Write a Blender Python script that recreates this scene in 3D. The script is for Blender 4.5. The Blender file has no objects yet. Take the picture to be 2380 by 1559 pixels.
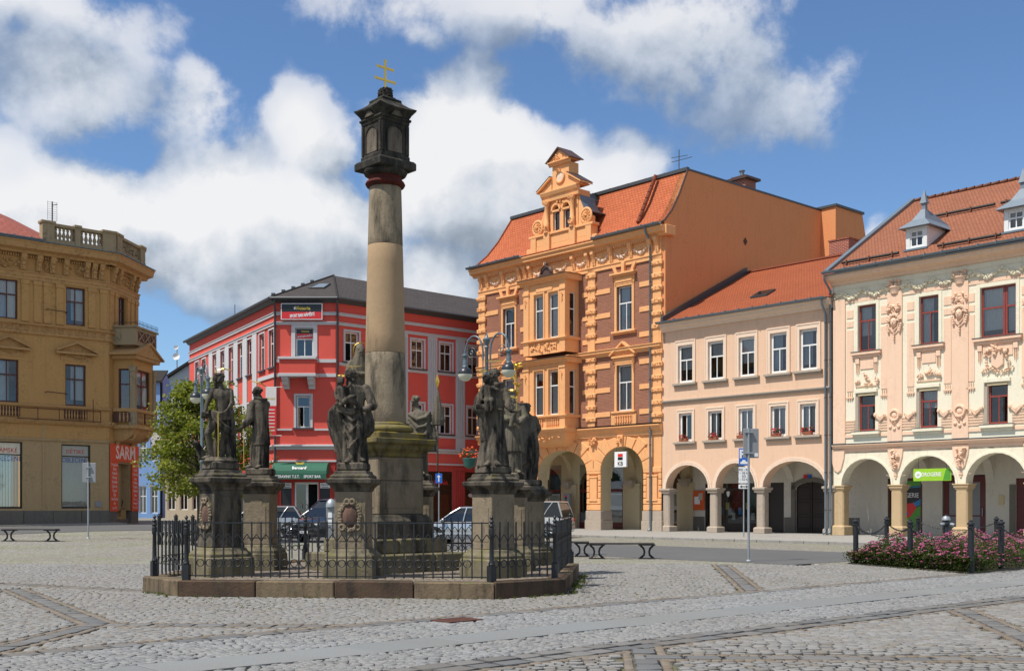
import bpy, bmesh, math, random
import numpy as np
from mathutils import Vector, Matrix
from math import sin, cos, pi, radians as R

random.seed(7); RNG = np.random.default_rng(11)
SC = bpy.context.scene
COL = SC.collection
# ------------------------------------------------------------------ camera, sky, sun, exposure
F, CX, HY, EH = 2650.0, 1190.0, 1175.0, 1.6          # focal length, centre and horizon of the photo at 2380 px width
cam = bpy.data.cameras.new('camera'); camo = bpy.data.objects.new('camera', cam); COL.objects.link(camo)
camo.location = (0, 0, EH); camo.rotation_euler = (pi/2, 0, 0)
cam.sensor_width = 36; cam.lens = 36*F/2380; cam.shift_y = (HY-779.5)/2380; cam.clip_end = 3000; cam.clip_start = .1
SC.camera = camo
SUN_AZ, SUN_EL = R(57), R(60)      # azimuth counted to the left from straight behind the camera
SUN = Vector((-sin(SUN_AZ)*cos(SUN_EL), -cos(SUN_AZ)*cos(SUN_EL), sin(SUN_EL)))
sl = bpy.data.lights.new('sun', 'SUN'); sl.energy = 4.3; sl.angle = R(.53); sl.color = (1, .95, .87)
so = bpy.data.objects.new('sun', sl); COL.objects.link(so); so.rotation_euler = (-SUN).to_track_quat('-Z', 'Y').to_euler()
so.location = (-30, -20, 60)
SC.view_settings.view_transform = 'Standard'; SC.view_settings.look = 'None'
SC.view_settings.exposure = 0.22; SC.view_settings.gamma = 1.0
SC.cycles.max_bounces = 6; SC.cycles.transparent_max_bounces = 12
SC.cycles.use_denoising = True

def ray(px, py): return Vector(((px-CX)/F, 1.0, (HY-py)/F))
def at(px, py, Y): r = ray(px, py); return Vector((r.x*Y, Y, EH+r.z*Y))

class NT:
    """small helper for building node trees"""
    def __init__(s, tree): s.t = tree; s.n = tree.nodes; s.l = tree.links
    def node(s, typ, **kw):
        n = s.n.new(typ)
        ins = kw.pop('ins', {})
        for k, v in kw.items(): setattr(n, k, v)
        for k, v in ins.items():
            sock = n.inputs[k]
            if isinstance(v, bpy.types.NodeSocket): s.l.new(v, sock)
            else: sock.default_value = v
        return n
    def math(s, op, a, b=0.0, c=None, clamp=False):
        n = s.n.new('ShaderNodeMath'); n.operation = op; n.use_clamp = clamp
        for i, v in enumerate((a, b) if c is None else (a, b, c)):
            if isinstance(v, bpy.types.NodeSocket): s.l.new(v, n.inputs[i])
            else: n.inputs[i].default_value = v
        return n.outputs[0]
    def vmath(s, op, a, b=(0, 0, 0), out=0):
        n = s.n.new('ShaderNodeVectorMath'); n.operation = op
        for i, v in enumerate((a, b)):
            if isinstance(v, bpy.types.NodeSocket): s.l.new(v, n.inputs[i])
            elif isinstance(v, (int, float)): n.inputs[3].default_value = v
            else: n.inputs[i].default_value = v
        return n.outputs[out]
    def ramp(s, fac, stops, interp='LINEAR'):
        n = s.n.new('ShaderNodeValToRGB'); n.color_ramp.interpolation = interp
        e = n.color_ramp.elements
        while len(e) > 1: e.remove(e[-1])
        for i, (p, c) in enumerate(stops):
            if i: x = e.new(p)
            else: x = e[0]; x.position = p
            x.color = (*c, 1) if len(c) == 3 else c
        s.l.new(fac, n.inputs[0]); return n.outputs[0]
    def mix(s, fac, a, b, blend='MIX'):
        n = s.n.new('ShaderNodeMix'); n.data_type = 'RGBA'; n.blend_type = blend
        for i, v in ((0, fac), (6, a), (7, b)):
            if isinstance(v, bpy.types.NodeSocket): s.l.new(v, n.inputs[i])
            elif i == 0: n.inputs[0].default_value = v
            else: n.inputs[i].default_value = (*v, 1) if len(v) == 3 else v
        return n.outputs[2]
    def noise(s, vec, scale, detail=4, rough=.55, dist=0., out=0):
        n = s.n.new('ShaderNodeTexNoise'); n.inputs['Scale'].default_value = scale; n.inputs['Detail'].default_value = detail
        n.inputs['Roughness'].default_value = rough; n.inputs['Distortion'].default_value = dist
        if vec is not None: s.l.new(vec, n.inputs['Vector'])
        return n.outputs[out]

def build_world():
    w = bpy.data.worlds.new('World'); SC.world = w; w.use_nodes = True
    # cloud masses as a function of the viewing direction: cumulus banks over a generic broken cover
    def group(name):
        g = bpy.data.node_groups.new(name, 'ShaderNodeTree'); g.interface.new_socket('Vector', in_out='INPUT', socket_type='NodeSocketVector'); g.interface.new_socket('Value', in_out='OUTPUT', socket_type='NodeSocketFloat')
        return g, NT(g), g.nodes.new('NodeGroupInput').outputs[0], g.nodes.new('NodeGroupOutput')
    gm, t, v, go = group('cloud_mass')
    n1 = t.noise(v, 6.0, 4, .55, 0., 1)
    wv = t.vmath('ADD', v, t.vmath('SCALE', t.vmath('SUBTRACT', n1, (.5, .5, .5)), .13))
    blobs = [(630, 500, 320, 165, 1.3), (1080, 400, 240, 190, 1.4), (735, 300, 110, 130, 1.1), (170, 490, 400, 150, 1.15), (1290, 450, 170, 130, 1.1),
             (740, 640, 500, 110, 1.2), (190, 190, 180, 130, .78), (40, 0, 300, 95, .74), (-80, 340, 220, 90, .8), (490, 235, 125, 85, .64),
             (1240, 0, 440, 95, .72), (1540, 90, 250, 130, .74), (1790, 190, 220, 130, .52), (1430, 400, 130, 70, .9), (1010, 210, 55, 35, .42), (1110, 150, 45, 25, .38), (1265, 210, 40, 30, .38),
             (1990, 600, 60, 35, .6), (1890, 450, 24, 30, .34), (300, 690, 120, 60, .35)]
    acc = None
    for px, py, rx, ry, amp in blobs:
        c = ray(px, py); L = c.length; c = c/L
        d = t.vmath('MULTIPLY', t.vmath('SUBTRACT', wv, tuple(c)), (F*L/rx, F*L/rx, F*L/ry))
        f = t.math('MULTIPLY_ADD', t.vmath('DOT_PRODUCT', d, d, 1), -.62*amp, amp)
        acc = f if acc is None else t.math('SMOOTH_MAX', acc, f, .3)
    dist = t.vmath('DISTANCE', v, tuple(ray(1190, 560).normalized()), 1)
    mr = t.node('ShaderNodeMapRange', interpolation_type='SMOOTHSTEP', ins={'Value': dist, 'From Min': .50, 'From Max': .68})
    cov = t.math('MINIMUM', t.math('MULTIPLY', t.math('SUBTRACT', t.noise(wv, 2.3, 1, .5), .44), 6.0), 1.1)
    gen = t.math('ADD', t.math('MULTIPLY', t.math('ADD', cov, 2.), mr.outputs[0]), -2.)
    gm.links.new(t.math('MAXIMUM', t.math('MAXIMUM', acc, gen), -1.5), go.inputs[0])
    t = NT(w.node_tree); t.n.clear()
    out = t.node('ShaderNodeOutputWorld')
    d = t.node('ShaderNodeTexCoord').outputs['Generated']
    sky = t.node('ShaderNodeTexSky', sky_type='NISHITA'); sky.sun_disc = False
    sky.sun_elevation = SUN_EL; sky.sun_rotation = math.atan2(SUN.x, SUN.y)
    sky.altitude = 350; sky.air_density = 1.0; sky.dust_density = .3; sky.ozone_density = 1.6
    def mass(vec):
        n = t.node('ShaderNodeGroup'); n.node_tree = gm; t.l.new(vec, n.inputs[0]); return n.outputs[0]
    m0 = mass(d); m1 = mass(t.vmath('ADD', d, (-.028, -.008, .050)))
    f0 = t.noise(d, 14., 10, .60, .1); f1 = t.noise(t.vmath('ADD', d, (-.010, -.003, .016)), 14., 5, .60, .1)
    s0 = t.math('MULTIPLY_ADD', t.math('SUBTRACT', f0, .5), 2.3, m0)
    dens = t.math('MULTIPLY', t.node('ShaderNodeMapRange', interpolation_type='SMOOTHSTEP', ins={'Value': s0, 'From Min': .08, 'From Max': .60}).outputs[0], t.math('MULTIPLY_ADD', m0, .55, .48, clamp=True))
    # light: sunward edges white, thick undersides grey
    lit = t.math('ADD', t.math('MULTIPLY_ADD', t.math('SUBTRACT', m0, m1), 1.0, .52), t.math('MULTIPLY', t.math('SUBTRACT', f0, f1), 1.5))
    lit = t.math('SUBTRACT', lit, t.math('MULTIPLY', t.math('MAXIMUM', t.math('SUBTRACT', s0, .9), 0.0), .34))
    ccol = t.ramp(lit, [(0, (.30, .35, .42)), (.28, (.42, .48, .56)), (.60, (.68, .73, .80)), (1., (.97, .97, .98))])
    bg1 = t.node('ShaderNodeBackground', ins={'Color': t.mix(1.0, sky.outputs[0], (.80, .98, 1.17), 'MULTIPLY'), 'Strength': .10})
    bg2 = t.node('ShaderNodeBackground', ins={'Color': ccol, 'Strength': .80})
    mx = t.node('ShaderNodeMixShader', ins={0: t.math('MULTIPLY', dens, .97), 1: bg1.outputs[0], 2: bg2.outputs[0]})
    t.l.new(mx.outputs[0], out.inputs[0])
    w.cycles.sampling_method = 'MANUAL'; w.cycles.sample_map_resolution = 512
build_world()
# ------------------------------------------------------------------ mesh and object helpers
class MB:
    def __init__(s): s.v = []; s.f = []; s.M = None
    def _a(s, vs, fs):
        n = len(s.v)
        if s.M is not None: vs = [tuple(s.M @ Vector(p)) for p in vs]
        s.v.extend(vs); s.f.extend([tuple(i+n for i in f) for f in fs]); return s
    def box(s, x0, x1, y0, y1, z0, z1):
        return s._a([(x0,y0,z0),(x1,y0,z0),(x1,y1,z0),(x0,y1,z0),(x0,y0,z1),(x1,y0,z1),(x1,y1,z1),(x0,y1,z1)],
                    [(0,3,2,1),(4,5,6,7),(0,1,5,4),(1,2,6,5),(2,3,7,6),(3,0,4,7)])
    def quad(s, a, b, c, d): return s._a([a,b,c,d],[(0,1,2,3)])
    def prism(s, poly, axis, a, b):
        """extrude a 2-D polygon; axis x: poly=(y,z); axis y: poly=(x,z); axis z: poly=(x,y)"""
        n = len(poly)
        mk = {'x': lambda p, q: (q, p[0], p[1]), 'y': lambda p, q: (p[0], q, p[1]), 'z': lambda p, q: (p[0], p[1], q)}[axis]
        vs = [mk(p, a) for p in poly]+[mk(p, b) for p in poly]
        fs = [tuple(range(n-1,-1,-1)), tuple(range(n, 2*n))]+[(i,(i+1)%n,n+(i+1)%n,n+i) for i in range(n)]
        return s._a(vs, fs)
    def rings(s, rs, cap=True, closed=True):
        """loft a list of rings (equal counts)"""
        n = len(rs[0]); vs = [tuple(p) for r in rs for p in r]; fs = []
        for k in range(len(rs)-1):
            for i in range(n if closed else n-1):
                j = (i+1) % n; fs.append((k*n+i, k*n+j, (k+1)*n+j, (k+1)*n+i))
        if cap: fs += [tuple(range(n-1,-1,-1)), tuple(range((len(rs)-1)*n, len(rs)*n))]
        return s._a(vs, fs)
    def lathe(s, prof, n=16, c=(0,0), z0=0., cap=True, sx=1., sy=1.):
        return s.rings([[(c[0]+r*sx*cos(2*pi*i/n), c[1]+r*sy*sin(2*pi*i/n), z0+z) for i in range(n)] for r, z in prof], cap)
    def sq(s, prof, c=(0,0), z0=0., rot=0., ax=1., ay=1.):
        """square 'lathe': (half side, z)"""
        cr, sr = cos(rot), sin(rot); rs = []
        for r, z in prof:
            rs.append([(c[0]+cr*x*r*ax-sr*y*r*ay, c[1]+sr*x*r*ax+cr*y*r*ay, z0+z) for x, y in ((-1,-1),(1,-1),(1,1),(-1,1))])
        return s.rings(rs)
    def tube(s, path, r, n=6, cap=True):
        path = [Vector(p) for p in path]; rs = []
        rr = r if isinstance(r, (list, tuple)) else [r]*len(path)
        up = None
        for i, p in enumerate(path):
            d = (path[min(i+1,len(path)-1)]-path[max(i-1,0)])
            if d.length < 1e-9: d = Vector((0,0,1))
            d.normalize()
            if up is None:
                up = Vector((0,0,1)) if abs(d.z) < .9 else Vector((0,1,0))
            a = d.cross(up)
            if a.length < 1e-6: a = d.cross(Vector((1,0,0)))
            a.normalize(); b = a.cross(d).normalized(); up = b
            rs.append([p+a*rr[i]*cos(2*pi*k/n)+b*rr[i]*sin(2*pi*k/n) for k in range(n)])
        return s.rings(rs, cap)
    def ball(s, c, r, n=10, m=7, rot=None):
        rx, ry, rz = r if isinstance(r, (tuple, list)) else (r, r, r)
        rs = []
        for k in range(m+1):
            t = -pi/2+pi*k/m; q = max(cos(t), .02)
            ring = [Vector((rx*q*cos(2*pi*i/n), ry*q*sin(2*pi*i/n), rz*sin(t))) for i in range(n)]
            if rot is not None: ring = [rot @ p for p in ring]
            rs.append([p+Vector(c) for p in ring])
        return s.rings(rs)
    def torus(s, c, Rr, r, axis='y', n=16, m=5):
        rs = []
        for i in range(n):
            a = 2*pi*i/n; ring = []
            for k in range(m):
                b = 2*pi*k/m; q = Rr+r*cos(b); w = r*sin(b)
                p = {'y': (q*cos(a), w, q*sin(a)), 'z': (q*cos(a), q*sin(a), w), 'x': (w, q*cos(a), q*sin(a))}[axis]
                ring.append((c[0]+p[0], c[1]+p[1], c[2]+p[2]))
            rs.append(ring)
        rs.append(rs[0]); return s.rings(rs, cap=False)
    def mesh(s, name, mat=None, smooth=False):
        m = bpy.data.meshes.new(name); m.from_pydata(s.v, [], s.f)
        if mat is not None: m.materials.append(mat)
        if smooth: m.polygons.foreach_set('use_smooth', [True]*len(m.polygons))
        m.update(); return m
    def fix(s, m):
        b = bmesh.new(); b.from_mesh(m); bmesh.ops.recalc_face_normals(b, faces=b.faces); b.to_mesh(m); b.free()
    def build(s, name, mat, parent=None, smooth=False, bevel=0., auto=None, fix=True):
        m = s.mesh(name, mat, smooth)
        if fix: s.fix(m)
        if auto is not None:
            m.polygons.foreach_set('use_smooth', [True]*len(m.polygons)); m.set_sharp_from_angle(angle=R(auto))
        o = link(name, m, parent)
        if bevel > 0:
            md = o.modifiers.new('bevel', 'BEVEL'); md.width = bevel; md.segments = 1; md.limit_method = 'ANGLE'; md.angle_limit = R(40)
        return o

def link(name, data, parent=None):
    o = bpy.data.objects.new(name, data); COL.objects.link(o)
    if parent is not None: o.parent = parent
    return o
def tag(o, label=None, cat=None, group=None, kind=None):
    if label: o['label'] = label
    if cat: o['category'] = cat
    if group: o['group'] = group
    if kind: o['kind'] = kind
    return o
def thing(name, label, cat, loc=(0,0,0), rz=0., group=None):
    o = link(name, None); o.location = loc; o.rotation_euler = (0,0,rz); o.empty_display_size = .3
    return tag(o, label, cat, group)
def text_mesh(txt, size, mat, parent, loc, rot=(pi/2,0,0), name='lettering', ax='CENTER', extrude=.004, shear=0., bold=0., sx=1.):
    c = bpy.data.curves.new(name, 'FONT'); c.body = txt; c.size = size; c.align_x = ax; c.align_y = 'CENTER'; c.extrude = extrude
    c.shear = shear; c.offset = bold; c.resolution_u = 2
    o = bpy.data.objects.new(name, c); COL.objects.link(o)
    dg = bpy.context.evaluated_depsgraph_get(); m = bpy.data.meshes.new_from_object(o.evaluated_get(dg))
    bpy.data.objects.remove(o); m.materials.clear(); m.materials.append(mat)
    o = link(name, m, parent); o.location = loc; o.rotation_euler = rot; o.scale = (sx, 1, 1)
    return o

UX, UY = 2948/math.hypot(2948, 2650), 2650/math.hypot(2948, 2650)     # axes of the square: u runs away to the right,
U = Vector((UX, UY)); V = Vector((-UY, UX))                            # v away to the left
def ab(x, y): return U.x*x+U.y*y, V.x*x+V.y*y
def xy(a, b): return U.x*a+V.x*b, U.y*a+V.y*b
def sstep(x, a, b):
    t = min(1, max(0, (x-a)/(b-a))); return t*t*(3-2*t)
def ground_z(x, y): return .5*sstep(y, 34, 58)*sstep(-x, 9, 19)+.12*sstep(y, 45, 70)*sstep(-x, -8, 6)
def gpix(px, py, dz=0.):
    """where the ray of a pixel meets the ground"""
    Y = (EH-dz)*F/max(py-HY, 1)
    for _ in range(30):
        Y2 = (EH-dz-ground_z((px-CX)/F*Y, Y))*F/(py-HY); Y = .5*Y+.5*Y2
    return Vector(((px-CX)/F*Y, Y, EH-(py-HY)/F*Y))

class Facade:
    """local frame: x along the front (left to right), y into the building, z up"""
    def __init__(s, px, Y, ex, z=0.):
        s.O = Vector(((px-CX)/F*Y, Y)); s.ex = Vector(ex).normalized(); s.z = z
        s.rz = math.atan2(s.ex.y, s.ex.x)
    def x(s, px, prot=0.):
        n = Vector((s.ex.y, -s.ex.x)); o = s.O+n*prot; t = (px-CX)/F
        return (t*o.y-o.x)/(s.ex.x-t*s.ex.y)

def wall(x0, x1, z0, z1, holes, y=0., t=.3, mb=None):
    """wall front at y with rectangular openings and their reveals"""
    m = mb or MB()
    xs = sorted({x0, x1, *[h[0] for h in holes], *[h[1] for h in holes]}); xs = [x for x in xs if x0 <= x <= x1]
    zs = sorted({z0, z1, *[h[2] for h in holes], *[h[3] for h in holes]}); zs = [z for z in zs if z0 <= z <= z1]
    ins = lambda x, z: any(h[0] < x < h[1] and h[2] < z < h[3] for h in holes)
    for i in range(len(xs)-1):
        k = 0
        while k < len(zs)-1:
            if ins((xs[i]+xs[i+1])/2, (zs[k]+zs[k+1])/2): k += 1; continue
            j = k
            while j+1 < len(zs)-1 and not ins((xs[i]+xs[i+1])/2, (zs[j+1]+zs[j+2])/2): j += 1
            m.quad((xs[i],y,zs[k]),(xs[i+1],y,zs[k]),(xs[i+1],y,zs[j+1]),(xs[i],y,zs[j+1])); k = j+1
    for a, b, c, d in holes:
        m.quad((a,y,c),(a,y,d),(a,y+t,d),(a,y+t,c)); m.quad((b,y,d),(b,y,c),(b,y+t,c),(b,y+t,d))
        m.quad((a,y,d),(b,y,d),(b,y+t,d),(a,y+t,d)); m.quad((b,y,c),(a,y,c),(a,y+t,c),(b,y+t,c))
    return m

def arcade(x0, x1, z0, z1, arches, t, n=14, y=0., ell=True):
    """wall from z0 to z1 with arched openings (xl, xr, spring z, top z) and soffits of depth t"""
    m = MB(); x = x0
    for xl, xr, zs, zt in sorted(arches):
        if xl > x: m.quad((x,y,z0),(xl,y,z0),(xl,y,z1),(x,y,z1))
        c = (xl+xr)/2; w = (xr-xl)/2; pts = []
        for i in range(n+1):
            a = pi-pi*i/n; pts.append((c+w*cos(a), zs+(zt-zs)*sin(a)))
        for i in range(n):
            (ax, az), (bx, bz) = pts[i], pts[i+1]
            m.quad((ax,y,az),(bx,y,bz),(bx,y,z1),(ax,y,z1)); m.quad((ax,y,az),(ax,y+t,az),(bx,y+t,bz),(bx,y,bz))
            m.quad((ax,y+t,az),(bx,y+t,bz),(bx,y+t,z1),(ax,y+t,z1))
        if zs > z0:
            m.quad((xl,y,z0),(xl,y+t,z0),(xl,y+t,zs),(xl,y,zs)); m.quad((xr,y+t,z0),(xr,y,z0),(xr,y,zs),(xr,y+t,zs))
        x = xr
    if x < x1: m.quad((x,y,z0),(x1,y,z0),(x1,y,z1),(x,y,z1))
    return m

def arch_ring(xl, xr, zs, zt, w, y0, y1, n=14, a0=0, a1=1):
    """a raised band round an arch"""
    m = MB(); c = (xl+xr)/2; r = (xr-xl)/2; h = zt-zs; rs = []
    for i in range(n+1):
        a = pi-pi*(a0+(a1-a0)*i/n); ca, sa = cos(a), sin(a)
        rs.append([(c+r*ca, y0, zs+h*sa), (c+(r+w)*ca, y0, zs+(h+w)*sa), (c+(r+w)*ca, y1, zs+(h+w)*sa), (c+r*ca, y1, zs+h*sa)])
    return m.rings(rs)

def pane_rects(x0, x1, z0, z1, style, fw, tr):
    mw = .05
    if style == 'T':      # one light above, two below
        zt = z0+(z1-z0)*tr; c = (x0+x1)/2
        return [(x0+fw, x1-fw, zt+mw, z1-fw), (x0+fw, c-mw/2, z0+fw, zt-mw/2), (c+mw/2, x1-fw, z0+fw, zt-mw/2)]
    if style == 'X':      # two above, two below
        zt = z0+(z1-z0)*tr; c = (x0+x1)/2
        return [(x0+fw, c-mw/2, zt+mw, z1-fw), (c+mw/2, x1-fw, zt+mw, z1-fw), (x0+fw, c-mw/2, z0+fw, zt-mw/2), (c+mw/2, x1-fw, z0+fw, zt-mw/2)]
    if style == 'I':      # two lights side by side
        c = (x0+x1)/2
        return [(x0+fw, c-mw/2, z0+fw, z1-fw), (c+mw/2, x1-fw, z0+fw, z1-fw)]
    if style == 'H':      # one above, one below
        zt = z0+(z1-z0)*tr
        return [(x0+fw, x1-fw, zt+mw, z1-fw), (x0+fw, x1-fw, z0+fw, zt-mw/2)]
    return [(x0+fw, x1-fw, z0+fw, z1-fw)]

def window(b, x0, x1, z0, z1, mat, style='T', y=.16, fw=.07, tr=.66, curtain=None, ajar=None, name='window', cz=None):
    """frame with recessed panes and, behind them, a curtain"""
    m = MB(); rs = pane_rects(x0, x1, z0, z1, style, fw, tr)
    wall(x0, x1, z0, z1, rs, y, .05, m)
    f = m.build(name, mat, b, fix=False)
    for i, (a, c, d, e) in enumerate(rs):
        p = MB()
        if ajar == i:       # one casement stands open inwards
            w = c-a; an = R(38); p.quad((a,y+.03,d),(a+w*cos(an),y+.03+w*sin(an),d),(a+w*cos(an),y+.03+w*sin(an),e),(a,y+.03,e))
        else:
            j, k = random.uniform(-.012, .012), random.uniform(-.01, .01); p.quad((a,y+.03+j,d),(c,y+.03-j,d),(c,y+.03-j+k,e),(a,y+.03+j+k,e))
        p.build('pane', MAT['glass'], f, fix=False)
    if curtain:
        m = MB(); n = 14; ca, cb = x0+.04, x1-.04; q = random.random(); cb = cb-(x1-x0)*.35 if q < .18 else cb; ca = ca+(x1-x0)*.3 if q > .82 else ca; cz = random.choice([cz or 0., cz or 0., .35, .15]); lo = z0+.03 if cz is None else z0+(z1-z0)*cz
        for i in range(n):
            a0, a1 = ca+(cb-ca)*i/n, ca+(cb-ca)*(i+1)/n; w = .025
            m.quad((a0,y+.13+w*(i%2),lo),(a1,y+.13+w*((i+1)%2),lo),(a1,y+.13+w*((i+1)%2),z1-.04),(a0,y+.13+w*(i%2),z1-.04))
        m.build('curtain', MAT[curtain], f, fix=False)
    return f

def cornice(x0, x1, prof, name, mat, parent, z=0., y=0., bevel=0.):
    """extrude a profile of (depth out, z) along x"""
    return MB().prism([(y-p, z+q) for p, q in prof], 'x', x0, x1).build(name, mat, parent, bevel=bevel)

def gutter(x0, x1, y, z, parent, r=.09, name='gutter', step=.9, mat=None):
    m = MB(); k = 8; rs = []
    for x in (x0, x1):
        rs.append([(x, y+r*cos(pi+pi*i/k), z+r*sin(pi+pi*i/k)) for i in range(k+1)]+[(x, y+(r-.012)*cos(2*pi-pi*i/k), z+(r-.012)*sin(2*pi-pi*i/k)) for i in range(k+1)])
    m.rings(rs); g = m.build(name, mat or MAT['zinc'], parent, auto=40)
    n = int((x1-x0)/step)
    for i in range(n):
        x = x0+(i+.5)*step
        MB().box(x-.02, x+.02, y-r-.02, y-r+.012, z-.08, z+.05).box(x-.02, x+.02, y-r-.01, y+r+.1, z+.03, z+.05).build('gutter_bracket', mat or MAT['zinc'], g)
    return g

def downpipe(path, parent, r=.055, name='downpipe', mat=None):
    o = MB().tube(path, r, 8).build(name, mat or MAT['zinc'], parent, auto=50)
    a, b = Vector(path[-2]), Vector(path[1])
    for p in path[1:-1]: pass
    return o

def relief(seed, w, h, n, depth=.06, leaf=True, kind='swag'):
    """carved foliage: a mass of overlapping leaves, buds and scrolls, one block of ornament"""
    rg = random.Random(seed); m = MB()
    for i in range(n):
        if kind == 'swag':
            t = -1+2*(i+.5)/n; x = t*w/2; z = -h/2+h*(t*t)*.8+rg.uniform(-.1, .1)*h; s = .5+.5*(1-abs(t))
        elif kind == 'drop':
            t = (i+.5)/n; z = h/2-h*t; x = rg.uniform(-.5, .5)*w*(1-.8*t); s = 1-.5*t
        elif kind == 'vine':
            t = (i+.5)/n; x = -w/2+w*t; z = .3*h*sin(t*w*5)+rg.uniform(-.2, .2)*h; s = 1
        else:
            x = rg.uniform(-.5, .5)*w; z = rg.uniform(-.5, .5)*h*(1-.5*abs(x)/(w/2)); s = 1
        r = min(w, h)*.2*s*rg.uniform(.6, 1.2) if kind != 'swag' else h*.28*s*rg.uniform(.7, 1.2)
        y = -depth*.4*rg.uniform(.2, 1)
        if leaf and i % 3 or (not leaf and i % 4 == 0):
            # a pointed leaf with a raised rib
            a = rg.uniform(0, 2*pi); L = r*2.6; q = Matrix.Rotation(a, 3, 'Y'); hw = r*.75
            pts = [(-L*.45, 0, 0), (-L*.05, 0, hw), (L*.22, 0, hw*.75), (L*.58, -depth*.5, 0), (L*.22, 0, -hw*.75), (-L*.05, 0, -hw), (0, -depth*1.15, 0), (-L*.02, depth*.5, 0)]
            m._a([tuple(q @ Vector(p)+Vector((x, y, z))) for p in pts], [(0,1,6),(1,2,6),(2,3,6),(3,4,6),(4,5,6),(5,0,6),(1,0,7),(2,1,7),(3,2,7),(4,3,7),(5,4,7),(0,5,7)])
        else: m.ball((x, y, z), (r, depth*rg.uniform(.6, 1.), r), 6, 4)
    return m

def copy_tree(o, parent=None):
    c = o.copy(); COL.objects.link(c)
    if parent is not None: c.parent = parent
    for ch in list(o.children): copy_tree(ch, c)
    return c
# ------------------------------------------------------------------ materials (all procedural)
MAT = {}
def principled(name, col=(.5,.5,.5), rough=.7, metal=0., spec=None, coat=0.):
    m = bpy.data.materials.new(name); m.use_nodes = True; t = NT(m.node_tree)
    p = m.node_tree.nodes['Principled BSDF']
    p.inputs['Base Color'].default_value = (*col, 1); p.inputs['Roughness'].default_value = rough; p.inputs['Metallic'].default_value = metal
    if spec is not None: p.inputs['Specular IOR Level'].default_value = spec
    if coat: p.inputs['Coat Weight'].default_value = coat; p.inputs['Coat Roughness'].default_value = .06
    MAT[name] = m; return m, t, p
def bump(t, p, h, strength=.3, dist=.02):
    b = t.node('ShaderNodeBump', ins={'Strength': strength, 'Distance': dist, 'Height': h}); t.l.new(b.outputs[0], p.inputs['Normal'])
def flat(name, col, rough=.6, metal=0., spec=None, coat=0., var=.06, scale=6.):
    """paint or metal with a little unevenness"""
    m, t, p = principled(name, col, rough, metal, spec, coat)
    tc = t.node('ShaderNodeTexCoord').outputs['Object']
    n = t.noise(tc, scale, 4, .6)
    c = t.mix(n, tuple(max(0, x*(1-var*2)) for x in col), tuple(min(1, x*(1+var*2)) for x in col)); t.l.new(c, p.inputs['Base Color'])
    r = t.math('ADD', rough-.08, t.math('MULTIPLY', n, .16)); t.l.new(r, p.inputs['Roughness'])
    return m
def plaster(name, col, dirt=(.25,.2,.15), var=.1, dirtamt=.2, bscale=60., bstr=.25, streak=.25):
    """rendered wall: cloudy tone, rain streaks, fine grain"""
    m, t, p = principled(name, col, .9, spec=.2)
    tc = t.node('ShaderNodeTexCoord').outputs['Object']
    n = t.noise(tc, .8, 6, .6); n2 = t.noise(tc, 7, 5, .65)
    c = t.mix(n, tuple(x*(1-var) for x in col), tuple(min(1, x*(1+var)) for x in col))
    mp = t.node('ShaderNodeMapping', ins={'Vector': tc, 'Scale': (3.2, 3.2, .25)})
    st = t.noise(mp.outputs[0], 1.6, 6, .65)
    stf = t.math('MULTIPLY', t.node('ShaderNodeMapRange', ins={'Value': st, 'From Min': .52, 'From Max': .8}).outputs[0], streak)
    c = t.mix(stf, c, tuple(x*.55 for x in col))
    df = t.math('MULTIPLY', t.node('ShaderNodeMapRange', ins={'Value': t.math('MULTIPLY', n, n2), 'From Min': .26, 'From Max': .5}).outputs[0], dirtamt)
    c = t.mix(df, c, dirt); t.l.new(c, p.inputs['Base Color'])
    bump(t, p, t.noise(tc, bscale, 3, .6), bstr, .01); return m
def stone(name, c1, c2, soot=(.03,.028,.025), sootamt=.5, moss=0., mosscol=(.17,.15,.03), scale=2.2, bstr=.6):
    """weathered sandstone: bedding, black crust in patches, lichen on ledges"""
    m, t, p = principled(name, c1, .92, spec=.15)
    tc = t.node('ShaderNodeTexCoord').outputs['Object']
    n = t.noise(tc, scale, 8, .62); nf = t.noise(tc, scale*9, 5, .65)
    c = t.mix(t.node('ShaderNodeMapRange', ins={'Value': n, 'From Min': .35, 'From Max': .65}).outputs[0], c1, c2)
    c = t.mix(t.math('MULTIPLY', nf, .5), c, tuple(x*.55 for x in c1))
    mp = t.node('ShaderNodeMapping', ins={'Vector': tc, 'Scale': (1.5, 1.5, .35)})
    s = t.noise(mp.outputs[0], scale*.9, 7, .7)
    sf = t.node('ShaderNodeMapRange', ins={'Value': s, 'From Min': .62-.35*sootamt, 'From Max': .80-.35*sootamt})
    c = t.mix(t.math('MULTIPLY', sf.outputs[0], min(1, .45+sootamt)), c, soot)
    if moss:
        g = t.node('ShaderNodeNewGeometry'); sx = t.node('ShaderNodeSeparateXYZ', ins={0: g.outputs['Normal']})
        up = t.node('ShaderNodeMapRange', ins={'Value': sx.outputs[2], 'From Min': .05, 'From Max': .7}).outputs[0]
        mf = t.math('MULTIPLY', t.math('ADD', t.math('MULTIPLY', up, .5), .32), t.node('ShaderNodeMapRange', ins={'Value': t.noise(tc, 4.5, 6, .7), 'From Min': .62-.25*moss, 'From Max': .72-.2*moss}).outputs[0])
        c = t.mix(t.math('MINIMUM', t.math('MULTIPLY', mf, 1.4), .9), c, mosscol)
    t.l.new(c, p.inputs['Base Color'])
    bump(t, p, t.math('ADD', n, t.math('MULTIPLY', nf, .6)), bstr, .03); return m

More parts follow.
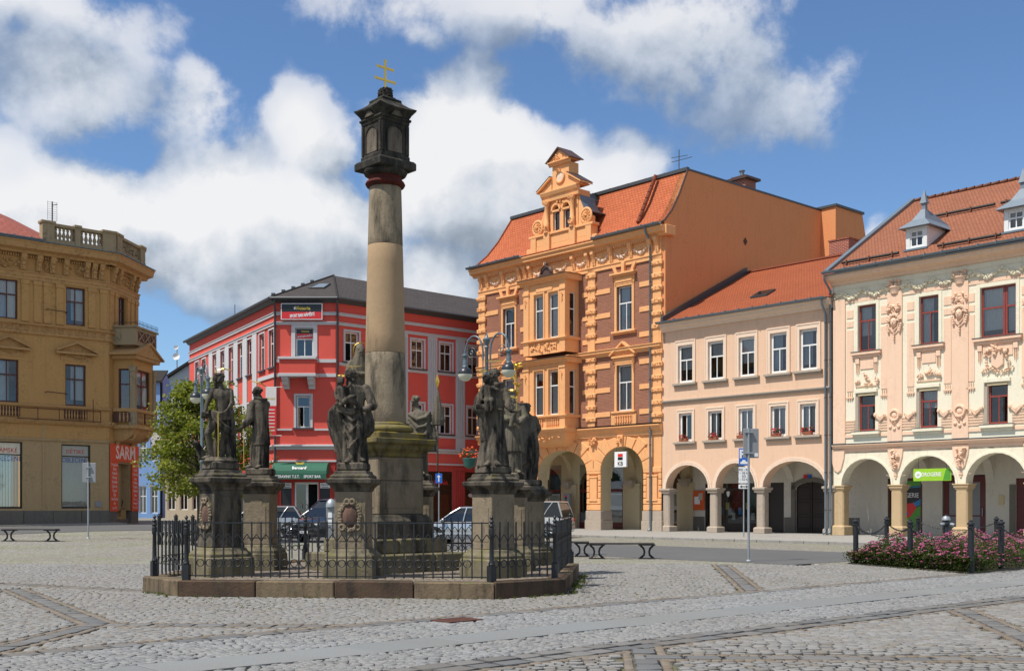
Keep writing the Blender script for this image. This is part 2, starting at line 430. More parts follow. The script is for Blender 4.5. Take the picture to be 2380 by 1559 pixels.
def tiles(name, c1, c2, gap, w, h, axis='x', bstr=.8):
    """roof covering: courses of tiles with dark gaps; works in object space on slopes"""
    m, t, p = principled(name, c1, .85, spec=.2)
    tc = t.node('ShaderNodeTexCoord').outputs['UV']
    br = t.node('ShaderNodeTexBrick', ins={'Vector': tc, 'Color1': (*c1,1), 'Color2': (*c2,1), 'Mortar': (*gap,1), 'Scale': 1., 'Mortar Size': .012, 'Mortar Smooth': .4, 'Bias': 0., 'Brick Width': w, 'Row Height': h})
    n = t.noise(tc, .5, 6, .65); n2 = t.noise(tc, 12, 3, .6)
    c = t.mix(t.math('MULTIPLY', t.node('ShaderNodeMapRange', ins={'Value': n, 'From Min': .4, 'From Max': .7}).outputs[0], .45), br.outputs['Color'], tuple(x*.6 for x in c1))
    c = t.mix(t.math('MULTIPLY', n2, .3), c, tuple(x*.5 for x in c2)); t.l.new(c, p.inputs['Base Color'])
    sp = t.node('ShaderNodeSeparateXYZ', ins={0: tc})
    saw = t.math('FRACT', t.math('DIVIDE', sp.outputs[1], h))
    # rounded lower edge of each tile
    fx = t.math('FRACT', t.math('DIVIDE', sp.outputs[0], w)); rd = t.math('MULTIPLY', t.math('ABSOLUTE', t.math('SUBTRACT', fx, .5)), -.5)
    bump(t, p, t.math('ADD', t.math('ADD', t.math('MULTIPLY', saw, -1.0), rd), t.math('MULTIPLY', br.outputs['Fac'], -.6)), bstr, .05); return m

def bricks(name, c1, c2, mortar, w=.27, h=.085):
    m, t, p = principled(name, c1, .88, spec=.2)
    tc = t.node('ShaderNodeTexCoord').outputs['Object']; sp = t.node('ShaderNodeSeparateXYZ', ins={0: tc})
    cb = t.node('ShaderNodeCombineXYZ', ins={0: t.math('ADD', sp.outputs[0], sp.outputs[1]), 1: sp.outputs[2]})
    br = t.node('ShaderNodeTexBrick', ins={'Vector': cb.outputs[0], 'Color1': (*c1,1), 'Color2': (*c2,1), 'Mortar': (*mortar,1), 'Scale': 1., 'Mortar Size': .012, 'Mortar Smooth': .2, 'Brick Width': w, 'Row Height': h})
    c = t.mix(t.math('MULTIPLY', t.noise(tc, 2, 5, .6), .35), br.outputs['Color'], tuple(x*.5 for x in c1)); t.l.new(c, p.inputs['Base Color'])
    bump(t, p, t.math('MULTIPLY', br.outputs['Fac'], -1.), .5, .015); return m

def setts_mat(name, cols, built=True):
    m, t, p = principled(name, cols[0], .75, spec=.3)
    g = t.node('ShaderNodeNewGeometry'); oi = t.node('ShaderNodeObjectInfo')
    tc = t.node('ShaderNodeTexCoord').outputs['Object']
    rnd = t.math('FRACT', t.math('ADD', g.outputs['Random Per Island'], t.math('MULTIPLY', oi.outputs['Random'], 7.13)))
    k = len(cols); c = t.ramp(rnd, [(i/k, cc) for i, cc in enumerate(cols)], 'CONSTANT')
    pos = t.node('ShaderNodeNewGeometry').outputs['Position']
    big = t.noise(pos, .35, 4, .6); fine = t.noise(pos, 55, 4, .7)
    c = t.mix(t.math('MULTIPLY', t.node('ShaderNodeMapRange', ins={'Value': big, 'From Min': .35, 'From Max': .7}).outputs[0], .30), c, (.20,.17,.13))
    c = t.mix(t.math('MULTIPLY', fine, .55), c, t.mix(1., c, (.42,.42,.42), 'MULTIPLY')); t.l.new(c, p.inputs['Base Color'])
    bump(t, p, fine, .55, .012); return m

def make_mats():
    # glass: part mirror, part clear
    m = bpy.data.materials.new('glass'); m.use_nodes = True; t = NT(m.node_tree); t.n.clear()
    o = t.node('ShaderNodeOutputMaterial'); lw = t.node('ShaderNodeLayerWeight', ins={'Blend': .25})
    f = t.math('ADD', .10, t.math('MULTIPLY', lw.outputs['Fresnel'], .9), clamp=True)
    pos = t.node('ShaderNodeNewGeometry').outputs['Position']
    bp = t.node('ShaderNodeBump', ins={'Strength': .06, 'Distance': .05, 'Height': t.noise(pos, 1.3, 2, .5)})
    gl = t.node('ShaderNodeBsdfGlossy', ins={'Color': (.9,.95,1,1), 'Roughness': .03, 'Normal': bp.outputs[0]})
    tr = t.node('ShaderNodeBsdfTransparent', ins={'Color': (.80,.84,.83,1)})
    mx = t.node('ShaderNodeMixShader', ins={0: f, 1: tr.outputs[0], 2: gl.outputs[0]}); t.l.new(mx.outputs[0], o.inputs[0]); MAT['glass'] = m
    m = bpy.data.materials.new('globe_glass'); m.use_nodes = True; p = m.node_tree.nodes['Principled BSDF']
    p.inputs['Base Color'].default_value = (.62,.62,.50,1); p.inputs['Roughness'].default_value = .15; MAT['globe_glass'] = m
    flat('car_glass', (.012,.014,.016), .05, spec=.8, var=.0)
    # plasters
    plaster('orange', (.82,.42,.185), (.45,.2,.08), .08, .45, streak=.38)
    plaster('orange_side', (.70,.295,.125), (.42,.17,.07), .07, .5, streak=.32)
    plaster('peach', (.74,.50,.345), (.5,.33,.22), .08, .5, streak=.36)
    plaster('peach_light', (.78,.60,.46), (.5,.36,.26), .05, .2)
    plaster('salmon', (.82,.57,.41), (.5,.32,.22), .08, .4, streak=.34)
    plaster('cream', (.80,.74,.58), (.5,.42,.3), .08, .45, streak=.36)
    plaster('white_plaster', (.62,.58,.50), (.35,.3,.25), .08, .5)
    plaster('beige_plaster', (.58,.48,.30), (.3,.25,.2), .08, .3)
    plaster('ochre', (.52,.30,.115), (.13,.08,.035), .16, .6, streak=.45, bstr=.5)
    plaster('ochre_trim', (.50,.295,.125), (.10,.06,.03), .18, .8, streak=.6, bstr=.5)
    plaster('ochre_ground', (.45,.32,.17), (.13,.10,.06), .14, .6, streak=.4, bstr=.5)
    plaster('parapet_stone', (.36,.28,.17), (.07,.06,.05), .25, .9, streak=.7, bstr=.6)
    plaster('plinth_grey', (.17,.155,.13), (.07,.06,.05), .25, .7, streak=.5, bstr=.6)
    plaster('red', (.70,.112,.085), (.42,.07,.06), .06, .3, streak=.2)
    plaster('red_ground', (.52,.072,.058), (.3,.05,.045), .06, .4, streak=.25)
    plaster('grey_trim', (.55,.55,.56), (.35,.33,.3), .05, .2, streak=.2)
    plaster('blue_plaster', (.22,.38,.68), (.2,.25,.35), .06, .2)
    plaster('pale_plaster', (.55,.58,.60), (.35,.35,.34), .06, .3)
    plaster('cream_house', (.55,.48,.36), (.35,.3,.24), .06, .3)
    plaster('sandstone_pier', (.52,.38,.22), (.2,.15,.1), .2, .5, streak=.3, bstr=.6)
    plaster('granite_pier', (.42,.35,.28), (.2,.16,.12), .2, .5, streak=.3, bstr=.6)
    bricks('facade_brick', (.35,.135,.08), (.27,.10,.06), (.40,.26,.18))
    bricks('chimney_brick', (.36,.085,.05), (.30,.07,.04), (.50,.40,.33), .25, .09)
    tiles('tile_orange', (.55,.155,.065), (.47,.12,.05), (.20,.05,.025), .24, .20)
    tiles('tile_red', (.42,.115,.045), (.36,.095,.04), (.17,.05,.03), .18, .15)
    tiles('tile_old', (.40,.155,.085), (.32,.12,.066), (.12,.05,.03), .18, .17)
    tiles('tile_dark', (.085,.072,.066), (.066,.056,.052), (.03,.027,.026), .35, .25, bstr=.3)
    tiles('tile_rose', (.36,.115,.085), (.32,.095,.07), (.16,.05,.04), .40, .33)
    # metals, paints
    flat('zinc', (.17,.215,.25), .45, .35); flat('zinc_dark', (.075,.08,.085), .5, .3); flat('lead', (.20,.24,.28), .5, .3)
    flat('iron', (.022,.024,.027), .48, .2, var=.2, scale=20); flat('galv', (.36,.39,.41), .5, .5)
    flat('lamp_grey', (.13,.175,.20), .4, .3); flat('lamp_dark', (.03,.035,.042), .35, .2)
    flat('gold', (.83,.56,.12), .28, 1.0, var=.1); flat('gold_paint', (.72,.50,.10), .4, .3)
    flat('white_paint', (.76,.76,.74), .4); flat('white_frame', (.78,.78,.76), .35)
    flat('brown_frame', (.085,.022,.014), .45); flat('red_frame', (.26,.045,.032), .5); flat('dark_wood', (.022,.016,.013), .45)
    flat('maroon', (.10,.012,.012), .4); flat('unlit_backing', (.018,.017,.016), .9); flat('black', (.008,.008,.008), .5)  # near-black window backing: darkness of the unlit rooms put into the colour
    flat('shop_dark', (.03,.03,.034), .6); flat('grey_panel', (.20,.21,.22), .35)
    flat('lace', (.52,.53,.55), .9); flat('lace_blue', (.34,.42,.50), .9); flat('beige_blind', (.30,.25,.17), .9); flat('white_blind', (.6,.6,.58), .9)
    flat('sign_white', (.80,.80,.80), .35); flat('sign_red', (.66,.03,.03), .35); flat('sign_blue', (.02,.13,.52), .3); flat('sign_black', (.02,.02,.02), .35)
    flat('sarm_red', (.72,.075,.015), .4); flat('sarm_text', (.85,.72,.66), .5); flat('sign_green', (.30,.55,.03), .35); flat('sign_dkgreen', (.08,.30,.03), .35)
    flat('sign_yellow', (.72,.55,.08), .4); flat('text_blue', (.05,.09,.35), .5); flat('text_red', (.55,.04,.03), .5); flat('awning', (.02,.115,.07), .75)
    flat('sign_grey', (.25,.26,.27), .4); flat('poster', (.42,.42,.36), .4); flat('poster_red', (.62,.10,.02), .5); flat('bluegreen', (.02,.2,.45), .4)
    flat('rubber', (.012,.012,.012), .8); flat('rim', (.45,.46,.48), .3, .9); flat('plastic', (.02,.02,.022), .5)
    flat('paint_silver', (.50,.53,.56), .25, .5, coat=1., var=.01); flat('paint_dark', (.012,.013,.016), .2, .2, coat=1., var=.0); flat('paint_champagne', (.52,.51,.48), .25, .4, coat=1., var=.01)
    flat('light_red', (.45,.02,.015), .2); flat('light_clear', (.6,.62,.64), .1, .3); flat('orange_flower', (.75,.10,.02), .7); flat('red_flower', (.55,.012,.02), .7)
    flat('terracotta', (.32,.10,.05), .8); flat('pot_green', (.02,.10,.08), .5); flat('bench_wood', (.035,.030,.026), .7, var=.3)
    flat('rust', (.11,.045,.03), .8, .2, var=.3); flat('banner_white', (.72,.71,.68), .8); flat('copper_dark', (.085,.045,.034), .5, .2)
    # stones of the monument
    stone('statue_stone', (.20,.168,.128), (.10,.088,.07), soot=(.02,.019,.018), sootamt=.58, scale=3.6, bstr=.8, moss=.12, mosscol=(.10,.10,.05))
    stone('statue_pale', (.15,.132,.10), (.20,.175,.135), sootamt=.42, moss=.3, mosscol=(.13,.125,.07))
    stone('pedestal_stone', (.31,.25,.175), (.22,.18,.125), sootamt=.30, moss=.12)
    stone('pedestal_dark', (.17,.145,.11), (.115,.10,.08), sootamt=.6, moss=.22, mosscol=(.13,.12,.05))
    stone('pedestal_plinth', (.24,.205,.14), (.17,.15,.10), sootamt=.4, moss=.5, mosscol=(.15,.14,.055))
    stone('shaft_old', (.36,.29,.20), (.27,.22,.155), sootamt=.40, scale=2.4, bstr=.5)
    stone('shaft_new', (.47,.32,.19), (.40,.29,.18), sootamt=.16, scale=1.3, bstr=.25)
    stone('lantern_stone', (.12,.105,.085), (.075,.068,.058), sootamt=.75, moss=.3, mosscol=(.10,.10,.06))
    stone('lantern_panel', (.22,.18,.14), (.17,.14,.11), sootamt=.4)
    stone('red_stone', (.13,.032,.024), (.09,.022,.018), sootamt=.3)
    stone('mossy_ledge', (.20,.17,.10), (.22,.18,.08), sootamt=.45, moss=.7, mosscol=(.21,.165,.03))
    stone('cartouche', (.22,.125,.095), (.17,.105,.08), sootamt=.45)
    stone('kerb_brown', (.115,.075,.05), (.085,.06,.045), sootamt=.4, moss=.2, mosscol=(.09,.09,.05))
    stone('kerb_tan', (.24,.175,.11), (.17,.13,.09), sootamt=.4, moss=.4, mosscol=(.12,.12,.06))
    stone('kerb_granite', (.36,.34,.31), (.28,.27,.25), sootamt=.15)
    # paving
    setts_mat('setts', [(.280,.276,.262), (.255,.251,.24), (.30,.296,.282), (.265,.252,.23), (.235,.232,.225), (.29,.284,.27), (.255,.23,.195), (.31,.305,.29)])
    setts_mat('setts_small', [(.285,.29,.29), (.25,.255,.258), (.31,.313,.31), (.225,.23,.233), (.30,.297,.288)])
    setts_mat('setts_brown', [(.23,.19,.145), (.21,.165,.12), (.25,.21,.165), (.20,.17,.14)])
    setts_mat('border_stone', [(.165,.17,.172), (.20,.20,.197), (.15,.154,.156), (.215,.21,.20), (.18,.172,.16)])
    setts_mat('slab_stone', [(.255,.268,.268), (.245,.257,.257), (.268,.278,.275)])
    m, t, p = principled('bed', (.1,.08,.05), .95, spec=.1)
    pos = t.node('ShaderNodeNewGeometry').outputs['Position']
    c = t.mix(t.node('ShaderNodeMapRange', ins={'Value': t.noise(pos, .5, 5, .65), 'From Min': .48, 'From Max': .62}).outputs[0], (.165,.145,.11), (.145,.15,.065))
    c = t.mix(t.math('MULTIPLY', t.noise(pos, 30, 3, .7), .5), c, (.08,.07,.05)); t.l.new(c, p.inputs['Base Color']); bump(t, p, t.noise(pos, 60, 3, .7), .6, .01)
    m, t, p = principled('far_setts', (.33,.31,.27), .85, spec=.2)
    pos = t.node('ShaderNodeNewGeometry').outputs['Position']
    vo = t.node('ShaderNodeTexVoronoi', feature='F1', ins={'Vector': pos, 'Scale': 8.5, 'Randomness': .7})
    ed = t.node('ShaderNodeTexVoronoi', feature='DISTANCE_TO_EDGE', ins={'Vector': pos, 'Scale': 8.5, 'Randomness': .7})
    c = t.ramp(t.node('ShaderNodeSeparateColor', ins={0: vo.outputs['Color']}).outputs[0], [(0,(.24,.235,.22)), (.3,(.28,.275,.255)), (.6,(.325,.315,.295)), (.85,(.265,.245,.205))], 'CONSTANT')
    jf = t.node('ShaderNodeMapRange', ins={'Value': ed.outputs[0], 'From Min': .03, 'From Max': .11})
    jc = t.mix(t.node('ShaderNodeMapRange', ins={'Value': t.noise(pos, .35, 6, .7), 'From Min': .45, 'From Max': .62}).outputs[0], (.14,.115,.08), (.15,.165,.05))
    c = t.mix(jf.outputs[0], jc, c)
    c = t.mix(t.math('MULTIPLY', t.node('ShaderNodeMapRange', ins={'Value': t.noise(pos, .22, 5, .65), 'From Min': .42, 'From Max': .7}).outputs[0], .40), c, (.20,.19,.13))
    t.l.new(c, p.inputs['Base Color']); bump(t, p, jf.outputs[0], .5, .02)
    m, t, p = principled('asphalt', (.085,.086,.088), .9, spec=.2)
    pos = t.node('ShaderNodeNewGeometry').outputs['Position']
    c = t.mix(t.noise(pos, .4, 6, .65), (.095,.097,.10), (.165,.165,.162)); c = t.mix(t.math('MULTIPLY', t.noise(pos, 40, 2, .8), .4), c, (.05,.05,.05)); t.l.new(c, p.inputs['Base Color']); bump(t, p, t.noise(pos, 60, 2, .7), .5, .01)
    m, t, p = principled('pavement', (.34,.325,.30), .85, spec=.2)
    pos = t.node('ShaderNodeNewGeometry').outputs['Position']
    vo = t.node('ShaderNodeTexVoronoi', ins={'Vector': pos, 'Scale': 14., 'Randomness': .6})
    c = t.mix(t.node('ShaderNodeSeparateColor', ins={0: vo.outputs['Color']}).outputs[0], (.27,.265,.25), (.38,.37,.34)); c = t.mix(t.math('MULTIPLY', t.noise(pos, .5, 5, .65), .4), c, (.22,.20,.17)); t.l.new(c, p.inputs['Base Color'])
    # foliage: leaves let light through
    def leaf(name, cols, trans=.35):
        m = bpy.data.materials.new(name); m.use_nodes = True; t = NT(m.node_tree); p = m.node_tree.nodes['Principled BSDF']; o = m.node_tree.nodes['Material Output']
        g = t.node('ShaderNodeNewGeometry'); c = t.ramp(g.outputs['Random Per Island'], [(i/(len(cols)-1), cc) for i, cc in enumerate(cols)])
        t.l.new(c, p.inputs['Base Color']); p.inputs['Roughness'].default_value = .5; p.inputs['Specular IOR Level'].default_value = .3
        tl = t.node('ShaderNodeBsdfTranslucent', ins={'Color': t.mix(1., c, (1.3,1.35,.5), 'MULTIPLY')})
        mx = t.node('ShaderNodeMixShader', ins={0: trans, 1: p.outputs[0], 2: tl.outputs[0]}); t.l.new(mx.outputs[0], o.inputs[0]); MAT[name] = m
    leaf('linden', [(.10,.135,.02), (.16,.195,.03), (.24,.26,.05), (.31,.30,.08)], .45)
    leaf('shrub', [(.035,.06,.015), (.055,.085,.02), (.08,.10,.025)]); leaf('grass', [(.07,.10,.02), (.11,.13,.03)])
    leaf('pink', [(.42,.09,.20), (.55,.17,.30), (.36,.06,.16)], .15)
    flat('bark', (.07,.058,.048), .9, var=.3, scale=12)
make_mats()
# ------------------------------------------------------------------ ground, paving, roads
NEAR_Y = 31.5
KERB = []          # enclosure outline, filled here: octagon round the column
COLC = Vector((-2.7, 24.3))
def octagon(w, ch, rot=R(-5.8), c=None):
    c = c or Vector((-2.70, 23.82)); h = w/2
    pts = [(-h+ch,-h),(h-ch,-h),(h,-h+ch),(h,h-ch),(h-ch,h),(-h+ch,h),(-h,h-ch),(-h,-h+ch)]
    return [Vector((c.x+cos(rot)*x-sin(rot)*y, c.y+sin(rot)*x+cos(rot)*y)) for x, y in pts]
OCT = octagon(7.95, 1.15)
BED = [Vector(p) for p in ((10.75,26.95),(9.3,31.6),(16.4,37.8),(19.4,34.7))]
def inside(poly, x, y):
    r = np.ones_like(x, bool) if isinstance(x, np.ndarray) else True
    s = None
    n = len(poly)
    area = sum(poly[i].x*poly[(i+1)%n].y-poly[(i+1)%n].x*poly[i].y for i in range(n))
    for i in range(n):
        a, b = poly[i], poly[(i+1)%n]; cr = (b.x-a.x)*(y-a.y)-(b.y-a.y)*(x-a.x)
        r = r & ((cr > 0) if area > 0 else (cr < 0))
    return r

def build_ground():
    xs = sorted({*np.linspace(-160,-40,13), *np.linspace(-40,-4,25), *np.linspace(-4,40,12), *np.linspace(40,200,9)})
    ys = sorted({-60,-20,0,8,16,24,NEAR_Y-.01,NEAR_Y,*np.linspace(33,75,29),90,120,180,300,600})
    xs = [float(x) for x in xs]; ys = [float(y) for y in ys]
    vs = [(x, y, ground_z(x, y)-(.03 if y < NEAR_Y-.005 else 0.)) for y in ys for x in xs]
    n = len(xs); fs = [(j*n+i, j*n+i+1, (j+1)*n+i+1, (j+1)*n+i) for j in range(len(ys)-1) for i in range(n-1)]
    m = bpy.data.meshes.new('ground'); m.from_pydata(vs, [], fs); m.materials.append(MAT['far_setts']); m.materials.append(MAT['bed'])
    mi = [1 if max(vs[i][1] for i in f) < NEAR_Y-.005 else 0 for f in fs]; m.polygons.foreach_set('material_index', mi); m.polygons.foreach_set('use_smooth', [True]*len(fs))
    g = link('ground', m); tag(g, 'cobbled town square of grey and tan setts', 'ground', kind='structure')
    return g
GROUND = build_ground()

def sheet(name, poly, mat, dz, label, cat, grid=1.5, kind='structure'):
    """a flush sheet that follows the ground; poly in world xy, quadrilateral"""
    a, b, c, d = [Vector(p) for p in poly]
    nu = max(1, int((b-a).length/grid)); nv = max(1, int((d-a).length/grid)); vs = []; fs = []
    for j in range(nv+1):
        for i in range(nu+1):
            u, v = i/nu, j/nv; p = a*(1-u)*(1-v)+b*u*(1-v)+c*u*v+d*(1-u)*v; vs.append((p.x, p.y, ground_z(p.x, p.y)+dz))
    for j in range(nv):
        for i in range(nu): k = j*(nu+1)+i; fs.append((k, k+1, k+nu+2, k+nu+1))
    m = bpy.data.meshes.new(name); m.from_pydata(vs, [], fs); m.materials.append(MAT[mat]); o = link(name, m); tag(o, label, cat, kind=kind); return o
AB = lambda a, b: xy(a, b)
sheet('road', [AB(26.3,17.9), AB(34.8,17.9), AB(34.8,58.6), AB(26.3,58.6)], 'asphalt', .006, 'grey asphalt road past the arcaded houses', 'road')
sheet('cross_road', [AB(-40,51.3), AB(44,51.3), AB(44,58.6), AB(-40,58.6)], 'asphalt', .012, 'asphalt road in front of the ochre corner house', 'road')
for q in range(9):
    x0 = -30+q*5.2
    sheet('road_marking', [AB(x0,50.7+.2), AB(x0+3.6,51.2), AB(x0+3.6,51.32), AB(x0,51.02)], 'white_paint', .02, 'white painted line', 'marking')
# pavement in front of the arcades, with its kerb
def build_pavement():
    a0, a1, b0, b1, z = 41.4, 56., -32., 59.3, .12
    m = MB(); c = [AB(a0+.15,b0), AB(a1,b0), AB(a1,b1), AB(a0+.15,b1)]
    m.prism([tuple(p) for p in c], 'z', -.1, z); o = m.build('pavement', MAT['pavement']); tag(o, 'granite sett pavement under and before the arcades', 'pavement', kind='structure')
    L = 1.2; n = int((59.-(-6))/L)
    for i in range(n):
        bb = -6+i*L
        p = [AB(a0-.02,bb+.012), AB(a0+.148,bb+.012), AB(a0+.148,bb+L-.012), AB(a0-.02,bb+L-.012)]
        MB().prism([tuple(q) for q in p], 'z', -.05, z+.003).build('kerb_stone', MAT['kerb_granite'], o, bevel=.012)
    # pavement before the ochre house and the red house
    m = MB(); c = [(-42,41),(-21.4,60.4),(-19.9,63.4),(-24,69),(-60,69)]
    m.prism([AB(-34,59.5), AB(25.6,59.5), AB(25.6,61.6), AB(-34,61.6)], 'z', -.2, .62); 
    o2 = m.build('pavement', MAT['pavement']); tag(o2, 'pavement along the foot of the ochre corner house', 'pavement', kind='structure'); o2.location.z = -.04
    # it follows the rise of the ground
    for v in o2.data.vertices:
        if v.co.z > 0: v.co.z = ground_z(v.co.x, v.co.y)+.14
    return o
build_pavement()

# --- setts
def sett_field(p0, p1, q0, q1, w, L, amp, period, frame, rnd=.12):
    """rows of stones in waves; returns centres, headings and half sizes. frame maps (p,q)->(x,y)"""
    rows = np.arange(q0-amp, q1+amp, w); out = []
    for k, q in enumerate(rows):
        n = int((p1-p0)/L)+2; ln = L*RNG.uniform(1-rnd*1.5, 1+rnd*1.5, n); p = p0+np.cumsum(ln)-ln/2+RNG.uniform(0, L)-L
        qq = q+amp*np.cos(2*pi*p/period); sl = -amp*2*pi/period*np.sin(2*pi*p/period)
        out.append(np.stack([p, qq+RNG.normal(0, w*.03, n), np.arctan(sl)+RNG.normal(0, .05, n), ln/2-.004, np.full(n, w/2-.004)*RNG.uniform(.92, 1.04, n)], 1))
    a = np.concatenate(out); (ox, oy), ang = frame
    x = ox+a[:,0]*cos(ang)-a[:,1]*sin(ang); y = oy+a[:,0]*sin(ang)+a[:,1]*cos(ang)
    return np.stack([x, y, a[:,2]+ang, a[:,3], a[:,4]], 1)
ANG_U = math.atan2(U.y, U.x)
STRIPS = [((5.95,33.),(4.35,20.)), ((6.95,17.6),(5.9,12.0)), ((1.50,13.2),(1.2,9.2)), ((-5.62,15.5),(-5.85,10.6)), ((-5.62,15.45),(-1.6,15.15)), ((1.4,12.1),(7.2,11.9)), ((-9.6,22.),(-5.6,15.5)), ((-16,26.5),(-6.9,21.6))]
def strip_dist(x, y):
    best = np.full(x.shape, 99.)
    for (ax, ay), (bx, by) in STRIPS:
        d = np.array([bx-ax, by-ay]); L2 = (d**2).sum(); t = np.clip(((x-ax)*d[0]+(y-ay)*d[1])/L2, 0, 1)
        best = np.minimum(best, np.hypot(x-ax-t*d[0], y-ay-t*d[1]))
    return best
def in_view(x, y): return (y > 9.6) & (y < NEAR_Y) & (np.abs(x) < .46*y+1.6)
T12 = np.array([(-1,-1,-.03),(1,-1,-.03),(1,1,-.03),(-1,1,-.03),(-1,-1,-.007),(1,-1,-.007),(1,1,-.007),(-1,1,-.007),(-.84,-.82,.0),(.82,-.84,.0),(.84,.84,.0),(-.84,.84,.0)], float)
TF = [(0,1,5,4),(1,2,6,5),(2,3,7,6),(3,0,4,7),(4,5,9,8),(5,6,10,9),(6,7,11,10),(7,4,8,11),(8,9,10,11)]
def stones_mesh(name, s, h, mat, tl=.012):
    n = len(s); v = np.empty((n,12,3)); sc = T12[None]*np.ones((n,1,1))
    jit = RNG.normal(0, .04, (n,12,2)); jit[:, :8] *= .6
    lx = (sc[:,:,0]+jit[:,:,0])*s[:,3,None]; ly = (sc[:,:,1]+jit[:,:,1])*s[:,4,None]
    c, si = np.cos(s[:,2])[:,None], np.sin(s[:,2])[:,None]
    v[:,:,0] = s[:,0,None]+lx*c-ly*si; v[:,:,1] = s[:,1,None]+lx*si+ly*c
    tilt = RNG.normal(0, 1., (n,2))*tl; v[:,:,2] = sc[:,:,2]+h+RNG.normal(0, .003, (n,1))+tilt[:,:1]*lx+tilt[:,1:]*ly
    f = (np.array(TF)[None]+(np.arange(n)*12)[:,None,None]).reshape(-1,4)
    m = bpy.data.meshes.new(name); m.vertices.add(n*12); m.vertices.foreach_set('co', v.reshape(-1)); m.loops.add(f.size); m.loops.foreach_set('vertex_index', f.reshape(-1).astype(np.int32))
    m.polygons.add(len(f)); m.polygons.foreach_set('loop_start', np.arange(0, f.size, 4, dtype=np.int32)); m.materials.append(MAT[mat]); m.update(calc_edges=True); m.validate(); return m
def build_setts():
    B = lambda s: V.x*s[:,0]+V.y*s[:,1]
    A = lambda s: U.x*s[:,0]+U.y*s[:,1]
    def common(s):
        k = in_view(s[:,0], s[:,1]) & ~inside(OCT, s[:,0], s[:,1]) & ~inside(BED, s[:,0], s[:,1]) & ((A(s) < 26.25) | (B(s) < 17.5))
        return k
    O0 = ((0., 0.), ANG_U)
    small = np.concatenate([sett_field(-6, 34, 11.09, 12.56, .085, .095, .16, .9, O0), sett_field(2, 34, 9.19, 10.22, .085, .095, .16, .9, O0)])
    b = B(small); small = small[common(small) & (((b > 11.10) & (b < 12.57)) | ((b > 9.18) & (b < 10.21)))]
    f1 = sett_field(-18, 18, 9, 33, .10, .108, .30, 2.0, ((0., 0.), R(-3)))
    f2 = sett_field(-2, 26, -6, 8.6, .15, .17, .05, 3.2, ((0., 0.), R(4)))
    b = B(f1); f1 = f1[common(f1) & (b > 13.02) & (strip_dist(f1[:,0], f1[:,1]) > .30)]
    f2 = sett_field(-3, 20, 8.5, 22, .12, .15, .04, 3.2, ((0., 0.), R(2)))
    b = B(f2); f2 = f2[common(f2) & (b < 8.42) & (strip_dist(f2[:,0], f2[:,1]) > .30)]
    brown = []
    for q in (12.94, 8.49): brown.append(sett_field(-6, 34, q-.001, q+.001, .1, .13, 0., 1., O0))
    for (ax, ay), (bx, by) in STRIPS:
        an = math.atan2(by-ay, bx-ax); L = math.hypot(bx-ax, by-ay)
        for off in (-.19, .19): brown.append(sett_field(0, L, off-.001, off+.001, .1, .12, 0., 1., ((ax, ay), an)))
    brown = np.concatenate(brown); b = B(brown); brown = brown[common(brown) & ~((b > 8.55) & (b < 12.85))]
    allf = np.concatenate([f1, f2])
    # the stones that show largest stay single pieces
    vis = (np.abs(allf[:,0]) < .449*allf[:,1]) & (allf[:,1] > 11.04)
    size = np.where(vis, allf[:,3]*allf[:,4]/allf[:,1]**3, 0); idx = np.argsort(-size)[:300]; mask = np.zeros(len(allf), bool); mask[idx] = True
    protos = [stones_mesh('sett', np.array([[0,0,0,1.,1.]]), 0., 'setts', 0.) for _ in range(6)]
    for k, i in enumerate(idx):
        s = allf[i]; o = link('sett', protos[k % 6], GROUND); o.location = (s[0], s[1], RNG.normal(0, .003)); o.rotation_euler = (RNG.normal(0,.02), RNG.normal(0,.02), s[2]); o.scale = (s[3], s[4], 1)
    rest = allf[~mask]
    o = link('sett_paving', stones_mesh('sett_paving', rest, 0., 'setts'), GROUND); o['kind'] = 'stuff'
    o = link('small_sett_paving', stones_mesh('small_sett_paving', small, 0., 'setts_small'), GROUND); o['kind'] = 'stuff'
    o = link('brown_sett_rows', stones_mesh('brown_sett_rows', brown, -.002, 'setts_brown'), GROUND); o['kind'] = 'stuff'
    # long border stones and smooth granite slabs, each a piece
    pr = [stones_mesh('border_stone', np.array([[0,0,0,1.,1.]]), 0., 'border_stone', 0.) for _ in range(5)]
    def put(name, x, y, an, hx, hy, protos, k, dz=0.):
        o = link(name, protos[k % len(protos)], GROUND); o.location = (x, y, dz+RNG.normal(0, .002)); o.rotation_euler = (0, 0, an); o.scale = (hx, hy, 1); return o
    def border(q, w, L, a0, a1):
        a = a0; k = 0
        while a < a1:
            l = L*RNG.uniform(.8, 1.2); x, y = xy(a+l/2, q)
            if y > 10.2 and abs(x) < .455*y+.8 and y < NEAR_Y-.3: put('border_stone', x, y, ANG_U, l/2-.012, w/2-.01, pr, k)
            a += l; k += 1
    border(12.72, .30, .44, -8, 32); border(9.01, .27, .38, 2, 28); border(8.71, .27, .36, 2, 28)
    for (ax, ay), (bx, by) in STRIPS:
        an = math.atan2(by-ay, bx-ax); L = math.hypot(bx-ax, by-ay); q = 0; k = 0
        while q < L:
            l = .36*RNG.uniform(.8, 1.2); x, y = ax+cos(an)*(q+l/2), ay+sin(an)*(q+l/2); bb = ab(x, y)[1]
            if not 8.5 < bb < 12.95 and y < NEAR_Y-.3 and y > 10 and not inside(OCT, x, y): put('border_stone', x, y, an, l/2-.008, .13, pr, k)
            q += l; k += 1
    m = MB().sq([(1.,-.03),(1.,-.004),(.985,0.)]).mesh('paving_slab', MAT['slab_stone']); MB().fix(m)
    a = -4.; k = 0
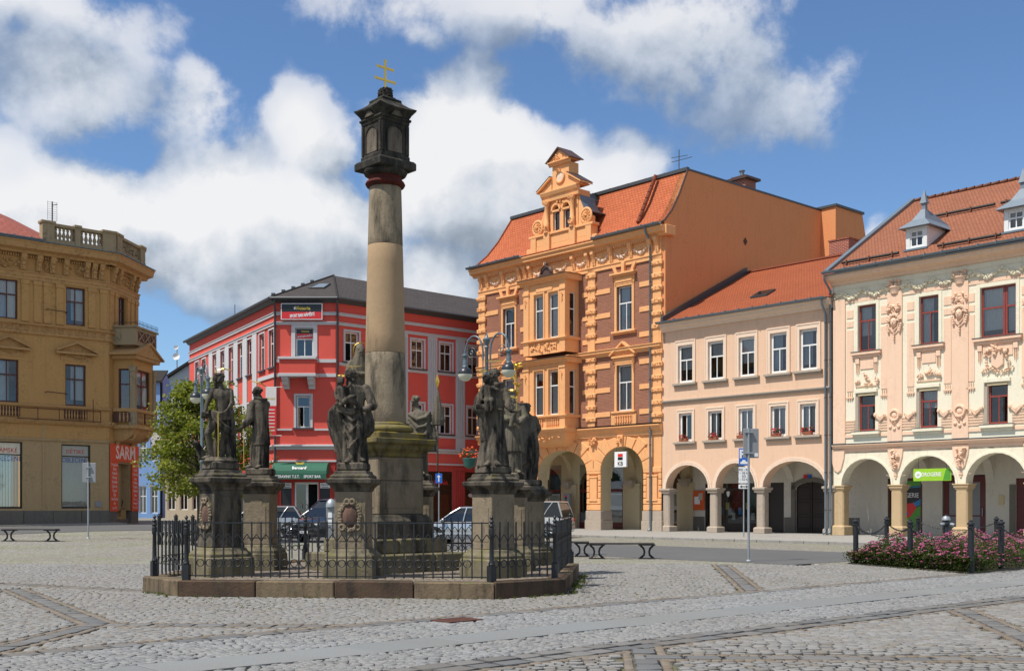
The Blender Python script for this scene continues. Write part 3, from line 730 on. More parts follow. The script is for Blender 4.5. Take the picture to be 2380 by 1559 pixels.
    while a < 33:
        l = RNG.choice([1.2, 1.5, 1.35, .9]); x, y = xy(a+l/2, 10.65)
        if y > 9.8 and abs(x) < .46*y+1.5 and y < NEAR_Y: put('paving_slab', x, y, ANG_U, l/2-.004, .395, [m], k, .001)
        a += l; k += 1
    # beyond the built stones the strip goes on as a sheet
build_setts()

# weeds in the joints
def tuft_mesh(seed, n, r, h, mat='grass'):
    rg = random.Random(seed); m = MB()
    for i in range(n):
        a = rg.uniform(0, 2*pi); d = r*rg.random()**.6; x, y = d*cos(a), d*sin(a); b = rg.uniform(0, 2*pi); l = h*rg.uniform(.5, 1.1); w = .006
        m.quad((x-w*sin(b), y+w*cos(b), 0), (x+w*sin(b), y-w*cos(b), 0), (x+.5*l*cos(b)+w*.3, y+.5*l*sin(b), l*.8), (x+.8*l*cos(b), y+.8*l*sin(b), l))
    return m.mesh('weed', MAT[mat])
def build_weeds():
    m = MB(); rg = random.Random(3)
    P = []
    for i in range(900):
        px = rg.choice([rg.gauss(1520, 130), rg.gauss(560, 60), rg.gauss(1000, 260), rg.uniform(0, 2300)]); py = rg.uniform(1318, 1420)
        g = gpix(px, py)
        if g.y < NEAR_Y and not inside(OCT, g.x, g.y) and ab(g.x, g.y)[1] > 13.1 and ab(g.x, g.y)[0] < 26 and not inside(BED, g.x, g.y): P.append((g.x, g.y, .025, .02, 7))
    for i in range(8):
        a, b = OCT[i], OCT[(i+1) % 8]
        for k in range(14):
            t = rg.random(); q = a.lerp(b, t); n = (q-COLC).normalized()*rg.uniform(.05, .2); P.append((q.x+n.x, q.y+n.y, .03, .05, 8))
    for k in range(45):
        q = OCT[2].lerp(OCT[3], rg.random()); P.append((q.x+rg.uniform(.03,.22), q.y, .05, .06, 10))
    for px, py in ((715,1361),(900,1389),(912,1388),(890,1389),(1010,1388),(1175,1385)):
        g = gpix(px, py-2); P.append((g.x, g.y-.05, .08, .12, 26))
    for x, y, r, h, n in P:
        t = MB(); rr = rg
        for i in range(n):
            a = rr.uniform(0, 2*pi); d = r*rr.random()**.6; X, Y = x+d*cos(a), y+d*sin(a); b = rr.uniform(0, 2*pi); l = h*rr.uniform(.4, 1.1); w = .006 if h < .07 else .012
            m.quad((X-w*sin(b), Y+w*cos(b), -.012), (X+w*sin(b), Y-w*cos(b), -.012), (X+.5*l*cos(b)+w*.3, Y+.5*l*sin(b), l*.8), (X+.8*l*cos(b), Y+.8*l*sin(b), l-.01))
    o = link('grass_weeds', m.mesh('grass_weeds', MAT['grass'])); tag(o, 'small green weeds growing in the paving joints', 'weeds', kind='stuff')
build_weeds()
# ------------------------------------------------------------------ the arcaded row on the right
def roof_patch(name, mat, parent, quads):
    """quads of 3-D corners (eave left, eave right, top right, top left); UV in metres, v up the slope"""
    m = bpy.data.meshes.new(name); vs = []; fs = []; uv = []
    for q in quads:
        q = [Vector(p) for p in q]; n = len(vs); vs += q; fs.append(tuple(range(n, n+len(q))))
        e = (q[1]-q[0]).normalized(); nrm = e.cross(q[-1]-q[0]).normalized(); s = nrm.cross(e)
        uv += [((p-q[0]).dot(e)+q[0].x, (p-q[0]).dot(s)) for p in q]
    m.from_pydata([tuple(v) for v in vs], [], fs); l = m.uv_layers.new(name='UVMap')
    for i, c in enumerate(uv): l.data[i].uv = c
    m.materials.append(MAT[mat]); return link(name, m, parent)
ROWF = Facade(1115, 65.9*2740/(1115+1192), (-V.x, -V.y))
ROWZ = ROWF.rz
def row_point(x, y=0., z=0.):
    e = ROWF.ex; n = Vector((-e.y, e.x)); p = ROWF.O+e*x+n*y; return (p.x, p.y, z)
def row_thing(name, label, cat, group=None): return thing(name, label, cat, row_point(0, 0, 0), ROWZ, group)
def room_backing(b, x0, x1, y0, y1, z0, z1):
    """near-black sheet; its colour stands in for the unlit rooms behind the windows"""
    m = MB(); m.quad((x0,y0,z0),(x1,y0,z0),(x1,y0,z1),(x0,y0,z1)); return m.build('unlit_backing', MAT['unlit_backing'], b, fix=False)

def gem(m, x, z, w, h, d=.05): m.box(x-w/2, x+w/2, -d, .0, z-h/2, z+h/2)

def window_dress(b, x0, x1, z0, z1, mat, hood=True, kind='hood'):
    """stucco surround, sill and hood of an upper window of the orange house"""
    c = (x0+x1)/2; w = (x1-x0)/2
    m = MB(); s = .18
    m.box(x0-s, x0, -.07, .05, z0-.02, z1+.12).box(x1, x1+s, -.07, .05, z0-.02, z1+.12).box(x0-.0005, x1+.0005, -.069, .05, z1, z1+.12)
    sur = m.build('window_surround', MAT[mat], b, bevel=.01)
    MB().box(x0-.34, x1+.34, -.2, .02, z0-.14, z0-.021).box(x0-.30, x1+.30, -.13, .02, z0-.22, z0-.14).build('window_sill', MAT[mat], b, bevel=.015)
    if kind == 'hood':
        z = z1+.12
        m = MB().box(x0-.2, x1+.2, -.09, .02, z, z+.46).box(x0-.30, x1+.30, -.2, .02, z+.46, z+.56).box(x0-.38, x1+.38, -.32, .02, z+.56, z+.68).box(x0-.05, x1+.05, -.13, .02, z+.12, z+.34)
        m.build('hood', MAT[mat], b, bevel=.012)
        for q in (x0-.1, x1+.1): relief(int(q*10), .16, .5, 7, .1, False, 'drop').build('console', MAT[mat], b).location = (q, -.09, z+.24)
        # fan of voussoirs over the hood
        for dx, sl in ((-.62, -.25), (0, 0), (.62, .25)):
            m = MB(); hh = .52 if dx else .62
            m.prism([(c+dx-.10, z+.68), (c+dx+.10, z+.68), (c+dx+sl+.15, z+.68+hh), (c+dx+sl-.15, z+.68+hh)], 'y', -.12 if dx else -.2, .02); m.build('voussoir', MAT[mat], b, bevel=.015)
    else:
        z = z1+.12
        m = MB().box(x0-.2, x1+.2, -.09, .02, z, z+.30).box(x0-.32, x1+.32, -.22, .02, z+.30, z+.42).build('hood', MAT[mat], b, bevel=.012)
        for q in (x0-.14, x1+.14): relief(int(q*10)+5, .17, .8, 9, .12, False, 'drop').build('console', MAT[mat], b).location = (q, -.1, z-.05)
        h = .72; a = x0-.42; e = x1+.42; q = z+.42
        m = MB(); m.prism([(a, q), (e, q), (c, q+h), ], 'y', -.06, .02)
        m.prism([(a, q), (a, q+.12), (c, q+h+.14), (c, q+h)], 'y', -.30, .02); m.prism([(c, q+h), (c, q+h+.139), (e, q+.12), (e, q)], 'y', -.30, .02)
        m.build('pediment', MAT[mat], b, bevel=.01)
        relief(int(c*7), .9, .38, 12, .1, True, 'pile').build('pediment_carving', MAT[mat], b).location = (c, -.08, q+.22)

def balusters(b, x0, x1, z0, z1, y, mat, n, r=.05, name='baluster', proto=None):
    h = z1-z0
    m = MB().lathe([(r*.9,0),(r*.9,h*.08),(r*.55,h*.12),(r*1.1,h*.35),(r*.6,h*.62),(r*.45,h*.72),(r*.8,h*.78),(r*.8,h*.82),(r*.55,h*.88),(r*.9,h*.92),(r*.9,h)], 8).mesh(name, MAT[mat], True)
    for i in range(n):
        o = link(name, m, b); o.location = (x0+(x1-x0)*(i+.5)/n, y, z0)

def downpipe_at(b, x, ztop, zbot, y=-.16, out=.5, r=.06, foot=True):
    path = [(x, -out, ztop), (x, -out+.02, ztop-.25), (x, y, ztop-.75), (x, y, zbot+.5)]
    path += [(x, y, zbot+.12), (x-.06, y-.14, zbot+.03)] if foot else [(x, y, zbot)]
    p = downpipe(path, b, r)
    z = zbot+1.2
    while z < ztop-.9: MB().lathe([(r+.012,0),(r+.012,.05)], 8, (x, y), z).build('pipe_clip', MAT['zinc_dark'], p); z += 1.9
    return p

def orange_house():
    b = row_thing('orange_house', 'orange stucco and red brick house with ornate gable and two-storey oriel', 'house')
    W = 16.3
    OR = MAT['orange']
    wins = [(2.46,3.62,12.10,14.76),(12.80,14.02,12.10,14.76),(2.46,3.62,7.30,10.04),(12.80,14.02,7.30,10.04)]
    # brick field with the window openings; the stucco bands lie on it
    wall(0, W, 6.2, 16.25, wins, 0, .3).build('brick_wall', MAT['facade_brick'], b, fix=False)
    room_backing(b, .2, W-.2, .7, .7, 6, 17)
    for k, (x0, x1, z0, z1) in enumerate(wins):
        window(b, x0, x1, z0, z1, MAT['white_frame'], 'T', .17, .08, .62, 'lace' if k != 0 else 'lace_blue', cz=0 if k in (3,) else .0)
        window_dress(b, x0, x1, z0, z1, 'orange', kind='hood' if z0 > 11 else 'pediment')
    # bands across the brick
    step = .737; zb = 6.95; bands = [(0.5,1.95),(4.15,5.8),(9.9,12.25),(14.6,15.8)]
    blocked = lambda z, a, c: False
    k = 0
    for lo, hi in ((7.0, 10.5), (11.55, 16.0)):
        z = lo
        while z < hi:
            for a, c in bands:
                MB().box(a, c, -.045, .01, z, z+.30).build('stucco_band', OR, b, bevel=.01)
            z += step*2
    # quoins and pilaster strips with rusticated blocks
    for x0, x1 in ((-.03,.62),(10.4,11.0),(15.68,W+.03),(4.75,5.35)):
        MB().box(x0, x1, -.09, .01, 6.4, 16.2).build('pilaster', OR, b, bevel=.01)
        z = 6.75; j = 0
        while z < 15.9:
            if not 10.55 < z < 11.3:
                m = MB(); m.box(x0-.12, x1+.12, -.17, -.02, z, z+.27); o = m.build('quoin_block', OR, b, bevel=.03)
                relief(int(x0*100)+j, x1-x0+.2, .22, 9, .05, True, 'pile').build('block_carving', OR, o).location = ((x0+x1)/2, -.17, z+.135)
            z += step; j += 1
    # belts
    cornice(-.08, W+.08, [(0,0),(.12,0),(.12,.12),(.28,.2),(.28,.34),(.34,.36),(.34,.40),(0,.44)], 'belt_cornice', OR, b, 10.66, bevel=.01)
    cornice(-.08, W+.08, [(0,-.25),(.10,-.25),(.12,0),(.22,.06),(.26,.2),(.38,.26),(.38,.32),(0,.40)], 'string_course', OR, b, 6.02, bevel=.01)
    MB().box(-.10, W+.10, -.395, 0, 6.425, 6.44).build('flashing', MAT['copper_dark'], b)
    # entablature: architrave, frieze with swags and consoles, cornice, gutter
    cornice(-.06, W+.06, [(0,0),(.09,0),(.09,.2),(.14,.24),(.14,.32),(0,.34)], 'architrave', OR, b, 15.95, bevel=.01)
    MB().box(-.02, W+.02, -.06, .02, 16.28, 17.25).build('frieze', OR, b)
    cornice(-.5, W+.5, [(0,0),(.2,0),(.24,.12),(.52,.2),(.52,.34),(.62,.44),(.62,.52),(0,.58)], 'main_cornice', OR, b, 17.22, bevel=.01)
    m = MB()
    for i in range(90):
        x = .1+i*.18
        m.box(x, x+.09, -.27, -.05, 17.1, 17.21)
    m.build('dentils', OR, b)['kind'] = 'stuff'
    xs = [.3, .95, 2.55, 4.2, 4.75, 5.25, 6.8, 9.2, 10.45, 10.95, 12.4, 14.0, 15.55, 16.05]
    for i, x in enumerate(xs):
        m = MB(); m.prism([(-.06,16.30),(-.14,16.30),(-.20,16.75),(-.36,17.0),(-.36,17.21),(-.06,17.21)], 'x', x-.13, x+.13)
        o = m.build('console', OR, b, bevel=.015); relief(i, .22, .5, 6, .07, False, 'drop').build('console_mask', OR, o).location = (x, -.22, 16.7)
    for i in range(len(xs)-1):
        w = xs[i+1]-xs[i]-.35
        if w < .7: continue
        w = min(w, 1.2); c = (xs[i]+xs[i+1])/2
        relief(40+i, w, .42, 13, .11, True, 'swag').build('garland', MAT['peach_light'], b).location = (c, -.07, 16.72)
        m = MB(); m.torus((c, -.07, 16.80), .10, .04, 'y', 10, 5); m.build('rosette', OR, b)
    gutter(-.55, 4.9, -.72, 17.88, b, .13); gutter(11.35, W+.45, -.72, 17.88, b, .13)
    # roof: steep bell-cast front slope, flat top
    prof = [(-.62,17.80),(-.1,18.05),(.55,18.75),(1.2,19.75),(2.03,21.4)]
    qs = []
    for (ya, za), (yb, zb_) in zip(prof, prof[1:]):
        f0 = lambda y: .0 if y < 0 else 0.
        l0, l1 = -.55+ (ya+.62)*.62, -.55+(yb+.62)*.62     # hipped at the left
        qs.append([(l0,ya,za),(W+.3,ya,za),(W+.3,yb,zb_),(l1,yb,zb_)])
    r = roof_patch('roof', 'tile_orange', b, qs)
    qs = []
    for (ya, za), (yb, zb_) in zip(prof, prof[1:]):
        l0, l1 = -.55+(ya+.62)*.62, -.55+(yb+.62)*.62
        qs.append([(l0,16.,za),(l0,ya,za),(l1,yb,zb_),(l1,14.,zb_)])
    roof_patch('side_roof', 'tile_orange', r, qs)
    m = MB(); x0 = -.55+2.65*.62
    m.box(x0-.05, W+.31, 1.98, 19.6, 21.38, 21.5); m.box(x0-.1, W+.33, 1.9, 2.12, 21.36, 21.56); m.build('ridge_capping', MAT['zinc_dark'], r)
    for k in range(9): MB().ball((2.8+k*1.5, 2.0, 21.57), (.035,.035,.05), 6, 4).build('ridge_knob', MAT['zinc_dark'], r)
    # dark verge along the right-hand gable, hip rolls
    MB().tube([(W+.31, y-.02, z+.03) for y, z in prof], .06, 6).build('verge', MAT['copper_dark'], r)
    MB().tube([(-.55+(y+.62)*.62, y, z+.02) for y, z in prof], .075, 6).build('hip_ridge', MAT['tile_orange'], r)
    m = MB()
    for i in range(8): m.tube([(14.35, -.02+.20*i+.15, 18.2+.39*i+.2),(14.35, .18+.20*i+.15, 18.55+.39*i+.2)], .12, 8)
    m.build('tile_roll', MAT['tile_red'], r)
    # blank side wall to the right, rising above the neighbour
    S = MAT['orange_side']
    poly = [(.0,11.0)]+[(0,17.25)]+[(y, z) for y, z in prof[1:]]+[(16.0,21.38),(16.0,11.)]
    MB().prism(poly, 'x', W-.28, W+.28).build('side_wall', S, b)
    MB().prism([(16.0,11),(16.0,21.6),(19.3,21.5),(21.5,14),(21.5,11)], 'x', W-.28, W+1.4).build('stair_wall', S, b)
    MB().box(W-.3, W+1.5, 15.9, 19.4, 21.5, 21.66).build('coping', MAT['zinc_dark'], b)
    MB().box(W-.03, W+.60, -.30, .55, 17.25, 17.79).build('cornice_return', OR, b, bevel=.02)
    MB().prism([(7.4,18.05),(7.6,17.8),(7.8,18.05),(7.6,18.3)], 'x', W+.27, W+.31).build('wall_anchor', MAT['rust'], b)
    # chimney and aerial on the flat top
    c = MB().box(14.7, 16.0, 8.4, 9.5, 21.4, 22.25).build('chimney', MAT['chimney_brick'], b)
    MB().box(14.45, 16.25, 8.2, 9.7, 22.25, 22.4).box(14.8, 15.9, 8.5, 9.4, 22.4, 22.55).build('chimney_cap', MAT['copper_dark'], c); MB().lathe([(.14,0),(.14,.4),(.2,.4),(.2,.46)], 8, (15.3, 9.), 22.55).build('flue', MAT['zinc'], c)
    MB().tube([(15.6,2.4,21.4),(15.6,2.4,22.9)], .03, 5).tube([(15.1,2.3,22.5),(16.1,2.6,22.5)], .02, 4).tube([(15.2,2.2,22.2),(16.6,2.4,22.25)], .02, 4).build('aerial', MAT['zinc_dark'], b)
    # ---- gable
    g = MB()
    g.box(5.0, 11.3, -.25, .9, 17.7, 18.25)
    base = g.build('gable_base', OR, b, bevel=.02)
    m = MB()
    for x0, x1, d in ((6.75,7.3,.42),(9.05,9.6,.42),(5.45,5.95,.32),(10.4,10.9,.32)): m.box(x0, x1, -d, .3, 17.76, 18.98)
    m.box(5.95, 10.4, -.24, .3, 18.25, 18.9); m.box(5.3, 11.05, -.34, .3, 18.86, 19.02); m.build('gable_parapet', OR, b, bevel=.02)
    # window wall with two arched lights
    def arched(xl, xr, z0, zs, zt):
        pts = [(xl, z0)]; c = (xl+xr)/2; w = (xr-xl)/2
        return c, w
    m = MB(); lights = [(7.42,8.02),(8.36,8.96)]
    a = arcade(6.75, 9.65, 18.98, 21.35, [(xl, xr, 20.35, 20.67) for xl, xr in lights], .3, 10, -.18)
    a.quad((6.75,-.18,18.98),(6.75,.9,18.98),(6.75,.9,21.35),(6.75,-.18,21.35)); a.quad((9.65,-.18,18.98),(9.65,.9,18.98),(9.65,.9,21.35),(9.65,-.18,21.35))
    a.build('gable_wall', OR, b)
    for xl, xr in lights:
        f = MB().box(xl, xr, -.02, .04, 20.27, 20.36).box(xl, xl+.05, -.02, .04, 18.98, 20.27).box(xr-.05, xr, -.02, .04, 18.98, 20.27).build('window', MAT['white_frame'], b)
        MB().quad((xl,.0,18.98),(xr,.0,18.98),(xr,.0,20.7),(xl,.0,20.7)).build('pane', MAT['glass'], f, fix=False)
        arch_ring(xl, xr, 20.35, 20.67, .13, -.27, -.17).build('arch_moulding', OR, b)
        MB().box(xl-.02, xr+.02, -.26, -.17, 20.25, 20.37).build('window_bar', OR, b)
    room_backing(b, 6.8, 9.6, .55, .55, 18.98, 21.3)
    # columns either side, curved wings with shell scrolls
    for x in (7.02, 9.32):
        MB().lathe([(.2,0),(.2,.1),(.15,.14),(.17,.2),(.17,.62),(.14,.66),(.13,1.7),(.15,1.74),(.21,1.9),(.21,2.0)], 12, (x, -.36), 18.98).build('column', OR, b, auto=40)
        relief(int(x*9), .3, .5, 8, .08, True, 'pile').build('column_carving', OR, b).location = (x, -.52, 19.3)
        for dx in (-.16, .16): MB().torus((x+dx, -.5, 20.86), .075, .035, 'y', 10, 5).build('volute', OR, b)
    for sgn, x in ((-1, 6.75), (1, 9.65)):
        pts = [(x, 19.0), (x+sgn*1.05, 19.0), (x+sgn*1.05, 19.5), (x+sgn*.7, 19.72), (x+sgn*.42, 20.05), (x+sgn*.2, 20.5), (x+sgn*.08, 20.9), (x, 20.95)]
        if sgn < 0: pts = pts[::-1]
        MB().prism(pts, 'y', -.14, .3).build('gable_wing', OR, b, bevel=.02)
        cx = x+sgn*.74; m = MB().lathe([(.50,0),(.52,.06),(.46,.10),(.40,.10),(.36,.05),(.02,.05)], 20)
        for k in range(12):
            an = 2*pi*k/12; m.ball((.24*cos(an), .24*sin(an), .07), (.13,.045,.05), 6, 4, Matrix.Rotation(an, 3, 'Z'))
        m.ball((0,0,.1), .09, 8, 5); o = m.build('shell_scroll', OR, b, auto=40); o.location = (cx, -.16, 19.52); o.rotation_euler = (pi/2, 0, 0)
        if sgn > 0:
            MB().prism([(x+.05,20.9),(x+.16,20.5),(x+.4,20.05),(x+.74,19.78),(x+1.1,19.72),(x+1.1,19.78),(x+.78,19.86),(x+.46,20.12),(x+.22,20.55),(x+.1,20.95)], 'y', -.10, 1.2).build('wing_flashing', MAT['zinc'], b)
    relief(77, .7, .4, 9, .1, True, 'pile').build('keystone_mask', OR, b).location = (8.19, -.22, 20.75)
    cornice(6.55, 9.85, [(0,0),(.16,0),(.2,.3),(.28,.36),(.36,.55),(.36,.62),(0,.64)], 'gable_entablature', OR, b, 20.95, -.18, .01)
    # broken pediment and little temple on top
    for sgn, a_, c_ in ((-1, 6.3, 7.45), (1, 10.1, 8.95)):
        z = 21.58; m = MB()
        pl = [(a_, z), (c_, z), (c_, z+.72)]; m.prism(pl if sgn < 0 else pl[::-1], 'y', -.35, .5)
        pl = [(a_-.08*sgn*-1, z+.02), (a_-.08*sgn*-1, z+.14), (c_, z+.90), (c_, z+.76)]; m.prism(pl if sgn < 0 else pl[::-1], 'y', -.52, .6); m.build('broken_pediment', OR, b, bevel=.01)
        MB().prism([(a_-.1*sgn*-1, z+.145), (a_-.1*sgn*-1, z+.17), (c_, z+.93), (c_, z+.905)] , 'y', -.54, .62).build('flashing', MAT['copper_dark'], b)
    MB().box(7.45, 8.95, -.28, .6, 21.55, 23.2).build('gable_turret', OR, b, bevel=.02)
    m = MB(); m.torus((8.2, -.32, 22.35), .36, .075, 'y', 18, 6); wr = m.build('medallion_wreath', OR, b)
    MB().lathe([(.33,0),(.33,.04),(.02,.06)], 18).build('medallion', MAT['peach_light'], b).matrix_basis = Matrix.Translation((8.2,-.28,22.35)) @ Matrix.Rotation(pi/2, 4, 'X')
    relief(79, .5, .3, 7, .1, True, 'pile').build('medallion_bow', OR, b).location = (8.2, -.36, 22.78)
    cornice(7.25, 9.15, [(0,0),(.1,0),(.14,.1),(.26,.18),(.26,.26),(0,.28)], 'turret_cornice', OR, b, 23.1, -.28, .01)
    m = MB().prism([(7.2,23.36),(9.2,23.36),(8.2,24.08)], 'y', -.42, .62); m.build('turret_pediment', OR, b, bevel=.01)
    m = MB().prism([(7.05,23.36),(7.2,23.36),(8.2,24.08),(8.2,24.2)], 'y', -.56, .7); m.prism([(9.2,23.36),(9.35,23.36),(8.2,24.2),(8.2,24.08)], 'y', -.56, .7); m.build('turret_roof', MAT['copper_dark'], b)
    relief(80, .8, .34, 11, .09, True, 'pile').build('pediment_carving', OR, b).location = (8.2, -.45, 23.58)
    # dormer roof behind the gable
    m = MB().prism([(6.9,19.),(9.6,19.),(9.6,20.9),(9.2,21.4),(8.2,21.75),(7.2,21.4),(6.9,20.9)], 'y', .3, 2.6); m.build('dormer_body', MAT['zinc_dark'], b)
    # ---- oriel, two storeys
    ox0, ox1, p = 5.75, 9.55, 1.15
    oriel_win = [(6.72,7.58),(8.05,8.92)]
    for z0, z1, gz0, gz1 in ((6.45, 10.62, 7.30, 10.03), (11.14, 15.75, 12.12, 14.86)):
        holes = [(a, c, gz0, gz1) for a, c in oriel_win]
        w = wall(ox0, ox1, z0, z1, holes, -p, .25)
        o = w.build('oriel_wall', OR, b, fix=False)
        for sd, x in ((-1, ox0), (1, ox1)):
            # side walls with a narrow light
            m = MB(); wall(0, p, z0, z1, [(.34,.86,gz0,gz1)], 0, .22, m)
            s = m.build('oriel_side', OR, b, fix=False); s.location = (x, -p if sd > 0 else 0, 0); s.rotation_euler = (0,0,pi/2 if sd > 0 else -pi/2)
            fr = MB(); wall(.34, .86, gz0, gz1, pane_rects(.34,.86,gz0,gz1,'H',.06,.62), .1, .05, fr); f = fr.build('window', MAT['white_frame'], b, fix=False); f.location = s.location; f.rotation_euler = s.rotation_euler
            for (q0, q1, q2, q3) in pane_rects(.34,.86,gz0,gz1,'H',.06,.62): MB().quad((q0,.13,q2),(q1,.13,q2),(q1,.13,q3),(q0,.13,q3)).build('pane', MAT['glass'], f, fix=False)
        for a, c in oriel_win:
            f = window(b, a, c, gz0, gz1, MAT['white_frame'], 'H', -p+.14, .07, .66, 'lace' if z0 > 10 else None)
            if z0 < 10:
                m = MB()
                for k in range(24):
                    zz = gz0+.06+k*.075
                    if zz < gz1-.9: m.box(a+.05, c-.05, -p+.27, -p+.285, zz, zz+.06)
                m.build('blind', MAT['beige_blind'], f)
            m = MB(); s = .12
            m.box(a-s, a, -p-.06, -p+.02, gz0-.05, gz1+.1).box(c, c+s, -p-.06, -p+.02, gz0-.05, gz1+.1).box(a-s, c+s, -p-.061, -p+.02, gz1+.1, gz1+.2); m.build('window_surround', OR, b, bevel=.01)
        for x in (ox0+.25, ox1-.25):
            MB().box(x-.25, x+.25, -p-.07, -p+.01, z0, z1-.1).box(x-.29, x+.29, -p-.12, -p+.01, gz0-.25, gz0-.05).box(x-.29, x+.29, -p-.12, -p+.01, gz1+.12, gz1+.3).build('corner_pilaster', OR, b, bevel=.015)
            relief(int(x*31+z0), .22, .55, 8, .06, False, 'drop').build('pilaster_carving', OR, b).location = (x, -p-.09, gz1-.35)
        cornice(ox0-.12, ox1+.12, [(0,0),(.1,.0),(.18,.08),(.18,.16),(0,.18)], 'sill_cornice', OR, b, gz0-.2, -p, .01)
        MB().box(ox0-.12, ox0, -p, 0, gz0-.2, gz0-.03).box(ox1, ox1+.15, -p-.12, 0, gz0-.2, gz0-.03).build('sill_return', OR, b)
        zc = z1-.02
        cornice(ox0-.3, ox1+.3, [(0,-.12),(.1,-.12),(.14,0),(.36,.1),(.36,.2),(0,.3)], 'oriel_cornice', OR, b, zc, -p, .01)
        MB().prism([(-p,zc-.12),(-p,zc+.3),(0,zc+.3),(0,zc-.12)], 'x', ox1, ox1+.3).prism([(-p,zc-.12),(-p,zc+.3),(0,zc+.3),(0,zc-.12)], 'x', ox0-.3, ox0).build('cornice_return', OR, b, bevel=.01)
        MB().box(ox0-.36, ox1+.36, -p-.42, 0.02, zc+.205, zc+.225).build('flashing', MAT['copper_dark'], b)
    # panels between the storeys: carved above, balusters below
    relief(91, 2.6, .5, 40, .07, True, 'pile').build('carved_panel', OR, b).location = (7.65, -p-.02, 11.6)
    for a, c in ((6.35,7.55),(7.8,9.0)):
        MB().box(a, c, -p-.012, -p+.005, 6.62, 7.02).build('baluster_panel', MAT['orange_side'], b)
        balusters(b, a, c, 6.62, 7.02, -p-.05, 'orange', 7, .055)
    MB().box(6.9, 8.4, -p-.08, -p, 15.05, 15.3).build('panel_moulding', OR, b, bevel=.05)
    # base of the oriel: curved corbel
    n = 8; rs = []
    for k in range(n+1):
        t = k/n; q = cos(t*pi/2); z = 6.4-1.1*sin(t*pi/2); ww = (ox1-ox0)/2*(.35+.65*q); c = (ox0+ox1)/2
        rs.append([(c-ww,0.05,z),(c-ww,-p*q-.02,z),(c+ww,-p*q-.02,z),(c+ww,0.05,z)])
    MB().rings(rs).build('oriel_corbel', OR, b, auto=50)
    relief(95, 2.6, .5, 22, .12, True, 'pile').build('corbel_carving', OR, b).location = (7.65, -p*.85-.05, 5.88)
    cornice(ox0-.1, ox1+.1, [(0,0),(.1,0),(.14,.1),(.24,.16),(.24,.24),(0,.28)], 'oriel_base_cornice', OR, b, 6.2, -p, .01)
    MB().box(ox1, ox1+.12, -p-.1, 0, 6.2, 6.46).box(ox0-.12, ox0, -p-.1, 0, 6.2, 6.46).build('cornice_return', OR, b)
    # crowning ornament on the oriel roof
    m = MB(); m.prism([(7.2,15.98),(8.4,15.98),(8.3,16.15),(7.3,16.15)], 'y', -p-.1, -p+.4); m.lathe([(.5,0),(.48,.2),(.38,.38),(.2,.5),(.05,.54)], 12, (7.8, -p+.12), 16.15, sy=.4); m.ball((7.8,-p-.02,16.75), (.13,.12,.17), 8, 6); m.tube([(7.35,-p-.05,16.2),(7.5,-p-.1,16.5),(7.8,-p-.12,16.66),(8.1,-p-.1,16.5),(8.25,-p-.05,16.2)], .07, 6)
    m.build('oriel_crest', MAT['copper_dark'], b, auto=40)
    # balustrade panel below the right-hand lower window
    for a, c in ((12.62,14.2),(2.28,3.8)):
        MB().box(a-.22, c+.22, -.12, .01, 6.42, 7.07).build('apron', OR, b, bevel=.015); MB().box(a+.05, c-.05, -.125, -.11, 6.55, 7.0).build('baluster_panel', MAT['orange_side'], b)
        balusters(b, a+.1, c-.1, 6.56, 7.0, -.16, 'orange', 7, .06)
    # ---- ground floor arcade with rusticated piers
    arches = [(.75,4.6,3.68,5.12),(5.85,10.28,3.68,5.10),(11.48,14.92,3.68,5.15)]
    a = arcade(0, W, .12, 6.2, arches, .85); a.build('arcade_wall', OR, b)
    m = MB()
    for xl, xr, zs, zt in arches:      # pale soffit lining set just inside the opening
        c = (xl+xr)/2; w = (xr-xl)/2; n = 14; e = .004
        for i in range(n):
            a0, a1 = pi-pi*i/n, pi-pi*(i+1)/n
            P = lambda an: (c+(w-e)*cos(an), zs+(zt-zs-e)*sin(an))
            (ax, az), (bx, bz) = P(a0), P(a1); m.quad((ax,.02,az),(bx,.02,bz),(bx,.85,bz),(ax,.85,az))
        m.quad((xl+e,.02,1.3),(xl+e,.85,1.3),(xl+e,.85,zs),(xl+e,.02,zs)); m.quad((xr-e,.85,1.3),(xr-e,.02,1.3),(xr-e,.02,zs),(xr-e,.85,zs))
    m.build('arch_lining', MAT['beige_plaster'], b, fix=False)
    piers = [(-.02,.75),(4.6,5.85),(10.28,11.48),(14.92,W+.02)]
    for x0, x1 in piers:
        z = 1.32; j = 0
        while z < 3.6:
            if 1.9 < z < 3.2 and x1-x0 > 1: 
                for (q0, q1) in ((x0+.0, x0+.24), (x1-.24, x1-.0)): MB().box(q0, q1, -.07, .01, z, z+.33).build('rustic_block', OR, b, bevel=.03)
            else: MB().box(x0, x1, -.08, .01, z, z+.33).build('rustic_block', OR, b, bevel=.03)
            z += .37; j += 1
        if x1-x0 > 1: MB().box(x0+.3, x1-.3, -.10, .01, 1.95, 3.3).box(x0+.26, x1-.26, -.13, .01, 3.3, 3.4).box(x0+.26, x1-.26, -.13, .01, 1.88, 1.96).build('pier_panel', OR, b, bevel=.015)
        MB().box(x0-.1, x1+.08, -.13, .95, .1, .72).box(x0-.06, x1+.04, -.09, .93, .72, 1.30).build('pier_plinth', MAT['granite_pier'], b, bevel=.02)
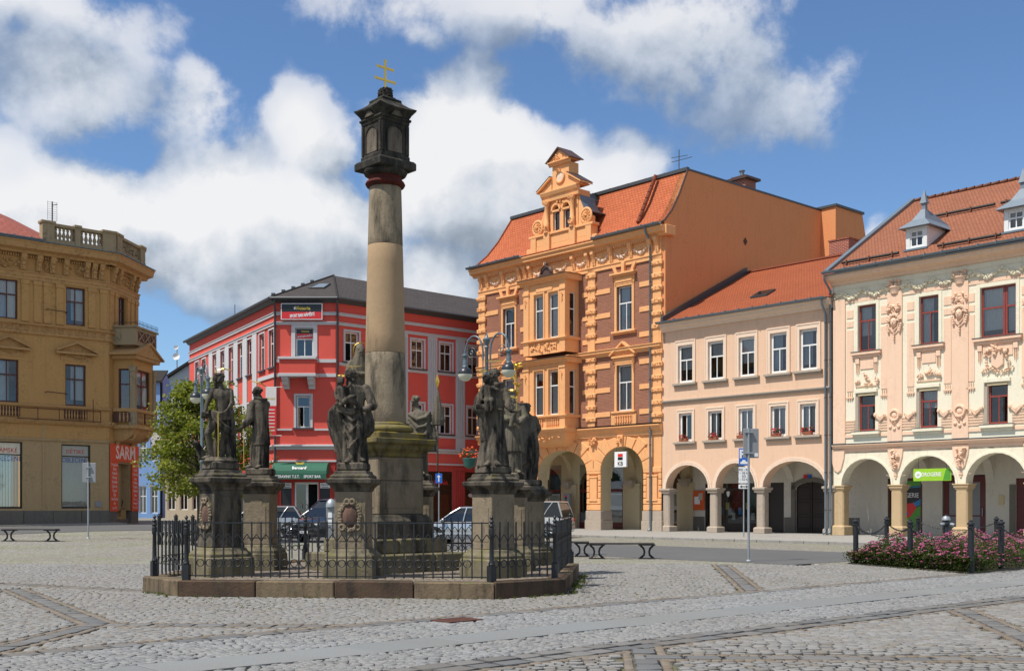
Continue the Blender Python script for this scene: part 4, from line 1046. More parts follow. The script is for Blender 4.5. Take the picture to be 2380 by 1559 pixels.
    for xl, xr, zs, zt in arches:      # voussoirs fan out over each arch
        n = 9
        for i in range(n):
            a0, a1 = (i+.04)/n, (i+.96)/n; long = .95 if i % 2 == 0 else .72
            if i == n//2: long = .85
            c = (xl+xr)/2; w = (xr-xl)/2; h = zt-zs; pts = []
            for tt in (a0, (a0+a1)/2, a1): an = pi-pi*tt; pts.append((c+w*cos(an), zs+h*sin(an)))
            for tt in (a1, a0):
                an = pi-pi*tt; X = c+(w+long)*cos(an); Z = zs+(h+long*.95)*sin(an); X = max(-.02, min(W+.02, X)); Z = min(Z, 5.75)
                lim = [p_ for p_ in piers if p_[0]-.01 <= (xl if cos(an) < 0 else xr) <= p_[1]+.01]
                if lim: mid = (lim[0][0]+lim[0][1])/2; X = max(X, mid+.02) if cos(an) < 0 else min(X, mid-.02)
                pts.append((X, Z))
            MB().prism(pts, 'y', -.09, .01).build('voussoir', OR, b, bevel=.025)
        m = MB(); cc = (xl+xr)/2; m.prism([(cc-.16, zt-.02),(cc+.16, zt-.02),(cc+.24, zt+.7),(cc-.24, zt+.7)], 'y', -.22, .01); k = m.build('keystone', OR, b, bevel=.02)
        relief(int(cc*13), .36, .5, 9, .12, False, 'pile').build('keystone_mask', OR, k).location = (cc, -.24, zt+.36)
    for x in (5.2, 10.88): relief(int(x*17), .5, .5, 10, .14, False, 'pile').build('lion_head', OR, b).location = (x, -.12, 5.55)
    # passage behind: back wall with shop openings, vault ribs
    back = 3.0; R_ = [(1.2,4.95),(6.7,10.6),(12.2,15.3)]
    bw = arcade(0, W, .12, 6.0, [(p, q, 2.9, 4.25) for p, q in R_], .35, 12, back); bw.build('passage_wall', MAT['beige_plaster'], b)
    MB().box(-.0, W, back-.03, back, .12, 1.1).build('passage_dado', MAT['granite_pier'], b)
    # the dado is cut where the shop fronts stand: they are set just in front of it
    for x0, x1 in R_:
        f = MB().box(x0-.02, x1+.02, back-.045, back+.06, .13, .55).box(x0, x1, back-.04, back+.05, 2.5, 2.68).box(x0, x0+.1, back-.04, back+.05, .5, 3.0).box(x1-.1, x1, back-.04, back+.05, .5, 3.0).build('shop_front', MAT['maroon'], b)
        MB().quad((x0,back-.035,.55),(x1,back-.035,.55),(x1,back-.035,4.3),(x0,back-.035,4.3)).build('pane', MAT['glass'], f, fix=False)
        MB().box(x0, x1, back-.032, back-.031, .6, 1.2).build('frosted_film', MAT['grey_panel'], f)
        p_ = MB().box(x1-1.35, x1-.15, back+.10, back+.12, 1.35, 2.4).build('poster_frame', MAT['sign_white'], f)
        MB().box(x1-1.25, x1-.25, back+.09, back+.099, 1.6, 2.3).build('poster', MAT['poster'], f)
    room_backing(b, 0, W, back+1.2, back+1.2, .1, 6)
    m = MB(); m.quad((0,.85,5.3),(W,.85,5.3),(W,back,5.3),(0,back,5.3)); m.build('passage_ceiling', MAT['beige_plaster'], b, fix=False)
    for x in (5.8, 11.4, 15.8):
        m = MB(); rs = []
        for i in range(9):
            t = pi*i/8; rs.append([(x-.18, .85+1.075*(1-cos(t)), 3.3+1.7*sin(t)), (x+.18, .85+1.075*(1-cos(t)), 3.3+1.7*sin(t)), (x+.18, .85+1.075*(1-cos(t)), 5.3), (x-.18, .85+1.075*(1-cos(t)), 5.3)])
        m.rings(rs); m.build('vault_rib', MAT['beige_plaster'], b); MB().sq([(.2,0),(.32,.25),(.36,.45)], (x+.0, back-.2), 2.75).build('vault_corbel', MAT['granite_pier'], b); MB().box(x-.7, x+.7, back-.2, back, .12, 3.0).build('wall_pier', MAT['beige_plaster'], b)
    downpipe_at(b, 15.6, 17.75, .13, -.2, .65, .065, True)
    # end wall on the left
    MB().quad((-.0,0,0),(0,18,0),(0,18,17.3),(0,0,17.3)).build('end_wall', MAT['orange_side'], b, fix=False)
    MB().quad((.02,.85,0),(.02,3.0,0),(.02,3.0,5.3),(.02,.85,5.3)).build('passage_end', MAT['beige_plaster'], b, fix=False)
    return b

def peach_house():
    b = row_thing('peach_house', 'plain peach house with ten white windows over three arches', 'house')
    x0, x1 = 16.34, 27.46; PE = MAT['peach']
    up = [(17.55,18.60),(19.70,20.76),(21.80,22.84),(23.84,24.88),(25.66,26.72)]; lo = [(17.62,18.55),(19.72,20.66),(21.80,22.74),(23.88,24.82),(25.70,26.64)]
    holes = [(a, c, 8.60, 10.72) for a, c in up]+[(a, c, 5.26, 6.86) for a, c in lo]
    wall(x0, x1, 4.2, 11.75, holes, 0, .28).build('wall', PE, b, fix=False); room_backing(b, x0, x1, .7, .7, 4.2, 12)
    for i, (a, c) in enumerate(up):
        window(b, a, c, 8.60, 10.72, MAT['white_frame'], 'T', .1, .12, .60, 'lace_blue' if i in (3,4) else ('lace' if i in (0,1,2) else None), cz=.62 if i < 3 else .1)
        MB().box(a-.18, a, -.05, .02, 8.60, 10.95).box(c, c+.18, -.05, .02, 8.60, 10.95).box(a-.0002, c+.0002, -.049, .02, 10.72, 10.95).box(a-.21, a-.15, -.075, .02, 8.6, 11.0).box(c+.15, c+.21, -.075, .02, 8.6, 11.0).box(a-.2, c+.2, -.074, .02, 10.93, 11.01).build('window_surround', MAT['peach_light'], b, bevel=.008)
        MB().box(a-.32, c+.32, -.2, .02, 8.46, 8.58).box(a-.26, c+.26, -.12, .02, 8.36, 8.46).build('window_sill', MAT['granite_pier'], b, bevel=.01)
    for i, (a, c) in enumerate(lo):
        window(b, a, c, 5.26, 6.86, MAT['white_frame'], 'I', .1, .12, .6, 'lace' if i > 0 else None, cz=0, ajar=1 if i == 0 else None)
        MB().box(a-.16, a, -.05, .02, 5.26, 7.02).box(c, c+.16, -.05, .02, 5.26, 7.02).box(a-.0002, c+.0002, -.049, .02, 6.86, 7.02).box(a-.19, a-.13, -.075, .02, 5.26, 7.07).box(c+.13, c+.19, -.075, .02, 5.26, 7.07).box(a-.18, c+.18, -.074, .02, 7.0, 7.08).build('window_surround', MAT['peach_light'], b, bevel=.008)
        MB().box(a-.32, c+.32, -.2, .02, 5.12, 5.24).box(a-.26, c+.26, -.12, .02, 5.02, 5.12).build('window_sill', MAT['granite_pier'], b, bevel=.01)
    cornice(x0+.03, x1+.1, [(0,0),(.1,0),(.1,.08),(.16,.1),(.16,.18),(0,.2)], 'string_course', MAT['granite_pier'], b, 7.48, 0, .01)
    cornice(x0+.03, x1+.15, [(0,0),(.1,0),(.14,.12),(.3,.22),(.34,.36),(.42,.4),(.42,.48),(0,.5)], 'eaves_cornice', MAT['peach_light'], b, 11.62, 0, .01)
    gutter(x0, x1+.05, -.54, 12.16, b, .12); MB().box(x0+.03, x1+.1, -.5, -.1, 12.125, 12.14).build('eaves_flashing', MAT['zinc'], b)
    # arcade
    ar = [(16.62,19.72,2.58,3.92),(20.22,22.88,2.58,3.94),(23.36,27.2,2.58,3.94)]
    arcade(x0, x1, 2.58, 4.2, ar, .62).build('arcade_wall', PE, b)
    m = MB()
    for xl, xr, zs, zt in ar: arch_ring(xl+.004, xr-.004, zs, zt-.004, .09, -.05, .03).build('arch_moulding', MAT['peach_light'], b); arch_ring(xl-.1, xr+.1, zs, zt+.1, .12, -.03, .02).build('arch_band', MAT['peach_light'], b)
    for k, (a, c) in enumerate(((16.34,16.78),(19.74,20.2),(22.9,23.34),(27.2,27.6))):
        m = MB().sq([(.36,0),(.36,.28),(.30,.34)], ((a+c)/2, .31), .12).sq([(.33,0),(.33,.1),(.4,.16),(.4,.26),(.34,.28)], ((a+c)/2, .31), 2.32)
        h = .26; ch = .08; cx = (a+c)/2
        m.prism([(cx-h+ch,.31-h),(cx+h-ch,.31-h),(cx+h,.31-h+ch),(cx+h,.31+h-ch),(cx+h-ch,.31+h),(cx-h+ch,.31+h),(cx-h,.31+h-ch),(cx-h,.31-h+ch)], 'z', .4, 2.4)
        m.build('arcade_pillar', MAT['granite_pier'], b, bevel=.015)
    # passage
    back = 2.8; s_ = -2.05
    wall(x0, x1+.2, .12, 4.3, [(17.25,20.95,.12,2.9),(21.6,22.75,.12,2.9),(23.5,25.5,.12,2.9)], back, .4).build('passage_wall', MAT['white_plaster'], b, fix=False)
    MB().box(21.6, 22.75, back+.15, back+.2, .12, 2.9).build('side_door', MAT['dark_wood'], b)
    for q0, q1 in ((16.36,17.22),(22.78,23.24),(25.78,27.44)): MB().box(q0, q1, back-.02, back, .12, .97).build('passage_dado', MAT['plinth_grey'], b)
    m = MB(); m.quad((x0,.62,4.1),(x1+.2,.62,4.1),(x1+.2,back,4.1),(x0,back,4.1)); m.build('passage_ceiling', MAT['white_plaster'], b, fix=False)
    for x in (20., 23.2):
        rs = []
        for i in range(9):
            t = pi*i/8; rs.append([(x-.2, .62+1.09*(1-cos(t)), 2.6+1.3*sin(t)), (x+.2, .62+1.09*(1-cos(t)), 2.6+1.3*sin(t)), (x+.2, .62+1.09*(1-cos(t)), 4.1), (x-.2, .62+1.09*(1-cos(t)), 4.1)])
        MB().rings(rs).build('vault_rib', MAT['white_plaster'], b)
    f = MB().box(17.25, 17.45, back+.02, back+.1, .12, 2.9).box(18.50, 18.67, back+.02, back+.1, .12, 2.9).box(19.95, 20.10, back+.02, back+.1, .12, 2.9).box(17.25, 20.95, back+.02, back+.1, .12, .6).box(17.25, 20.95, back+.02, back+.1, 2.5, 2.62).build('shop_front', MAT['dark_wood'], b)
    MB().quad((17.25,back+.05,.6),(20.95,back+.05,.6),(20.95,back+.05,2.9),(17.25,back+.05,2.9)).build('pane', MAT['glass'], f, fix=False)
    for k in range(7): q = 17.55+k*.45; MB().box(q, q+.24, back+.4, back+.45, .8+.3*(k % 3), 1.2+.3*(k % 3)).build('shop_display', MAT[('poster','bluegreen','sign_yellow')[k % 3]], f)
    MB().prism([(18.78,2.4),(18.9,2.46),(19.02,2.4),(18.98,2.2),(18.9,2.1),(18.82,2.2)], 'y', back+.035, back+.045).build('emblem', MAT['sign_white'], f)
    # dark panelled gate with arched stone frame
    g = MB().box(23.50, 24.48, back+.12, back+.2, .14, 2.9).box(24.52, 25.50, back+.12, back+.2, .14, 2.9).build('gate', MAT['dark_wood'], b)
    for q in (23.60, 24.62):
        for zz in (.35, 1.15, 1.95): MB().box(q, q+.78, back+.09, back+.12, zz, zz+.65).build('gate_panel', MAT['dark_wood'], g, bevel=.03)
    MB().box(23.25, 23.50, back-.06, back+.1, .12, 2.9).box(25.50, 25.75, back-.06, back+.1, .12, 2.9).build('gate_jamb', MAT['plinth_grey'], b)
    arch_ring(23.50, 25.50, 2.5, 2.9, .25, back-.06, back+.1).build('gate_arch', MAT['plinth_grey'], b)
    m = MB(); n = 10
    for i in range(n):
        a0, a1 = pi-pi*i/n, pi-pi*(i+1)/n; P = lambda an: (24.50+1.0*cos(an), 2.5+.4*sin(an)); (ax, az), (bx, bz) = P(a0), P(a1); m.prism([(ax,az),(bx,bz),(bx,2.95),(ax,2.95)], 'y', back-.01, back+.11)
    m.build('gate_spandrel', MAT['white_plaster'], b)
    room_backing(b, x0, x1, back+1.3, back+1.3, .1, 4.2)
    # roof with ridge, verge against the orange wall, skylight
    r = roof_patch('roof', 'tile_red', b, [[(x0+.26,-.45,12.12),(x1+.3,-.45,12.12),(x1+.3,7.6,16.05),(x0+.26,7.6,16.05)]])
    roof_patch('rear_roof', 'tile_red', r, [[(x1+.3,15,12),(x0+.26,15,12),(x0+.26,7.6,16.05),(x1+.3,7.6,16.05)]])
    MB().tube([(x0+.26,7.6,16.08),(x1+.4,7.6,16.08)], .11, 6).build('ridge_tiles', MAT['tile_red'], r); MB().prism([(-.45,12.12),(-.45,12.45),(7.6,16.4),(7.6,16.0)], 'x', x0+.25, x0+.42).build('wall_flashing', MAT['zinc_dark'], r)
    sk = MB().prism([(1.55,13.10),(1.52,13.2),(2.35,13.62),(2.42,13.5)], 'x', 21.4, 22.5).build('skylight', MAT['zinc_dark'], r); MB().quad((21.48,1.60,13.26),(22.42,1.60,13.26),(22.42,2.3,13.605),(21.48,2.3,13.605)).build('pane', MAT['car_glass'], sk, fix=False)
    downpipe_at(b, 27.28, 12.05, .16, -.14, .5, .06)
    c = MB().box(22.3, 23.6, 8.0, 9.2, 14.5, 17.1).build('chimney', MAT['chimney_brick'], b); MB().box(22.25, 23.65, 7.95, 9.25, 17.1, 17.17).build('chimney_cap', MAT['chimney_brick'], c)
    return b

def mask_face(seed, s=1.):
    """garlanded mask: face, hair, ribbons and drops"""
    m = MB(); m.ball((0,-.05,0), (.16*s,.12*s,.22*s), 10, 8); m.ball((0,-.17*s,-.02*s), (.03*s,.05*s,.07*s), 6, 5); m.ball((0,-.13*s,-.12*s), (.06*s,.04*s,.02*s), 6, 4)
    for q in (-1, 1): m.ball((q*.06*s,-.15*s,.06*s), (.035*s,.03*s,.018*s), 6, 4)
    rg = random.Random(seed)
    for k in range(16):
        a = pi*(k/15)*1.2-.1*pi; m.ball((.30*s*cos(a)*rg.uniform(.7,1.1), -.06, .14*s+.20*s*sin(a)), (.11*s,.08,.06*s), 6, 4, Matrix.Rotation(-a+rg.uniform(-.5,.5), 3, 'Y'))
    for q in (-1, 1):
        m.tube([(q*.26*s,-.05,.0),(q*.22*s,-.08,-.22*s),(q*.06*s,-.08,-.36*s),(0,-.08,-.38*s)], .025*s, 5)
        for k in range(4): m.ball((q*(.34-.02*k)*s, -.04, -.1*s-.1*s*k), (.06*s,.05,.06*s), 6, 4)
    for k in range(4): m.ball((0,-.05,-.45*s-.11*s*k), (.05*s,.05,.05*s), 6, 4)
    return m

def cream_house():
    b = row_thing('cream_house', 'cream and salmon stucco house with masks, dormers and arcade', 'house')
    x0, x1 = 27.66, 47.; CR = MAT['cream']; SA = MAT['salmon']
    pit = 3.285; bays = [29.52, 32.78, 36.09, 39.4, 42.7]
    up = [(29.04,30.04),(32.30,33.28),(35.28,36.92),(38.9,39.9),(42.2,43.2)]; lo = [(29.07,29.98),(32.32,33.22),(35.62,36.55),(38.95,39.85),(42.25,43.15)]
    holes = [(a, c, 9.24, 11.52) for a, c in up]+[(a, c, 5.30, 7.18) for a, c in lo]
    wall(x0, x1, 4.2, 12.75, holes, 0, .35).build('wall', CR, b, fix=False); room_backing(b, x0, x1, .8, .8, 4.2, 13)
    for i, (a, c) in enumerate(up):
        if i == 2: 
            mid = a+(c-a)*.66
            window(b, a, mid, 9.24, 11.52, MAT['red_frame'], 'H', .14, .09, .58, 'lace', cz=.15); window(b, mid+.02, c, 9.24, 11.52, MAT['red_frame'], 'H', .14, .09, .58, 'lace', cz=.1)
        else: window(b, a, c, 9.24, 11.52, MAT['red_frame'], 'T', .14, .09, .66, 'lace', cz=.0)
    for i, (a, c) in enumerate(lo): window(b, a, c, 5.30, 7.18, MAT['red_frame'], 'T', .14, .09, .66, None if i != 1 else 'lace', cz=.5, ajar=2 if i < 3 else None)
    for i, (a, c) in enumerate(up):
        m = MB().box(a-.3, a-.12, -.035, .01, 9.35, 11.75); d = .12
        MB().box(a-.16, a, -.04, .02, 9.24, 11.68).box(c, c+.16, -.04, .02, 9.24, 11.68).box(a-.0003, c+.0003, -.039, .02, 11.52, 11.7).build('window_surround', CR, b, bevel=.008)
        MB().box(a-.30, c+.30, -.2, .02, 9.06, 9.22).box(a-.22, c+.22, -.12, .02, 8.92, 9.06).build('window_sill', SA, b, bevel=.015); MB().box(a-.32, c+.32, -.23, .0, 9.22, 9.235).build('sill_flashing', MAT['zinc_dark'], b)
        # salmon panels left and right of the window
        for q0, q1 in ((a-.62, a-.26), (c+.26, c+.62)):
            MB().box(q0, q1, -.03, .01, 7.3, 10.35).build('salmon_panel', SA, b, bevel=.006); MB().box(q0, q1, -.03, .01, 10.5, 10.8).build('salmon_panel', SA, b, bevel=.006); MB().box(q0, q1, -.03, .01, 10.95, 11.35).build('salmon_panel', SA, b, bevel=.006)
            for j in range(3): MB().box(q0+.06+j*.11, q0+.1+j*.11, -.06, .0, 6.85, 7.25).build('drip', SA, b)
            MB().box(q0-.02, q1+.02, -.07, 0., 6.95, 7.02).build('drip_band', SA, b)
        MB().box(a-.5, c+.5, -.03, .01, 11.78, 11.92).build('lintel_band', SA, b, bevel=.006)
        # hanging apron below the sill
        MB().box(a+.14, c-.14, -.04, .01, 8.35, 8.92).build('apron_panel', SA, b, bevel=.006)
        for q in (a, c):
            MB().box(q-.11, q+.11, -.09, .01, 8.62, 8.9).build('bracket_block', SA, b, bevel=.015)
            for j in (-.07, 0, .07): MB().box(q+j-.015, q+j+.015, -.06, .01, 8.2-.1*(j == 0), 8.62).build('drip', SA, b)
        cx = (a+c)/2
        if i == 2:
            m = MB().prism([(cx-.28,8.6),(cx+.28,8.6),(cx+.28,7.95),(cx,7.75),(cx-.28,7.95)], 'y', -.1, .01); m.build('shield', SA, b, bevel=.03); relief(61, .9, .5, 14, .12, True, 'pile').build('shield_crest', SA, b).location = (cx, -.08, 8.62)
            for q in (-1, 1): relief(62+q, .35, 1.2, 11, .1, True, 'drop').build('shield_garland', SA, b).location = (cx+q*.48, -.05, 8.1)
            relief(66, 1.5, .3, 18, .09, True, 'vine').build('leaf_relief', SA, b).location = (cx, -.05, 7.72)
        else:
            relief(50+i, 1.25, .42, 16, .1, True, 'pile').build('leaf_relief', SA, b).location = (cx, -.05, 7.72); relief(55+i, .3, .55, 7, .1, True, 'pile').build('leaf_spray', SA, b).location = (cx, -.06, 8.0)
            MB().box(cx-.62, cx+.62, -.06, .01, 7.5, 7.56).build('leaf_bar', SA, b)
    for i, (a, c) in enumerate(lo):
        MB().box(a-.14, c+.14, -.12, .02, 7.18, 7.36).build('window_lintel', CR, b, bevel=.01); MB().box(a, c, -.06, .03, 7.04, 7.17).build('roller_box', MAT['beige_plaster'], b)
        MB().box(a-.3, c+.3, -.2, .02, 5.12, 5.28).box(a-.24, c+.24, -.1, .02, 5.0, 5.12).build('window_sill', CR, b, bevel=.01); MB().box(a-.32, c+.32, -.22, 0, 5.281, 5.295).build('sill_flashing', MAT['zinc_dark'], b)
        MB().box(a-.17, a-.001, -.02, .0, 5.3, 7.18).build('jamb_panel', MAT['granite_pier'], b)
    # pilasters with masks, baskets, wreaths
    pil = [(30.66,31.44),(33.94,34.74),(37.3,38.1),(40.6,41.4),(44.,44.8)]
    pil0 = [(27.66,28.35)]
    for i, (a, c) in enumerate(pil0+pil):
        MB().box(a, c, -.07, .01, 4.72, 11.95).build('pilaster', SA, b, bevel=.012)
        if i == 0: continue
        cx = (a+c)/2
        mask_face(i, 1.05).build('mask', SA, b, auto=60).location = (cx, -.10, 10.45)
        relief(20+i, .7, .55, 14, .1, True, 'pile').build('acanthus', SA, b).location = (cx, -.09, 11.2); MB().torus((cx,-.12,11.05), .12, .04, 'y', 10, 5).build('scroll', SA, b)
        MB().lathe([(.2,0),(.3,.28),(.34,.30),(.34,.36),(.2,.36)], 10, (cx, -.06), 11.85, sy=.5).build('flower_basket', SA, b, auto=40); relief(30+i, .6, .35, 14, .14, False, 'pile').build('basket_flowers', SA, b).location = (cx, -.1, 12.36)
        m = MB(); m.torus((cx,-.1,5.98), .24, .075, 'y', 16, 6); m.ball((cx,-.08,5.98), (.16,.06,.16), 8, 6); m.build('wreath', SA, b, auto=60)
        for q in (-1, 1):
            relief(70+i, .3, .2, 6, .08, True, 'pile').build('wreath_leaf', SA, b).location = (cx+q*.4, -.08, 6.0)
            m = MB()
            for k in range(4): m.tube([(cx+q*.52,-.08,6.06-.02*k),(cx+q*.75,-.10,5.92-.06*k),(cx+q*1.0,-.08,6.06-.02*k)], .035, 5)
            m.build('drapery_swag', SA, b); MB().ball((cx+q*1.02,-.08,6.05), (.1,.07,.12), 8, 6).build('swag_rosette', SA, b)
        for k in range(3): MB().ball((cx+(-.22,0,.22)[k],-.09,5.42-.1*(k == 1)), (.085,.06,.085), 8, 6).build('pendant', SA, b)
        relief(24+i, .4, .3, 8, .08, True, 'drop').build('ribbon', SA, b).location = (cx, -.08, 5.65)
    # horizontal flutes between pilasters on the lower storey
    seg = [(28.35,28.88),(30.15,30.66),(31.44,32.13),(33.40,33.94),(34.74,35.43),(36.74,37.3),(38.1,38.75),(40.05,40.6)]
    for a, c in seg:
        for k in range(5): MB().box(a+.005, c-.005, -.045, .01, 5.28+k*.13, 5.345+k*.13).build('flute_band', SA, b)
        MB().box(a+.005, c-.005, -.05, .01, 5.0, 5.16).build('base_band', SA, b)
    # frieze of leaves under the eaves
    MB().box(x0, x1, -.03, .01, 12.42, 12.44).build('frieze_line', CR, b)
    edges = [x0+.1]+[q for p_ in pil for q in ((p_[0]+p_[1])/2-.34, (p_[0]+p_[1])/2+.34)]
    for i in range(0, len(edges)-1, 2):
        a, c = edges[i], edges[i+1]; relief(200+i, c-a, .42, int((c-a)*26), .1, True, 'vine').build('leaf_frieze', CR, b).location = ((a+c)/2, -.04, 12.1)
        MB().box(a, c, -.035, .01, 11.72, 11.78).build('frieze_base', SA, b)
    cornice(x0-.1, x1, [(0,0),(.1,0),(.16,.12),(.5,.26),(.58,.44),(.58,.5),(0,.55)], 'eaves_cornice', SA, b, 12.68, 0, .01); MB().box(x0-.15, x1, -.74, -.5, 13.15, 13.185).build('eaves_flashing', MAT['zinc'], b)
    gutter(x0-.2, x1, -.72, 13.34, b, .12, step=.85)
    cornice(x0, x1, [(0,0),(.1,0),(.14,.08),(.22,.14),(.22,.2),(0,.22)], 'string_course', SA, b, 4.46, 0, .01); MB().box(x0-.02, x1, -.25, 0, 4.685, 4.70).build('string_flashing', MAT['zinc'], b)
    # arcade
    ar = [(28.12,30.86,2.62,3.93),(31.30,34.12,2.62,3.97),(34.60,37.42,2.62,4.0),(37.9,40.7,2.62,4.0),(41.2,44.,2.62,4.)]
    arcade(x0, x1, 2.62, 4.46, ar, .65).build('arcade_wall', CR, b)
    for xl, xr, zs, zt in ar:
        arch_ring(xl+.004, xr-.004, zs, zt-.004, .10, -.05, .03).build('arch_moulding', CR, b)
        for k in range(7):
            an = pi*(k+.5)/7; cx = (xl+xr)/2; w = (xr-xl)/2
            p0 = Vector((cx+(w+.11)*cos(an), zs+(zt-zs+.11)*sin(an))); p1 = Vector((cx+(w+.8)*cos(an), zs+(zt-zs+.8)*sin(an)))
            if p1.y > 4.44: p1 = p0.lerp(p1, max(.1, (4.44-p0.y)/(p1.y-p0.y)))
            n_ = (p1-p0).normalized(); s_ = Vector((-n_.y, n_.x))*.008
            MB().prism([tuple(p0-s_), tuple(p0+s_), tuple(p1+s_), tuple(p1-s_)], 'y', -.003, .01).build('joint_line', SA, b)
        MB().box(xl+.1, xr-.1, -.035, .01, 4.28, 4.46).build('salmon_band', SA, b, bevel=.006)
    pill = [(27.68,28.14),(30.86,31.30),(34.12,34.60),(37.42,37.9),(40.7,41.2)]
    for i, (a, c) in enumerate(pill):
        cx = (a+c)/2; h = .29; ch = .07
        m = MB().prism([(cx-h+ch,.32-h),(cx+h-ch,.32-h),(cx+h,.32-h+ch),(cx+h,.32+h-ch),(cx+h-ch,.32+h),(cx-h+ch,.32+h),(cx-h,.32+h-ch),(cx-h,.32-h+ch)], 'z', .5, 2.4)
        m.sq([(.40,0),(.40,.42),(.34,.5)], (cx, .32), .12).sq([(.31,0),(.31,.06),(.36,.1),(.36,.2),(.40,.22),(.40,.28)], (cx, .32), 2.35); m.build('arcade_pillar', MAT['sandstone_pier'], b, bevel=.015)
        m = MB().prism([(cx-.42,4.44),(cx+.42,4.44),(cx+.36,3.95),(cx+.2,3.4),(cx,3.25),(cx-.2,3.4),(cx-.36,3.95)], 'y', -.07, .01); m.build('spandrel_bracket', SA, b, bevel=.02)
        if i: relief(300+i, .5, .85, 22, .13, False, 'drop').build('spandrel_fruit', SA, b).location = (cx, -.1, 3.85); MB().box(cx-.09, cx+.09, -.05, .01, 3.05, 3.22).box(cx-.05, cx+.05, -.05, .01, 2.93, 3.0).build('spandrel_drop', SA, b)
    back = 2.8
    wall(x0, x1, .12, 4.4, [(29.05,30.95,.12,3.0),(32.0,34.2,.12,3.1),(35.65,37.2,.12,2.9)], back, .4).build('passage_wall', MAT['white_plaster'], b, fix=False)
    MB().quad((x0,.65,4.2),(x1,.65,4.2),(x1,back,4.2),(x0,back,4.2)).build('passage_ceiling', MAT['white_plaster'], b, fix=False)
    for x in (31.1, 34.4, 37.6):
        rs = []
        for i in range(9):
            t = pi*i/8; rs.append([(x-.2, .65+1.075*(1-cos(t)), 2.7+1.3*sin(t)), (x+.2, .65+1.075*(1-cos(t)), 2.7+1.3*sin(t)), (x+.2, .65+1.075*(1-cos(t)), 4.2), (x-.2, .65+1.075*(1-cos(t)), 4.2)])
        MB().rings(rs).build('vault_rib', MAT['white_plaster'], b)
    # chemist's window poster, red doors
    f = MB().box(29.05, 29.17, back+.05, back+.15, .12, 3.).box(30.83, 30.95, back+.05, back+.15, .12, 3.).box(29.05, 30.95, back+.05, back+.15, 2.86, 3.0).box(29.05, 30.95, back+.05, back+.15, .12, .35).build('shop_window', MAT['brown_frame'], b)
    MB().box(29.17, 30.83, back+.10, back+.12, .35, 2.86).build('window_film', MAT['sign_black'], f); y = back+.095
    MB().prism([(29.17,2.5),(30.83,2.62),(30.83,2.86),(29.17,2.86)], 'y', y, y+.004).build('film_green', MAT['sign_dkgreen'], f); MB().prism([(29.17,2.42),(30.83,2.54),(30.83,2.60),(29.17,2.48)], 'y', y, y+.004).build('film_blue', MAT['bluegreen'], f)
    MB().prism([(29.17,.36),(30.83,.36),(30.83,1.62),(29.17,1.0)], 'y', y, y+.003).build('film_green', MAT['sign_dkgreen'], f); MB().prism([(29.17,1.04),(30.83,1.66),(30.83,1.95),(29.17,1.2)], 'y', y, y+.003).build('film_blue', MAT['bluegreen'], f)
    text_mesh('DROGERIE', .34, MAT['sign_white'], f, (30.03, y-.002, 2.12), sx=.85)
    MB().prism([(29.55,1.3),(29.85,.95),(30.25,1.05),(30.60,1.5),(30.40,1.75),(29.95,1.7),(29.80,1.85)], 'y', y-.006, y-.002).build('film_figure', MAT['sign_red'], f); MB().prism([(29.65,1.15),(29.90,.92),(30.15,1.2),(29.95,1.45)], 'y', y-.010, y-.007).build('film_figure', MAT['sign_blue'], f)
    MB().prism([(29.55,.7),(29.80,1.0),(30.00,.95),(29.85,.45)], 'y', y-.006, y-.002).build('film_figure', MAT['sign_white'], f); MB().prism([(30.00,.95),(30.20,.9),(30.25,.5),(30.05,.5)], 'y', y-.006, y-.002).build('film_figure', MAT['sign_green'], f)
    for x in (32.05, 33.12):
        d = MB().box(x, x+1.05, back+.05, back+.13, .14, 3.05).build('door', MAT['maroon'], b); MB().box(x+.3, x+.78, back+.035, back+.05, 1.15, 2.75).build('pane', MAT['grey_panel'], d); MB().box(x+.3, x+.78, back+.035, back+.05, .45, 1.08).build('pane', MAT['grey_panel'], d); MB().tube([(x+.92,back-.02,1.1),(x+.92,back-.02,1.5)], .018, 6).build('handle', MAT['galv'], d)
    d = MB().box(35.65, 37.2, back+.05, back+.13, .14, 2.9).build('door', MAT['maroon'], b)
    for x in (35.36, 37.21): MB().box(x, x+.28, back-.05, back+.1, .12, 2.6).build('door_jamb', MAT['plinth_grey'], b)
    MB().box(34.85, 35.1, back-.06, back, 1.65, 2.1).build('meter_box', MAT['beige_plaster'], b); room_backing(b, x0, x1, back+1.3, back+1.3, .1, 4.2)
    # roof, dormers, snow guards
    ye, ze, yr, zr = -.55, 13.3, 8., 18.4; rf = lambda y: ze+(zr-ze)*(y-ye)/(yr-ye)
    r = roof_patch('roof', 'tile_old', b, [[(x0-.1,ye,ze),(x1,ye,ze),(x1,yr,zr),(x0-.1,yr,zr)]]); roof_patch('rear_roof', 'tile_old', r, [[(x1,16,13.3),(x0-.1,16,13.3),(x0-.1,yr,zr),(x1,yr,zr)]])
    n = 40
    for i in range(n): x = x0+i*.44; MB().tube([(x,yr,zr+.02),(x+.4,yr,zr+.05)], [.10,.125], 7).build('ridge_tile', MAT['tile_old'], r)
    MB().prism([(ye,ze+.02),(ye,ze+.16),(yr,zr+.2),(yr,zr+.02)], 'x', x0-.22, x0+.06).build('verge_flashing', MAT['zinc'], r)
    MB().prism([(0,12.0),(0,13.3),(yr,zr),(16,13.2),(16,12.)], 'x', x0-.12, x0-.02).build('end_wall', CR, b)
